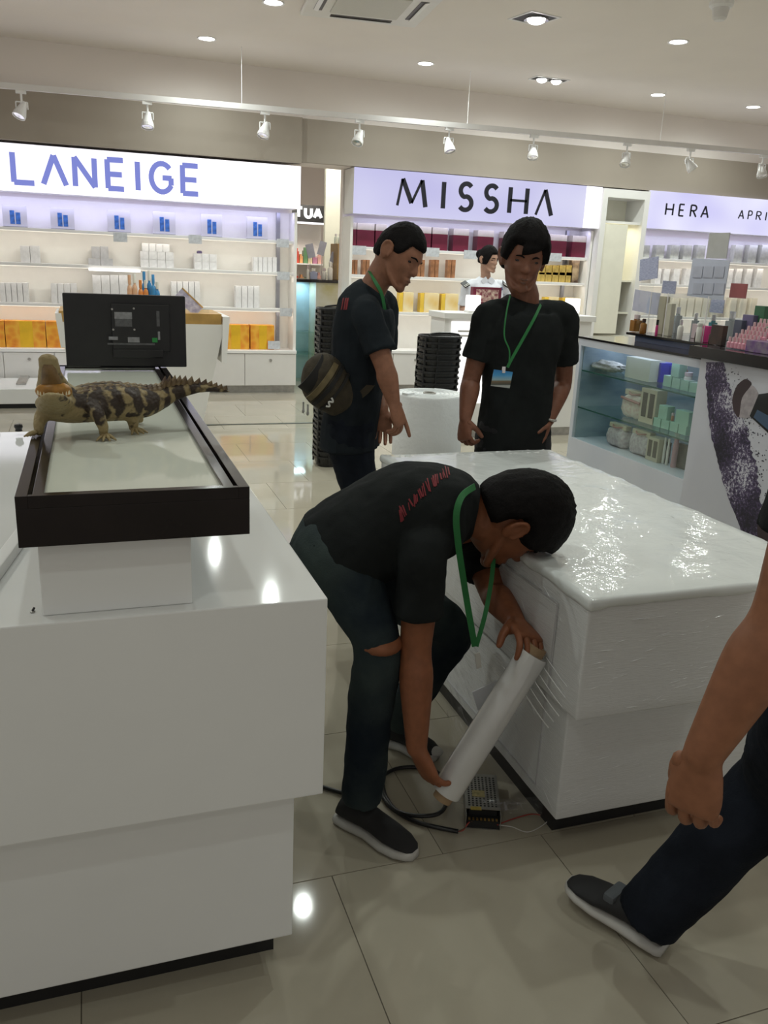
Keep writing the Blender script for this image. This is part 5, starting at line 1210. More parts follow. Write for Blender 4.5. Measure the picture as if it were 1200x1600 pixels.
for k in range(11):
    a = math.pi * (k / 10); c = cp(84, 619, yb - 0.115)
    put('tooth', tooth, parent=t, loc=Vector((c.x + 0.030 * math.cos(a), c.y + 0.01 - 0.028 * math.sin(a), c.z + 0.003)) - wloc(t))
for px in (72, 97): MB().ball(cp(px, 600, yb - .042), .0045).build('eye', M_black_gloss, t, smooth=True)
# ================================================================ wrapped counter on the right
BX0, BX1, BY0, BY1 = 1.075, 1.84, 1.565, 3.10; BZ = 0.765
def film_mat(name, col, bumps=0.35, rough=0.16, scale=24, st=(1, 1, 14), thr=0.0):
    m = bpy.data.materials.new(name); m.use_nodes = True; nt = m.node_tree; b = nt.nodes['Principled BSDF']
    b.inputs['Base Color'].default_value = (*col, 1); b.inputs['Roughness'].default_value = 0.5
    b.inputs['Coat Weight'].default_value = 0.75; b.inputs['Coat Roughness'].default_value = rough; b.inputs['Coat IOR'].default_value = 1.5
    tc = nt.nodes.new('ShaderNodeTexCoord'); mp = nt.nodes.new('ShaderNodeMapping'); mp.inputs['Scale'].default_value = st; mp.inputs['Rotation'].default_value = (0.10, 0.08, 0)
    nt.links.new(tc.outputs['Object'], mp.inputs[0])
    n = nt.nodes.new('ShaderNodeTexNoise'); n.inputs['Scale'].default_value = scale; n.inputs['Detail'].default_value = 4; n.inputs['Roughness'].default_value = 0.6; nt.links.new(mp.outputs[0], n.inputs[0])
    n3 = nt.nodes.new('ShaderNodeTexNoise'); n3.inputs['Scale'].default_value = 9; n3.inputs['Detail'].default_value = 3; n3.inputs['Distortion'].default_value = 1.5; nt.links.new(tc.outputs['Object'], n3.inputs[0])
    ad = nt.nodes.new('ShaderNodeMath'); ad.operation = 'MULTIPLY_ADD'; ad.inputs[1].default_value = 1.2; nt.links.new(n3.outputs[0], ad.inputs[0]); nt.links.new(n.outputs[0], ad.inputs[2])
    bp = nt.nodes.new('ShaderNodeBump'); bp.inputs['Strength'].default_value = bumps; bp.inputs['Distance'].default_value = 0.006; nt.links.new(ad.outputs[0], bp.inputs['Height'])
    nt.links.new(bp.outputs[0], b.inputs['Coat Normal'])
    bp2 = nt.nodes.new('ShaderNodeBump'); bp2.inputs['Strength'].default_value = bumps * 0.4; bp2.inputs['Distance'].default_value = 0.004; nt.links.new(ad.outputs[0], bp2.inputs['Height']); nt.links.new(bp2.outputs[0], b.inputs['Normal'])
    r = nt.nodes.new('ShaderNodeValToRGB'); r.color_ramp.elements[0].color = (*[c * 0.965 for c in col], 1); r.color_ramp.elements[1].color = (*[min(1, c * 1.02) for c in col], 1)
    r.color_ramp.elements[0].position = .35; r.color_ramp.elements[1].position = .65; nt.links.new(n.outputs[0], r.inputs[0]); nt.links.new(r.outputs[0], b.inputs['Base Color'])
    return m
M_wrap = film_mat('stretch_wrapped_white', (0.70, 0.71, 0.71), 0.7, 0.07)
M_wrap_top = film_mat('foam_under_film', (0.72, 0.75, 0.74), 0.45, 0.06, 9, (1, 1, 1))
t = thing('wrapped_counter', 'white counter wrapped in clear stretch film and foam on the right', 'counter', (1.45, 2.3, 0))
def soft_block(x0, x1, y0, y1, z0, z1, amp, nx=26, nz=14, r=0.012, seed=0.0, sag=0.0):
    """box with rounded, slightly uneven wrapped faces"""
    bm = bmesh.new(); bmesh.ops.create_cube(bm, size=1.0)
    bmesh.ops.scale(bm, vec=(x1 - x0, y1 - y0, z1 - z0), verts=bm.verts); bmesh.ops.translate(bm, vec=((x0 + x1) / 2, (y0 + y1) / 2, (z0 + z1) / 2), verts=bm.verts)
    bmesh.ops.bevel(bm, geom=list(bm.edges), offset=r, segments=3, affect='EDGES', profile=0.5)
    for _ in range(5):
        long_e = [e for e in bm.edges if e.calc_length() > 0.045]
        if not long_e: break
        bmesh.ops.subdivide_edges(bm, edges=long_e, cuts=1, use_grid_fill=True)
    bm.normal_update()
    for v in bm.verts:
        k = noise.noise(v.co * 7 + Vector((seed, 0, 0))) + 0.6 * noise.noise(v.co * 19 + Vector((0, seed, 0)))
        e = min(v.co.x - x0, x1 - v.co.x) < 0.04 and v.co.z > z1 - 0.05
        v.co += v.normal * k * amp * (2.2 if e else 1.0)
        if sag and v.co.z > z1 - 0.02:
            u = (v.co.x - x0) / (x1 - x0); w = (v.co.y - y0) / (y1 - y0); v.co.z -= sag * 4 * u * (1 - u) * 4 * w * (1 - w) * 0.4
    mb = MB(); bm.verts.index_update(); mb.v = [tuple(v.co) for v in bm.verts]; mb.f = [tuple(v.index for v in f.verts) for f in bm.faces]; bm.free(); return mb
soft_block(BX0, BX1, BY0, BY1, 0.445, BZ - 0.016, 0.0012, seed=2.0, r=0.008).build('upper_block', M_wrap, t, smooth=True)
soft_block(BX0 - 0.004, BX1 + 0.004, BY0 - 0.004, BY1 + 0.004, BZ - 0.024, BZ + 0.004, 0.0035, seed=5.0, r=0.010, sag=0.006).build('foam_cover', M_wrap_top, t, smooth=True)
soft_block(BX0 + 0.032, BX1 - 0.04, BY0 + 0.085, BY1 - 0.05, 0.095, 0.447, 0.0010, seed=9.0, r=0.006).build('lower_block', M_wrap, t, smooth=True)
MB().box(1.150, BX1 - 0.1, 1.727, BY1 - 0.12, 0.0, 0.0955).build('plinth', M_black, t)
# recessed-looking door panel on the left face
M_door2 = mat('panel_grey', (0.50, 0.50, 0.51), 0.35, var=.05)
MB().box(BX0 - 0.006, BX0 - 0.002, 1.70, 3.0, 0.47, 0.70).build('side_panel', M_wrap, t, bevel=0.002)
for a in ((1.695, 1.70, .465, .705), (1.70, 3.0, .70, .705)): MB().box(BX0 - 0.0055, BX0 - 0.0015, a[0], a[1], a[2], a[3]).build('panel_joint', M_door2, t)
for a in ((1.76, 1.764, .13, .42), (1.764, 2.95, .13, .134), (1.764, 2.95, .416, .42)): MB().box(BX0 + 0.0285, BX0 + 0.0335, a[0], a[1], a[2], a[3]).build('panel_joint', M_door2, t)
MB().obox((BX0 + 0.026, 2.62, 0.30), (0.003, 0.16, 0.09)).build('paper_label', mat('paper_label', (0.72, 0.74, 0.80), 0.5, var=.1, scale=40), t)
# raised wrinkles of the stretch film
M_wrk = mat('film_wrinkle', (0.74, 0.75, 0.75), 0.08, spec=0.8, coat=1.0)
rw = random.Random(11); wk = MB()
def ridge(c, d, n, L, w, h):
    d = Vector(d).normalized(); n = Vector(n); s = d.cross(n).normalized(); c = Vector(c)
    pts = [c - d * L / 2, c + s * w / 2, c + d * L / 2, c - s * w / 2, c + n * h + d * L * .1 * rw.uniform(-1, 1)]
    wk.add(pts, [(0, 1, 4), (1, 2, 4), (2, 3, 4), (3, 0, 4), (3, 2, 1, 0)])
for k in range(190):      # near face
    up = rw.random() < .6; x = rw.uniform(BX0 + .03, BX1 - .03); z = rw.uniform(.46, .73) if up else rw.uniform(.12, .43)
    if not up: x = min(max(x, BX0 + .06), BX1 - .07)
    ridge((x, (BY0 if up else BY0 + .085) + .0005, z), (1, 0, rw.gauss(.10, .10)), (0, -1, 0), rw.uniform(.015, .07), rw.uniform(.0015, .004), rw.uniform(.0008, .0022))
for k in range(170):      # left face
    up = rw.random() < .6; y = rw.uniform(BY0 + .1, BY1 - .1); z = rw.uniform(.46, .73) if up else rw.uniform(.12, .43)
    ridge(((BX0 - (.006 if 1.7 < y < 3 and .47 < z < .7 else 0) if up else BX0 + .032) + .0005, y, z), (0, 1, rw.gauss(.35, .25)), (-1, 0, 0), rw.uniform(.02, .12), rw.uniform(.0015, .004), rw.uniform(.0008, .0025))
for k in range(50):      # top, denser along the edges
    x = rw.choice((rw.uniform(BX0 + .01, BX0 + .10), rw.uniform(BX0, BX1), rw.uniform(BX1 - .06, BX1 - .01))); y = rw.uniform(BY0 + .02, BY1 - .03)
    a = rw.uniform(0, 3.1); ridge((x, y, BZ + .0035), (math.cos(a), math.sin(a), 0), (0, 0, 1), rw.uniform(.01, .035), rw.uniform(.003, .006), rw.uniform(.0006, .0012))
for k in range(45):       # far top edge
    y = BY1 - rw.uniform(.0, .06); x = rw.uniform(BX0 + .02, BX1 - .02); a = rw.uniform(-.5, .5)
    ridge((x, y, BZ + .003), (math.cos(a), math.sin(a), 0), (0, 0, 1), rw.uniform(.012, .05), rw.uniform(.002, .006), rw.uniform(.0015, .0035))
o = wk.build('film_wrinkles', M_wrk, t); o['kind'] = 'stuff'
# hanging stretch film, from the roll to the counter, and a loose tail at the floor
M_film = None
def clear_film():
    m = bpy.data.materials.new('clear_film'); m.use_nodes = True; nt = m.node_tree
    for n in list(nt.nodes):
        if n.type == 'BSDF_PRINCIPLED': nt.nodes.remove(n)
    tr = nt.nodes.new('ShaderNodeBsdfTransparent'); g = nt.nodes.new('ShaderNodeBsdfGlossy'); g.inputs['Roughness'].default_value = 0.12
    d = nt.nodes.new('ShaderNodeBsdfTranslucent'); d.inputs[0].default_value = (0.9, 0.9, 0.92, 1); df = nt.nodes.new('ShaderNodeBsdfDiffuse'); df.inputs[0].default_value = (0.85, 0.86, 0.88, 1)
    m0 = nt.nodes.new('ShaderNodeMixShader'); m0.inputs[0].default_value = 0.5; nt.links.new(d.outputs[0], m0.inputs[1]); nt.links.new(df.outputs[0], m0.inputs[2])
    tc = nt.nodes.new('ShaderNodeTexCoord'); uvm = nt.nodes.new('ShaderNodeMapping'); uvm.inputs['Rotation'].default_value = (0, 0.6, 0); uvm.inputs['Scale'].default_value = (4, 4, 60)
    nt.links.new(tc.outputs['Object'], uvm.inputs[0])
    n = nt.nodes.new('ShaderNodeTexNoise'); n.inputs['Scale'].default_value = 3; n.inputs['Detail'].default_value = 3; nt.links.new(uvm.outputs[0], n.inputs[0])
    r = nt.nodes.new('ShaderNodeValToRGB'); r.color_ramp.elements[0].position = .5; r.color_ramp.elements[0].color = (.02, .02, .02, 1); r.color_ramp.elements[1].position = .75; r.color_ramp.elements[1].color = (.17, .17, .17, 1); nt.links.new(n.outputs[0], r.inputs[0])
    bp = nt.nodes.new('ShaderNodeBump'); bp.inputs['Strength'].default_value = .5; bp.inputs['Distance'].default_value = .004; nt.links.new(n.outputs[0], bp.inputs['Height']); nt.links.new(bp.outputs[0], g.inputs['Normal'])
    m1 = nt.nodes.new('ShaderNodeMixShader'); m1.inputs[0].default_value = 0.45; nt.links.new(m0.outputs[0], m1.inputs[1]); nt.links.new(g.outputs[0], m1.inputs[2])
    m2 = nt.nodes.new('ShaderNodeMixShader'); nt.links.new(r.outputs[0], m2.inputs[0]); nt.links.new(tr.outputs[0], m2.inputs[1]); nt.links.new(m1.outputs[0], m2.inputs[2])
    nt.links.new(m2.outputs[0], nt.nodes['Material Output'].inputs[0]); return m
M_film = clear_film()
ROLL0, ROLL1 = aty(697, 1238, 1.72), aty(833, 1022, 1.72)
def sheet(a, b, c, d, nu=14, nv=10, bulge=0.01, seed=0.0):
    """thin film between the edges a-b and d-c, two-sided with thickness"""
    mb = MB(); a, b, c, d = map(Vector, (a, b, c, d)); nrm = (b - a).cross(d - a).normalized(); g = []
    for i in range(nu + 1):
        for j in range(nv + 1):
            u, v = i / nu, j / nv; p = (a * (1 - u) + b * u) * (1 - v) + (d * (1 - u) + c * u) * v
            p = p + nrm * (bulge * noise.noise(Vector((u * 6 + seed, v * 2.0, seed))) * 4 * v * (1 - v)); g.append(p)
    mb.v = [tuple(p) for p in g] + [tuple(p + nrm * 0.0006) for p in g]; N = len(g); w = nv + 1
    for i in range(nu):
        for j in range(nv):
            q = (i * w + j, (i + 1) * w + j, (i + 1) * w + j + 1, i * w + j + 1); mb.f.append(q); mb.f.append(tuple(k + N for k in reversed(q)))
    return mb
ax_ = (ROLL1 - ROLL0).normalized()
sheet(ROLL0 + Vector((.03, .045, 0)), ROLL1 + Vector((.03, .045, -.02)), (BX0 - .012, 2.25, .72), (BX0 - 0.012, 2.35, .30)).build('film_sheet', M_film, t)
sheet((BX0 + 0.02, 1.66, .42), (BX0 - 0.012, 1.68, .74), (BX0 - 0.012, 2.9, .70), (BX0 + 0.02, 2.9, .16), bulge=.008, seed=4).build('film_sheet', M_film, t)
sheet((BX0 + 0.02, 1.70, .14), (BX0 + 0.02, 1.70, .08), (1.02, 1.84, 0.004), (0.93, 1.92, 0.004), bulge=.03, seed=7).build('film_tail', M_film, t)
st0 = ROLL1 + Vector((.03, -.005, -.03))
for k in range(6):
    a = ROLL0.lerp(ROLL1, .98 - .05 * k) + Vector((.036, -.012, .0)); b = Vector((BX0 + .006 - .001 * k, BY0 + .02 + .02 * k, .50 - .028 * k))
    MB().tube([a, a.lerp(b, .5) + Vector((0, -.004, -.004)), b], .0011 + .0005 * (k % 2), 6, sub=3).build('film_strand', M_wrk, t)
# the roll of stretch film in the crouching man's hands
t = thing('film_roll', 'roll of stretch film held slanting by the bent-over man', 'film roll', ROLL0)
Rr = rot_to(ROLL1 - ROLL0); Ln = (ROLL1 - ROLL0).length; fr = 0.040
M_froll = mat('film_roll_white', (0.62, 0.62, 0.61), 0.22, var=.08, scale=9, coat=0.6)
smooth_angle(MB().lathe([(0.026, 0.0), (fr - .002, 0.0), (fr, .004), (fr, Ln - .004), (fr - .002, Ln), (0.026, Ln), (0.026, 0.01)], ROLL0, 28, Rr).build('film', M_froll, t))
smooth_angle(MB().lathe([(0.020, -0.022), (0.026, -0.022), (0.026, Ln + .022), (0.020, Ln + .022), (0.020, -0.02)], ROLL0, 24, Rr).build('core_tube', mat('cardboard', (0.30, 0.20, 0.11), 0.7, var=.1), t))

# ================================================================ power supply, cables on the floor
pc = atz(752, 1250, 0.025)
Rz = Matrix.Rotation(math.radians(-22), 3, 'Z')
t = thing('power_supply', 'perforated metal power supply box on the floor beside the wrapped counter', 'power supply', (pc.x, pc.y, 0))
M_psu = mat('psu_metal', (0.42, 0.41, 0.38), 0.35, metal=.85, var=.15, scale=30)
W_, L_, H_ = 0.098, 0.20, 0.045
def P(x, y, z): return Vector((pc.x, pc.y, 0)) + Rz @ Vector((x, y, 0)) + Vector((0, 0, z))
MB().obox(P(0, 0.015, H_ - .001), (W_, L_ - .03, 0.002), Rz).obox(P(-W_ / 2 + .001, 0, H_ / 2), (0.002, L_, H_ - .004), Rz).obox(P(W_ / 2 - .001, 0, H_ / 2), (0.002, L_, H_ - .004), Rz).obox(P(0, L_ / 2 - .001, H_ / 2), (W_ - .005, .002, H_ - .004), Rz).obox(P(0, 0, 0.0016), (W_ - .005, L_, 0.002), Rz).build('case', M_psu, t)
hole = MB()
for i in range(14):
    for j in range(8): hole.obox(P(-0.038 + j * 0.0108, -0.055 + i * 0.0105, H_ + .0003), (0.0055, 0.0055, 0.0006), Rz)
o = hole.build('vent_holes', M_black, t); o['kind'] = 'stuff'
MB().obox(P(-.01, .0, H_ + .001), (0.036, 0.03, 0.0008), Rz).build('rating_label', mat('label_yellow', (0.50, 0.43, 0.20), .5, var=.3, scale=80), t)
MB().obox(P(-.02, -.07, H_ + .001), (0.03, 0.015, 0.0008), Rz).build('warning_label', mat('label_yellow2', (0.55, 0.42, 0.08), .5, var=.2, scale=80), t)
MB().obox(P(0, -.084, 0.014), (W_ - .008, 0.028, 0.022), Rz).build('terminal_block', M_black, t)
for i in range(8): MB().obox(P(-0.038 + i * 0.0108, -.090, 0.0262), (0.006, 0.010, 0.002), Rz).build('terminal_screw', mat('brass', (0.55, 0.36, 0.13), .3, metal=.9, var=.1), t)
MB().obox(P(0, 0, 0.022), (W_ - .02, L_ - .06, 0.036), Rz).build('circuit_core', M_black, t)
fl = lambda a, b, z=0.008: atz(a, b, z)
M_cab = mat('black_cable', (0.012, 0.012, 0.013), 0.35, var=.2)
t = thing('power_cable', 'thick black power cable looping on the floor to the power supply', 'cable', fl(640, 1250, 0))
loop = [fl(480, 1222), fl(512, 1232), fl(545, 1240), fl(580, 1235), fl(598, 1212), fl(625, 1200), fl(664, 1200), fl(690, 1212), fl(700, 1240, .010), fl(690, 1268, .02), fl(660, 1275, .02), fl(622, 1268, .012), fl(603, 1245, .009), fl(598, 1225, .02)]
loop2 = [fl(600, 1215, .010), fl(597, 1240), fl(612, 1262), fl(645, 1282), fl(680, 1292), fl(716, 1299)]
MB().tube(loop, 0.0062, 8, sub=6).build('cord', M_cab, t, smooth=True)
MB().tube(loop2, 0.0062, 8, sub=6).build('cord_end', M_cab, t, smooth=True)
e0 = fl(716, 1299)
M_red = mat('red_wire', (0.35, 0.03, 0.02), .4); M_brn = mat('brown_wire', (0.12, 0.05, 0.02), .4)
MB().tube([e0, fl(726, 1294, .012), fl(734, 1284, .02), P(-.03, -.098, .022)], 0.0018, 6, sub=5).build('core_wire', M_brn, t)
MB().tube([e0, fl(724, 1297, .008), fl(730, 1288, .018), P(-.038, -.098, .02)], 0.0018, 6, sub=5).build('core_wire', M_red, t)
tag(MB().tube([P(.04, -.099, .018), fl(800, 1280, .004), fl(830, 1272, .004), fl(850, 1274, .004), fl(862, 1268, .02)], 0.0018, 6, sub=6).build('output_wire', M_red), 'thin red wire from the power supply to the wrapped counter', 'wire')
tag(MB().tube([P(.045, -.099, .018), fl(800, 1292, .003), fl(825, 1300, .003), fl(850, 1288, .003), fl(862, 1275, .02)], 0.0014, 6, sub=6).build('output_wire', mat('white_wire', (.6, .58, .55), .4)), 'thin white wire from the power supply to the wrapped counter', 'wire')
# ================================================================ people
def sstep(a, b, x): x = min(1, max(0, (x - a) / (b - a))); return x * x * (3 - 2 * x)
def skull(d, fem=False):
    x, y, z = d
    p = Vector((x * 0.073, y * 0.094, z * 0.116))
    if z < 0:
        k = -z; p.x *= 1 - (0.30 if not fem else 0.24) * k ** 1.4
        if y < 0: p.y *= 1 - 0.6 * sstep(0.2, 0.95, k)
        elif z < -0.35: p.y += 0.022 * sstep(0.35, 0.8, k) * y
    if z > 0: p.z *= 1 - 0.05 * max(0, y)
    if y > 0.2:
        for s in (-1, 1):
            g = math.exp(-((p.x - s * 0.031) / 0.017) ** 2 - ((p.z - 0.004) / 0.011) ** 2); p.y -= 0.011 * g
            g = math.exp(-((p.x - s * 0.045) / 0.018) ** 2 - ((p.z + 0.026) / 0.018) ** 2); p.y += 0.005 * g
        p.y += 0.005 * math.exp(-((p.z - 0.024) / 0.010) ** 2) * math.exp(-(p.x / 0.05) ** 2)
    return p
def frame(fwd, up):
    f = Vector(fwd).normalized(); u = Vector(up); u = (u - f * u.dot(f)).normalized(); r = f.cross(u)
    return Matrix((r, f, u)).transposed()
def head(mb, c, R, s, fem=False):
    c = Vector(c); L = lambda x, y, z: c + R @ (Vector((x, y, z)) * s)
    nu, nv = 44, 30; rings = []
    for i in range(nv + 1):
        a = -math.pi / 2 + math.pi * min(max(i, 0.04), nv - 0.04) / nv
        rings.append([c + R @ (skull(Vector((math.cos(a) * math.cos(2 * math.pi * j / nu), math.cos(a) * math.sin(2 * math.pi * j / nu), math.sin(a))), fem) * s) for j in range(nu)])
    mb.loft(rings)
    mb.tube([L(0, .085, .016), L(0, .092, -.004), L(0, .100, -.024), L(0, .096, -.031)], [.007 * s, .009 * s, .0120 * s, .009 * s], 10, sub=3, round_ends=True)
    for k in (-1, 1):
        mb.ball(L(k * .0105, .091, -.028), .0085 * s, nu=10, nv=6)
        mb.ball(L(k * .079, -.012, -.006), (.011 * s, .021 * s, .033 * s), R @ Matrix.Rotation(k * 0.35, 3, 'Z'), 12, 8)
        mb.tube([L(k * .080, .008, -.020), L(k * .082, .008, .008), L(k * .087, -.004, .026), L(k * .092, -.020, .024), L(k * .093, -.028, .004), L(k * .088, -.022, -.018), L(k * .080, -.006, -.036)], .0055 * s, 7, sub=3, round_ends=True)
        mb.tube([L(k * .058, .0, -.03), L(k * .050, .035, -.072), L(k * .028, .072, -.098)], [.010 * s, .011 * s, .011 * s], 8, sub=2, round_ends=True)
    mb.ball(L(0, .070, -.054), (.034 * s, .021 * s, .026 * s), R, 14, 10)
    mb.ball(L(0, .078, -.096), (.024 * s, .018 * s, .019 * s), R, 12, 8)
    mb.tube([L(-.022, .084, -.060), L(0, .0945, -.0575), L(.022, .084, -.060)], [.005 * s, .0075 * s, .005 * s], 8, sub=3, round_ends=True)
    mb.tube([L(-.019, .084, -.070), L(0, .0925, -.0705), L(.019, .084, -.070)], [.005 * s, .008 * s, .005 * s], 8, sub=3, round_ends=True)
    return L
def face_parts(c, R, s, t, lip, brow_w=1.0):
    c = Vector(c); L = lambda x, y, z: c + R @ (Vector((x, y, z)) * s)
    M_hair_ = MATS['hair_black']
    for k in (-1, 1):
        MB().ball(L(k * .031, .0725, .004), (.0135 * s, .006 * s, .0052 * s), R, 12, 8).build('eye', mat('eye_dark', (0.015, 0.01, 0.01), 0.15), t, smooth=True)
        MB().tube([L(k * .015, .0925, .019), L(k * .029, .0872, .024), L(k * .044, .0745, .020)], [.0026 * s, .0034 * s * brow_w, .002 * s], 7, sub=4).build('eyebrow', M_hair_, t, smooth=True)
    MB().tube([L(-.021, .0845, -.0605), L(-.008, .0960, -.0585), L(0, .0975, -.0597), L(.008, .0960, -.0585), L(.021, .0845, -.0605)], [.0015 * s, .0042 * s, .0042 * s, .0042 * s, .0015 * s], 8, sub=3).tube([L(-.017, .085, -.0695), L(0, .0960, -.0705), L(.017, .085, -.0695)], [.0015 * s, .0058 * s, .0015 * s], 8, sub=4).build('lips', lip, t, smooth=True)
def hair(c, R, s, t, fn, m, name='hair', nz=0.004, fem=False, seed=0.0):
    """shell that rises from the scalp where fn(direction) > 0"""
    c = Vector(c); mb = MB(); nu, nv = 72, 46; rings = []
    for i in range(nv + 1):
        a = -math.pi / 2 + math.pi * min(max(i, 0.04), nv - 0.04) / nv; ring = []
        for j in range(nu):
            d = Vector((math.cos(a) * math.cos(2 * math.pi * j / nu), math.cos(a) * math.sin(2 * math.pi * j / nu), math.sin(a)))
            h = fn(d); p = skull(d, fem)
            k = -0.010 + h + (nz * noise.noise(Vector((d.x * 14, d.y * 14, d.z * 5 + seed))) if h > 0.008 else 0)
            ring.append(c + R @ ((p + d * k) * s))
        rings.append(ring)
    mb.loft(rings); return mb.build(name, m, t, smooth=True)
def short_hair(front=0.42, side=0.10, back=-0.55, th=0.022, fringe=0.0, topth=0.0):
    def fn(d):
        az = math.atan2(d.x, d.y)           # 0 = face
        fa = abs(az)
        if fa < 0.75: line = front + fringe * math.cos(az * 2.2)
        elif fa < 1.45: line = front + (side - .12 - front) * sstep(0.75, 1.25, fa)
        elif fa < 1.55: line = side - .12 + (.16 - side + .12) * sstep(1.45, 1.55, fa)
        elif fa < 1.85: line = .16
        else: line = .16 + (back - .16) * sstep(1.85, 2.05, fa)
        return (th + topth * max(0, d.z)) * sstep(line - 0.03, line + 0.10, d.z)
    return fn
def ring_loft(mb, secs, n=26, sub=4, e=2.3):
    """secs: (centre, right vector, half width, half depth)"""
    ext = catmull([Vector((*c, *r, w, d)) for c, r, w, d in secs], sub); P = [Vector(q[:3]) for q in ext]; rings = []
    for i, q in enumerate(ext):
        tg = (P[min(i + 1, len(P) - 1)] - P[max(i - 1, 0)]).normalized(); r = Vector(q[3:6]); r = (r - tg * r.dot(tg)).normalized(); f = tg.cross(r); ring = []
        for j in range(n):
            a = 2 * math.pi * j / n; ca, sa = math.cos(a), math.sin(a)
            ring.append(P[i] + r * (q[6] * math.copysign(abs(ca) ** (2 / e), ca)) + f * (q[7] * math.copysign(abs(sa) ** (2 / e), sa)))
        rings.append(ring)
    mb.loft(rings)
def hand(mb, fm, w, d, n, s, curl, spread=0.05, k=1.0, thumb=(0.6, 0.5)):
    """palm fused into mb, fingers into fm. w wrist, d towards fingers, n out of the palm side, s thumb side; curl: four (a, b, c)"""
    w = Vector(w); d = Vector(d).normalized(); n = Vector(n); n = (n - d * n.dot(d)).normalized(); s_ = d.cross(n)
    if s_.dot(Vector(s)) < 0: s_ = -s_
    rings = []
    for f, hw, ht in ((-0.02, .026, .020), (0.0, .027, .019), (.03, .036, .018), (.065, .042, .015), (.088, .041, .012), (.096, .034, .008)):
        c = w + d * f * k; rings.append([c + s_ * (hw * k * math.copysign(abs(math.cos(a)) ** .8, math.cos(a))) + n * (ht * k * math.sin(a)) for a in [2 * math.pi * j / 16 for j in range(16)]])
    mb.loft(rings)
    mb.ball(w + (d * .035 + s_ * .030 + n * .008) * k, .017 * k, nu=10, nv=6)
    for i, (off, ln, r) in enumerate(((.031, .070, .0088), (.0105, .078, .0092), (-.0105, .072, .0088), (-.030, .057, .0078))):
        a = 0.0; p = w + (d * (.082 if i in (1, 2) else .078) + s_ * off) * k; pts = [p - d * 0.012 * k, p]; sd = spread * (1.5 - i)
        dd = (d + s_ * sd * .8).normalized()
        for q_, frac in zip(curl[i], (.46, .31, .23)):
            a += q_; v = dd * math.cos(a) + n * math.sin(a); p = p + v * ln * frac * k * 1.0; pts.append(p)
        fm.tube(pts, [r * k, r * k * 1.02, r * k * .98, r * k * .9, r * k * .74], 10, sub=3, round_ends=True)
    p = w + (d * .026 + s_ * .030 + n * .004) * k; v1 = (d * thumb[0] + s_ * (1 - thumb[1]) + n * thumb[1]).normalized(); v2 = (v1 + d * .5 + n * .25).normalized()
    fm.tube([p - v1 * .008 * k, p + v1 * .018 * k, p + v1 * .040 * k, p + v1 * .040 * k + v2 * .018 * k, p + v1 * .040 * k + v2 * .032 * k], [.013 * k, .0125 * k, .0105 * k, .0098 * k, .0078 * k], 10, sub=3, round_ends=True)
    return s_
RELAX = [(.25, .35, .2), (.32, .45, .25), (.36, .5, .25), (.4, .5, .3)]
GRIP = [(.8, .9, .5), (.85, .95, .5), (.85, .95, .5), (.9, .95, .5)]
def skin_mat(name, col, rough=0.5): return mat(name, col, rough, var=0.12, scale=40, spec=0.3)
M_hair = mat('hair_black', (0.006, 0.005, 0.005), 0.75, var=.3, scale=60, bump=.3, bscale=150, spec=0.12)
def sole_shoe(t, heel, toe, m_up, m_sole, cap=False, h=0.085, w=0.043, laces=False, lift=0.0, m_lace=None, roll=None):
    heel = Vector(heel); toe = Vector(toe); d = (toe - heel); L = d.length; d.normalize(); s = Vector((d.y, -d.x, 0)).normalized(); up = s.cross(d).normalized()
    if up.z < 0: up = -up
    prof = [(0.0, .70, .0), (.04, .86, .0), (.18, .92, .0), (.42, .86, -.04), (.66, 1.06, .06), (.84, .98, .08), (.95, .70, .05), (1.0, .35, .03)]
    sr, ur = [], []
    for f, k, off in prof:
        c = heel + d * (L * f) + s * (off * w)
        sr.append([c + s * (k * w * math.cos(a) * 1.06) + up * (0.012 + 0.012 * math.copysign(min(1, abs(math.sin(a)) * 1.6), math.sin(a))) for a in [2 * math.pi * j / 18 for j in range(18)]])
    so = MB().loft(sr).build('shoe_sole', m_sole, t, smooth=True)
    top = [(.02, .62, .055), (.06, .80, .080), (.18, .86, h), (.36, .80, h * 1.02), (.50, .86, .075), (.68, 1.0, .056), (.84, .90, .045), (.95, .62, .034), (.99, .3, .026)]
    for f, k, hh in top:
        c = heel + d * (L * f); ur.append([c + s * (k * w * math.cos(a)) + up * (0.020 + (hh - 0.020) * (0.5 + 0.5 * math.sin(a))) for a in [2 * math.pi * j / 18 for j in range(18)]])
    u = MB().loft(ur).build('shoe_upper', m_up, t, smooth=True)
    if cap: MB().ball(heel + d * L * .93 + up * .026, (w * .62, .030, .012), rot_to(up, d) if False else Matrix((s, d, up)).transposed(), 14, 8).build('toe_cap', m_sole, u, smooth=True)
    if laces:
        for k in range(5):
            f = .40 + k * .06; c = heel + d * L * f + up * (.020 + (.080 - .020 - k * .006))
            MB().tube([c - s * w * .55 - up * .008, c + up * .006, c + s * w * .55 - up * .008], .0035, 6, sub=3).build('lace', m_lace, u)
    return u
def strap(name, pts, w, th, m, t, face):
    """flat ribbon following pts; face: outward normal"""
    P = catmull([Vector(p) for p in pts], 6); f = Vector(face).normalized(); rings = []
    for i, p in enumerate(P):
        d = (P[min(i + 1, len(P) - 1)] - P[max(i - 1, 0)]).normalized(); s = d.cross(f).normalized(); n_ = s.cross(d)
        rings.append([p + s * w / 2 + n_ * th / 2, p - s * w / 2 + n_ * th / 2, p - s * w / 2 - n_ * th / 2, p + s * w / 2 - n_ * th / 2])
    return MB().loft(rings).build(name, m, t)
V = Vector
def J(px, py, y): return aty(px, py, y)
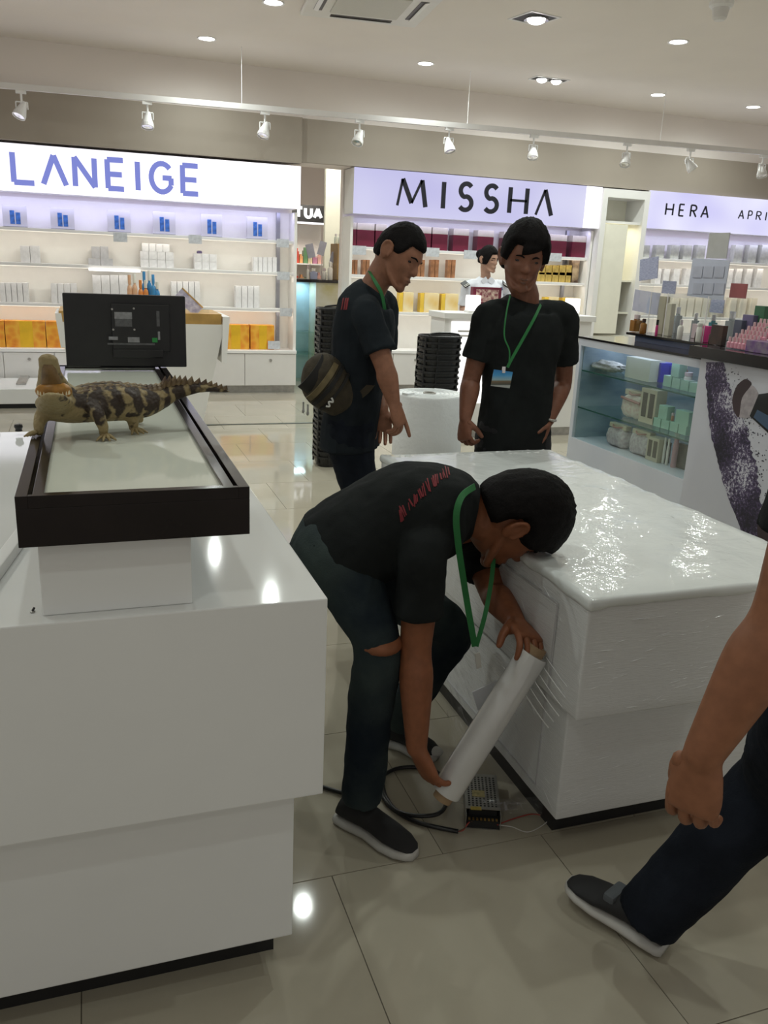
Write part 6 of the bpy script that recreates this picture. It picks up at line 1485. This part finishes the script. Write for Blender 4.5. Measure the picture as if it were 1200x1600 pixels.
def person(name, label, base, skin, shirt_m, pants_m, secs, neck, headc, hR, hs, arms, legs, hairfn, fem=False, sleeve=0.62, vox=0.005, shirt_loose=0.016, hem=None, arm_r=1.0, leg_r=1.0, crum=0.007, fnz=0.004, face=True, hair_m=None, pant_len=1.0, seed=0.0):
    t = thing(name, label, 'person', base)
    mb = MB(); fm = MB()
    ring_loft(mb, [(c, r, w * .93, d * .9) for c, r, w, d in secs])
    L = head(mb, headc, hR, hs, fem)
    nk = .052 if not fem else .045
    mb.tube([L(0, -.020, -.02), L(0, -.022, -.075), V(neck), V(secs[-2][0])], [nk * hs, nk * hs, nk * 1.08, nk * 1.2], 16, sub=4, round_ends=True)
    for a in arms:
        S, E, Wr = V(a['S']), V(a['E']), V(a['W']); k = arm_r
        m1 = S.lerp(E, .5); m2 = E.lerp(Wr, .3)
        mb.tube([S, m1, E, m2, E.lerp(Wr, .7), Wr], [.050 * k, .047 * k, .040 * k, .044 * k, .035 * k, .027 * k], 16, sub=4, flat=1.0, round_ends=True)
        mb.tube([V(secs[-2][0]).lerp(S, .5), S], [.06, .052 * k], 14, round_ends=True)
        hand(mb, fm, Wr, a['d'], a['n'], a['s'], a['curl'], k=a.get('k', 1.0), thumb=a.get('thumb', (.6, .5)), spread=a.get('spread', .05))
    for l in legs:
        Hh, K, A = V(l['H']), V(l['K']), V(l['A']); k = leg_r
        mb.tube([Hh, Hh.lerp(K, .5), K, K.lerp(A, .3), K.lerp(A, .75), A], [.080 * k, .070 * k, .052 * k, .054 * k, .038 * k, .034 * k], 14, sub=3, round_ends=True)
    me = fuse(mb, vox, 4); join_raw(me, fm)
    mesh_obj('body', me, skin, t)
    # shirt
    sb = MB(); lo = shirt_loose
    ring_loft(sb, [(c, r, w + lo, d + lo) for c, r, w, d in (hem + secs if hem else secs)])
    for a in arms:
        S, E = V(a['S']), V(a['E']); ce = S.lerp(E, sleeve); top = V(secs[-2][0]).lerp(S, .45)
        sb.tube([top, S, S.lerp(E, sleeve * .5), ce], [.066, .062 * arm_r, .062 * arm_r, .068 * arm_r], 18, sub=4)
    me = fuse(sb, 0.007, 5); crumple(me, crum, 9, seed, (1, 1, .6)); crumple(me, crum * .35, 24, seed + 3)
    mesh_obj('shirt', me, shirt_m, t)
    # trousers
    if pants_m is not None:
        pb = MB(); c0, r0, w0, d0 = secs[0]; c1, r1, w1, d1 = secs[1]
        ring_loft(pb, [(V(c0) + (V(c0) - V(c1)).normalized() * .09, r0, w0 * .7, d0 * .75), (c0, r0, w0 + .012, d0 + .012), (V(c0).lerp(V(c1), .6), r0, w0 * .97 + .005, d0 * .97 + .005)])
        for l in legs:
            Hh, K, A = V(l['H']), V(l['K']), V(l['A']); k = leg_r; e = K.lerp(A, pant_len)
            pb.tube([Hh + (Hh - K).normalized() * .085, Hh + (Hh - K).normalized() * .05, Hh, Hh.lerp(K, .5), K, K.lerp(A, .35), e], [.06 * k, .085 * k, .098 * k, .088 * k, .073 * k, .072 * k, .066 * k], 18, sub=4)
        me = fuse(pb, 0.007, 5); crumple(me, .005, 8, seed + 7, (1, 1, 1)); crumple(me, .002, 25, seed + 9)
        mesh_obj('trousers', me, pants_m, t)
    if face: face_parts(headc, hR, hs, t, mat('lips_' + name + str(int(seed)), tuple(c * .62 for c in skin_cols[skin.name]), .45))
    hair(headc, hR, hs, t, hairfn, hair_m or M_hair, nz=fnz, fem=fem, seed=seed)
    return t
skin_cols = {}
def SK(n, c): skin_cols[n] = c; return skin_mat(n, c)
M_tee = mat('dark_tee', (0.014, 0.016, 0.016), 0.9, var=.15, scale=12, bump=.15, bscale=300, spec=.1)
M_tee_b = mat('dark_tee_blue', (0.015, 0.019, 0.023), 0.9, var=.15, scale=12, bump=.15, bscale=300, spec=.1)
M_jean = mat('dark_jeans', (0.012, 0.015, 0.022), 0.9, spec=.1, var=.3, scale=10, bump=.2, bscale=250)
M_jean_k = mat('black_trousers', (0.010, 0.010, 0.012), 0.85, var=.2)
M_jean_g = mat('faded_jeans', (0.050, 0.066, 0.062), 0.9, spec=.1, col2=(0.012, 0.018, 0.026), scale=4, bump=.2, bscale=250)
M_sole = mat('rubber_white', (0.50, 0.49, 0.46), .6, var=.1); M_canvas = mat('black_canvas', (0.016, 0.016, 0.017), .8, var=.2)
M_green = mat('lanyard_green', (0.012, 0.15, 0.035), .6, var=.1); M_lacew = mat('lace_white', (.55, .54, .5), .7)

# ---- the man with the lanyard, standing on the right
Y2 = 3.32
nk = J(822, 463, Y2); pel = J(803, 668, Y2 + .02); R1 = V((1, .06, 0))
secs = [(pel + V((0, 0, -.02)), R1, .160, .105), (pel + V((0, 0, .12)), R1, .150, .100), (pel.lerp(nk, .5), R1, .158, .105), (pel.lerp(nk, .74) , R1, .172, .110), (nk + V((-.005, .02, -.075)), R1, .150, .085), (nk + V((0, .01, -.01)), R1, .062, .055)]
hc = J(818, 404, Y2 - .03); hR = frame((-.30, -.93, -.20), (.05, -.18, .98))
W1, W2 = J(727, 654, Y2 - .05), J(857, 657, Y2 - .03)
arms = [dict(S=J(763, 494, Y2), E=J(737, 590, Y2 + .03), W=W1, d=J(725, 690, Y2 - .08) - W1, n=(.75, .3, 0), s=(.2, -1, 0), curl=GRIP, k=1.0),
        dict(S=J(880, 495, Y2), E=J(880, 596, Y2 + .05), W=W2, d=J(845, 694, Y2 - .05) - W2, n=(-.8, .2, 0), s=(-.3, -1, 0), curl=[(.3, .5, .3), (.45, .6, .3), (.5, .7, .3), (.55, .7, .3)], k=1.0)]
hz = pel.z - .06
legs = [dict(H=pel + V((-.085, 0, -.05)), K=V((pel.x - .095, Y2 - .02, .48)), A=V((pel.x - .10, Y2 + .04, .09))), dict(H=pel + V((.085, 0, -.05)), K=V((pel.x + .095, Y2 - .02, .48)), A=V((pel.x + .10, Y2 + .04, .09)))]
def hair2(d):
    b = short_hair(0.50, 0.02, -0.5, .030, 0.0, .016)(d)
    az = math.atan2(d.x, d.y)
    if -0.9 < az < 0.35: b = max(b, .030 * sstep(0.26, .40, d.z + .16 * (az + .1)))
    return b
T2 = person('person', 'standing man in dark t-shirt wearing a green lanyard and name badge', (pel.x, Y2, 0), SK('skin_lanyard_man', (0.190, 0.078, 0.046)), M_tee, M_jean_k, secs, nk, hc, hR, 1.10, arms, legs, hair2, seed=1.0, sleeve=.70,
            hem=[(pel + V((0, 0, -.14)), R1, .168, .112)])
for sx in (-1, 1): sole_shoe(T2, (pel.x + sx * .10, Y2 + .11, 0.001), (pel.x + sx * .13, Y2 - .15, 0.001), M_canvas, M_sole)
yf = Y2 - .150
strap('lanyard', [J(845, 476, Y2 - .085), J(835, 497, yf + .01), J(818, 528, yf - .006), J(800, 560, yf - .012), J(793, 574, yf - .014)], .013, .002, M_green, T2, (0, -1, 0))
strap('lanyard', [J(797, 462, Y2 - .085), J(791, 490, yf + .015), J(788, 525, yf - .006), J(796, 548, yf - .012), J(795, 572, yf - .014)], .006, .002, M_green, T2, (0, -1, 0))
bc = J(784, 592, yf - .016)
def badge_mat():
    m = bpy.data.materials.new('badge_print'); m.use_nodes = True; nt = m.node_tree; b = nt.nodes['Principled BSDF']; b.inputs['Roughness'].default_value = .2
    tc = nt.nodes.new('ShaderNodeTexCoord'); sx = nt.nodes.new('ShaderNodeSeparateXYZ'); nt.links.new(tc.outputs['Generated'], sx.inputs[0])
    r = nt.nodes.new('ShaderNodeValToRGB'); e = r.color_ramp.elements; e[0].position = 0; e[0].color = (.30, .32, .30, 1); e[1].position = 1; e[1].color = (.02, .16, .42, 1)
    for p_, c_ in ((.14, (.35, .36, .34)), (.2, (.05, .06, .05)), (.38, (.16, .11, .06)), (.45, (.25, .38, .42)), (.7, (.05, .28, .55))): k = e.new(p_); k.color = (*c_, 1)
    nt.links.new(sx.outputs[2], r.inputs[0]); nt.links.new(r.outputs[0], b.inputs['Base Color']); return m
bd = MB().obox(bc, (.088, .003, .068), Matrix.Rotation(.12, 3, 'Y')).build('name_badge', badge_mat(), T2)
MB().obox(bc + V((.004, -.003, .038)), (.014, .004, .026)).build('badge_clip', M_chrome, bd)
MB().tube([W2 + V((-.033, .0, .012)), W2 + V((0, -.034, .006)), W2 + V((.034, 0, .0)), W2 + V((0, .034, .006)), W2 + V((-.033, .0, .012))], .006, 7, sub=5).build('bracelet', mat('bracelet_silver', (.45, .42, .38), .3, metal=.6, var=.3, scale=120), T2)

# ---- the man pointing, on the left
Y1 = 3.44
pel = J(548, 655, Y1); nk = J(585, 447, Y1 - .02); fw = V((.90, -.42, 0)).normalized(); RR = V((-fw.y * -1, 0, 0)); RR = V((fw.y, -fw.x, 0))   # his right
up1 = (nk - pel).normalized()
ch = J(563, 520, Y1)
secs = [(pel + V((0, 0, -.03)), RR, .155, .105), (pel.lerp(nk, .25), RR, .148, .102), (pel.lerp(nk, .5) + fw * -.005, RR, .155, .108), (pel.lerp(nk, .74) - fw * .015, RR, .168, .112), (nk - up1 * .075 - fw * .03, RR, .15, .088), (nk - up1 * .01, RR, .062, .055)]
hc = J(622, 399, Y1 - .06); hR = frame((.56, -.70, -.44), (.38, -.08, .92))
S1 = J(573, 493, Y1 - .17); E1 = J(601, 573, Y1 - .25); W1 = J(615, 628, Y1 - .28)
tipd = J(631, 677, Y1 - .30) - W1
W3 = J(597, 640, Y1 - .05)
arms = [dict(S=S1, E=E1, W=W1, d=tipd, n=(-.6, .75, -.1), s=(.7, -.2, 0), curl=[(.0, .05, .05), (.55, .6, .3), (.65, .7, .3), (.7, .7, .3)], k=1.05, spread=.04, thumb=(.7, .6)),
        dict(S=J(600, 476, Y1 + .15), E=J(596, 572, Y1 + .10), W=W3, d=(.05, -.1, -1), n=(-.4, -.9, 0), s=(.9, -.3, 0), curl=RELAX, k=1.0)]
legs = [dict(H=pel + RR * .08 + V((0, 0, -.05)), K=V((pel.x + .05, Y1 - .07, .47)), A=V((pel.x + .02, Y1 - .06, .09))), dict(H=pel - RR * .08 + V((0, 0, -.05)), K=V((pel.x + .07, Y1 + .10, .47)), A=V((pel.x + .08, Y1 + .14, .09)))]
T1 = person('person', 'man in dark t-shirt with a sling bag pointing down beside the foam roll', (pel.x, Y1, 0), SK('skin_pointing_man', (0.25, 0.112, 0.066)), M_tee_b, M_jean, secs, nk, hc, hR, 1.08, arms, legs, short_hair(.46, .10, -.40, .017, .0, .006), seed=2.0, sleeve=.72, hem=[(pel + V((0, 0, -.12)), RR, .162, .112)])
for A_ in (legs[0]['A'], legs[1]['A']): sole_shoe(T1, A_ - fw * .06 - V((0, 0, A_.z - .001)), A_ + fw * .20 - V((0, 0, A_.z - .001)), M_canvas, M_sole)
strap('lanyard', [J(577, 424, Y1 - .06), J(586, 440, Y1 - .115), J(597, 462, Y1 - .12), J(603, 500, Y1 - .10)], .016, .003, M_green, T1, (.3, -1, .1))
M_redp = mat('red_print', (0.17, 0.012, 0.018), .8, var=.2)
pr = J(537, 475, Y1 - .1)
# bag (its own thing)
M_bag = mat('bag_olive', (0.045, 0.034, 0.018), .8, var=.3, scale=20, bump=.3, bscale=200); M_bagk = mat('bag_black', (0.010, 0.009, 0.008), .7, var=.3); M_bagt = mat('bag_tan', (0.15, 0.115, 0.055), .8, var=.2, scale=30)
bcn = J(514, 603, Y1 - .10)
tb_ = thing('sling_bag', 'olive and black sling bag with tan stripe on the pointing man\'s back', 'bag', bcn - V((0, 0, .14)))
ax = (J(548, 632, Y1) - J(482, 580, Y1)).normalized(); bu = V((0, -1, 0)).cross(ax).normalized(); RB = Matrix((ax, V((0, -1, 0)), bu)).transposed()
mb = MB(); mb.ball(bcn, (.125, .075, .105), RB, 22, 14); mb.ball(bcn + ax * .05, (.10, .07, .098), RB, 18, 10); mb.ball(bcn - ax * .05 + bu * .02, (.085, .068, .09), RB, 18, 10)
me = fuse(mb, .006, 3); crumple(me, .004, 14, 4); mesh_obj('bag_body', me, M_bag, tb_)
def band(f, w, h, m, nm, yy=.070):
    pts = []
    for k in range(9):
        a = -1.25 + 2.5 * k / 8; e = .105 * math.sqrt(max(.05, 1 - (f / .14) ** 2))
        pts.append(bcn + ax * f + bu * (e * math.sin(a)) + V((0, -1, 0)) * (yy * math.sqrt(max(.05, 1 - (f / .145) ** 2)) * math.cos(a) + h))
    strap(nm, pts, w, .006, m, tb_, (0, -1, 0))
band(-.045, .024, .006, M_bagt, 'tan_stripe'); band(-.015, .016, .006, M_bagk, 'zip_band'); band(.022, .012, .006, M_bagk, 'zip_band'); band(-.085, .05, .006, M_bagk, 'front_pocket', .064)
lg = bcn + ax * .02 - bu * .055 + V((0, -.082, 0))
MB().tube([lg + bu * .020 - ax * .006, lg + bu * .010 + ax * .008, lg - ax * .006, lg - bu * .012 + ax * .008, lg - bu * .02 - ax * .004], .004, 6, sub=4).build('white_emblem', M_lacew, tb_)
for k, px in enumerate((474, 481)):
    p = J(px, 628 + k * 4, Y1 - .14)
    MB().tube([p, p + V((0, 0, -.030))], .004, 6).ball(p + V((0, 0, -.036)), (.006, .004, .010), None, 8, 6).build('zip_pull', M_steel, tb_)
strap('shoulder_strap', [bcn + bu * .08 + ax * .02 + V((0, .02, .0)), J(538, 560, Y1 - .10), J(545, 520, Y1 + .03), J(556, 470, Y1 + .12)], .045, .006, M_bagk, tb_, (-.9, -.3, 0))
strap('waist_strap', [bcn + ax * .10 - bu * .01 + V((0, -.03, 0)), J(572, 610, Y1 - .17), J(590, 585, Y1 - .12)], .03, .006, M_bag, tb_, (0, -1, .1))

# ---- the bent-over man wrapping the counter
pel = J(533, 862, 2.02); c1 = J(585, 822, 2.00); c2 = J(655, 800, 1.985); c3 = J(706, 795, 1.97); nk = J(742, 800, 1.95)
RR = V((.10, -1, .10)).normalized()
secs = [(pel - (c1 - pel).normalized() * .02, RR, .158, .115), (pel.lerp(c1, .6), RR, .152, .112), (c1.lerp(c2, .5), RR, .160, .118), (c2, RR, .175, .122), (c3, RR, .155, .098), (nk, RR, .064, .058)]
hc = J(803, 812, 1.915); hR = frame((.42, -.05, -.90), (.86, -.34, .42))
S1 = J(662, 862, 1.81); E1 = J(650, 1012, 1.80); W1 = J(651, 1168, 1.745)
S2 = J(745, 848, 2.13); E2 = J(770, 925, 2.00); W2 = J(806, 972, 1.84)
rax = (ROLL1 - ROLL0).normalized()
h0 = ROLL0 - rax * .0
arms = [dict(S=S1, E=E1, W=W1, d=(ROLL0 + V((-.02, -.01, -.01))) - W1, n=(.8, .25, .3), s=(.1, 1, .1), curl=[(.35, .55, .4), (.4, .6, .4), (.4, .6, .4), (.45, .6, .4)], k=1.05),
        dict(S=S2, E=E2, W=W2, d=(ROLL1 + V((.0, -.0, .03))) - W2, n=(-.2, .75, -.7), s=(-.6, -.5, -.3), curl=[(.35, .6, .4), (.4, .7, .5), (.45, .7, .5), (.5, .7, .5)], k=1.05)]
A1 = J(566, 1252, 1.88); A1.z = .095; A2 = J(622, 1140, 2.22); A2.z = .10
legs = [dict(H=J(537, 888, 1.93), K=J(588, 1008, 1.84), A=A1), dict(H=J(556, 884, 2.12), K=J(704, 985, 2.10), A=A2)]
T0 = person('person', 'bent-over man in dark t-shirt and torn jeans wrapping the counter with film', (pel.x + .1, 2.0, 0), SK('skin_bent_man', (0.235, 0.086, 0.040)), M_tee, M_jean_g, secs, nk, hc, hR, 1.10, arms, legs, short_hair(.30, .08, -.45, .036, .0, .010), seed=3.0, sleeve=.66, vox=.0045, shirt_loose=.014, leg_r=.86)
sole_shoe(T0, A1 + V((-.045, .06, -A1.z + .001)), A1 + V((.10, -.16, -A1.z + .001)), M_canvas, M_sole)
hl = atz(596, 1156, 0.001); te = atz(684, 1187, 0.001)
sole_shoe(T0, hl, te, M_canvas, M_sole, cap=True, laces=True, m_lace=M_lacew)
kn = legs[0]['K']
MB().ball(kn + V((.004, -.010, .012)), (.0605, .0605, .030), None, 20, 10).build('torn_knee', SK('skin_knee', (0.235, 0.086, 0.040)), T0, smooth=True)
strap('lanyard', [J(742, 760, 1.86), J(722, 775, 1.80), J(713, 805, 1.775), J(716, 850, 1.775), J(724, 905, 1.79), J(733, 960, 1.80), J(742, 1010, 1.80)], .016, .002, M_green, T0, (-.2, -1, .2))
strap('lanyard', [J(772, 860, 1.93), J(768, 905, 1.88), J(758, 960, 1.83), J(744, 1010, 1.80)], .012, .002, M_green, T0, (-.2, -1, .2))
MB().obox(J(747, 1032, 1.80), (.014, .004, .045), Matrix.Rotation(-.2, 3, 'Y')).build('badge_clip', M_lacew, T0)
MB().obox(J(764, 1085, 1.80), (.085, .003, .06), Matrix.Rotation(-.35, 3, 'Y')).build('name_badge', mat('badge_pale', (.62, .64, .68), .4, var=.15), T0)

# ---- the person passing at the right edge
A4 = atz(1012, 1432, .115); K4 = atd(1215, 1222, 1.72); S4 = atd(1315, 690, 1.22)
fwd4 = (atz(885, 1392, 0) - atz(1030, 1488, 0)).normalized(); R4 = V((fwd4.y, -fwd4.x, 0))
nk = S4 + R4 * .21 + V((0, 0, .08)); pel = nk - V((fwd4.x * .03, fwd4.y * .03, .50)); H4 = pel - R4 * .085 - V((0, 0, .05))
secs = [(pel + V((0, 0, -.03)), R4, .155, .115), (pel.lerp(nk, .25), R4, .145, .112), (pel.lerp(nk, .5), R4, .152, .118), (pel.lerp(nk, .74), R4, .168, .122), (nk + V((0, 0, -.075)), R4, .155, .095), (nk, R4, .066, .06)]
W4 = atd(1098, 1178, 1.33); E4 = atd(1222, 965, 1.28)
d4 = atd(1074, 1290, 1.36) - W4
arms = [dict(S=S4, E=E4, W=W4, d=d4, n=(.75, .45, -.1), s=(-.4, .8, 0), curl=[(.40, .55, .4), (.42, .6, .4), (.45, .62, .4), (.5, .65, .4)], k=1.10, spread=.02, thumb=(.8, .7)),
        dict(S=nk + R4 * .20 + V((0, 0, -.08)), E=nk + R4 * .24 + V((0, .05, -.36)), W=nk + R4 * .22 + V((0, .12, -.58)), d=(0, .1, -1), n=(-R4.x, -R4.y, 0), s=(fwd4.x, fwd4.y, 0), curl=RELAX)]
legs = [dict(H=H4, K=K4, A=A4), dict(H=pel + R4 * .085 + V((0, 0, -.05)), K=V((pel.x + R4.x * .1 - fwd4.x * .02, pel.y + R4.y * .1 - fwd4.y * .02, .47)), A=V((pel.x + R4.x * .1 - fwd4.x * .22, pel.y + R4.y * .1 - fwd4.y * .22, .12)))]
hc = nk + V((fwd4.x * .04, fwd4.y * .04, .155)); hR = frame((fwd4.x, fwd4.y, -.1), (0, 0, 1))
T4 = person('person', 'person at the right edge stepping past, bare forearm and dark jeans visible', (pel.x, pel.y, 0), SK('skin_passing_person', (0.27, 0.115, 0.060)), M_tee, M_jean, secs, nk, hc, hR, 1.03, arms, legs, short_hair(), seed=4.0, sleeve=.55, vox=.0055, arm_r=1.16, leg_r=1.12)
hl4, te4 = atz(1040, 1486, .006), atz(886, 1384, .03)
sole_shoe(T4, hl4, te4, M_canvas, M_sole, h=.09, w=.047)
MB().obox(hl4.lerp(te4, .52) + V((0, 0, .062)), (.07, .03, .03), Matrix.Rotation(math.atan2(fwd4.y, fwd4.x) - math.pi / 2, 3, 'Z')).build('shoe_tongue', mat('grey_canvas', (.09, .10, .11), .8, var=.2), T4, bevel=.008)
A5 = legs[1]['A']; sole_shoe(T4, A5 - fwd4 * .05 + V((0, 0, -.05)), A5 + fwd4 * .21 + V((0, 0, -A5.z + .002)), M_canvas, M_sole)

# ---- the woman in white uniform behind the service counter
Y5 = 7.66
nk = J(759, 433, Y5); pel = J(757, 530, Y5 + .02); R5 = V((1, .1, 0))
secs = [(pel + V((0, 0, -.05)), R5, .17, .12), (pel.lerp(nk, .25), R5, .145, .11), (pel.lerp(nk, .5), R5, .150, .115), (pel.lerp(nk, .74), R5, .160, .12), (nk + V((0, .01, -.07)), R5, .14, .085), (nk + V((0, 0, -.005)), R5, .055, .05)]
hc = J(763, 405, Y5 - .03); hR = frame((.42, -.88, -.14), (0, -.1, 1))
W1, W2 = J(737, 496, Y5 - .22), J(790, 498, Y5 - .22)
arms = [dict(S=J(731, 449, Y5), E=J(724, 483, Y5 + .02), W=W1, d=(.3, -.6, -.2), n=(.2, -.2, -1), s=(1, 0, 0), curl=RELAX, k=.9), dict(S=J(793, 451, Y5), E=J(800, 484, Y5 + .02), W=W2, d=(-.3, -.6, -.2), n=(0, -.2, -1), s=(-1, 0, 0), curl=RELAX, k=.9)]
legs = [dict(H=pel + V((-.08, 0, -.08)), K=V((pel.x - .09, Y5, .47)), A=V((pel.x - .09, Y5 + .04, .09))), dict(H=pel + V((.08, 0, -.08)), K=V((pel.x + .09, Y5, .47)), A=V((pel.x + .09, Y5 + .04, .09)))]
M_unif = mat('white_uniform', (0.72, 0.74, 0.80), .7, var=.05, bump=.1, bscale=60)
def hair5(d):
    az = abs(math.atan2(d.x, d.y)); line = .46 if az < .5 else .46 - .86 * sstep(.5, 1.25, az)
    return .024 * sstep(line - .03, line + .10, d.z)
T5 = person('person', 'woman in white uniform shirt with epaulettes behind the service counter', (pel.x, Y5, 0), SK('skin_uniformed_woman', (0.44, 0.26, 0.185)), M_unif, M_jean_k, secs, nk, hc, hR, 1.02, arms, legs, hair5, fem=True, seed=5.0, sleeve=.85, vox=.006)
for sx in (-1, 1): sole_shoe(T5, (pel.x + sx * .09, Y5 + .10, 0.001), (pel.x + sx * .10, Y5 - .14, 0.001), M_canvas, M_sole)
Lb = lambda x, y, z: hc + hR @ V((x, y, z))
MB().ball(Lb(0, -.105, .03), (.045, .04, .045), None, 14, 10).build('hair_bun', M_hair, T5, smooth=True)
for sx, px, py in ((-1, 727, 444), (1, 789, 444)):
    ep = J(px, py, Y5 - .055)
    o = MB().obox(ep, (.055, .085, .012), Matrix.Rotation(-.5 * -sx, 3, 'Y') @ Matrix.Rotation(.5, 3, 'X')).build('epaulette', M_black, T5)
    for k in (0, 1): MB().obox(ep + Matrix.Rotation(-.5 * -sx, 3, 'Y') @ Matrix.Rotation(.5, 3, 'X') @ V((0, -.02 - k * .018, .0065)), (.055, .007, .003), Matrix.Rotation(-.5 * -sx, 3, 'Y') @ Matrix.Rotation(.5, 3, 'X')).build('stripe', M_lacew, o)
cl = J(761, 437, Y5 - .06)
for sx in (-1, 1): MB().obox(cl + V((sx * .035, -.02, -.01)), (.06, .008, .05), Matrix.Rotation(sx * .6, 3, 'Y')).build('collar', M_unif, T5)
MB().obox(J(781, 452, Y5 - .145), (.06, .004, .03), Matrix.Rotation(-.3, 3, 'Y')).build('pocket_emblem', mat('emblem_blue', (.10, .14, .28), .5), T5)

# ---- red lettering printed on two shirts, laid on the cloth
from mathutils.bvhtree import BVHTree
def print_on(t, strokes, m, name='shirt_print'):
    sh = [o for o in t.children if o.name.startswith('shirt') and 'print' not in o.name][0]; off = wloc(sh)
    bv = BVHTree.FromPolygons([v.co + off for v in sh.data.vertices], [tuple(p.vertices) for p in sh.data.polygons]); mb = MB()
    for (x0, y0, x1, y1, w) in strokes:
        P = []
        for k in range(5):
            f = k / 4; d = ray(x0 + (x1 - x0) * f, y0 + (y1 - y0) * f).normalized(); h, n_, _, _ = bv.ray_cast(ORG, d)
            if h is None: P = []; break
            if n_.dot(d) > 0: n_ = -n_
            P.append((h + n_ * .0012, n_))
        if len(P) < 5: continue
        rings = []
        for i, (p, n_) in enumerate(P):
            d = (P[min(i + 1, 4)][0] - P[max(i - 1, 0)][0]).normalized(); s_ = d.cross(n_).normalized()
            rings.append([p + s_ * w / 2 + n_ * .0008, p - s_ * w / 2 + n_ * .0008, p - s_ * w / 2 - n_ * .002, p + s_ * w / 2 - n_ * .002])
        mb.loft(rings)
    if mb.v: mb.build(name, m, t)
rn = random.Random(5); st = []
x = 0.0
while x < 1.0:
    cx_, cy_ = 625 + 100 * x, 808 - 84 * x - 10 * math.sin(x * 3.1); h = rn.uniform(6, 14) * (1 - .25 * x); sl = rn.uniform(-3, 3)
    st.append((cx_ - 2 + sl, cy_ - h, cx_ + 2, cy_ + h * .7, rn.uniform(.0022, .0042)))
    x += rn.choice((.018, .022, .03, .055))
print_on(T0, st, M_redp)
print_on(T1, [(537 + k, 466, 534 + k, 484, .008) for k in (0, 4, 7)], M_redp)
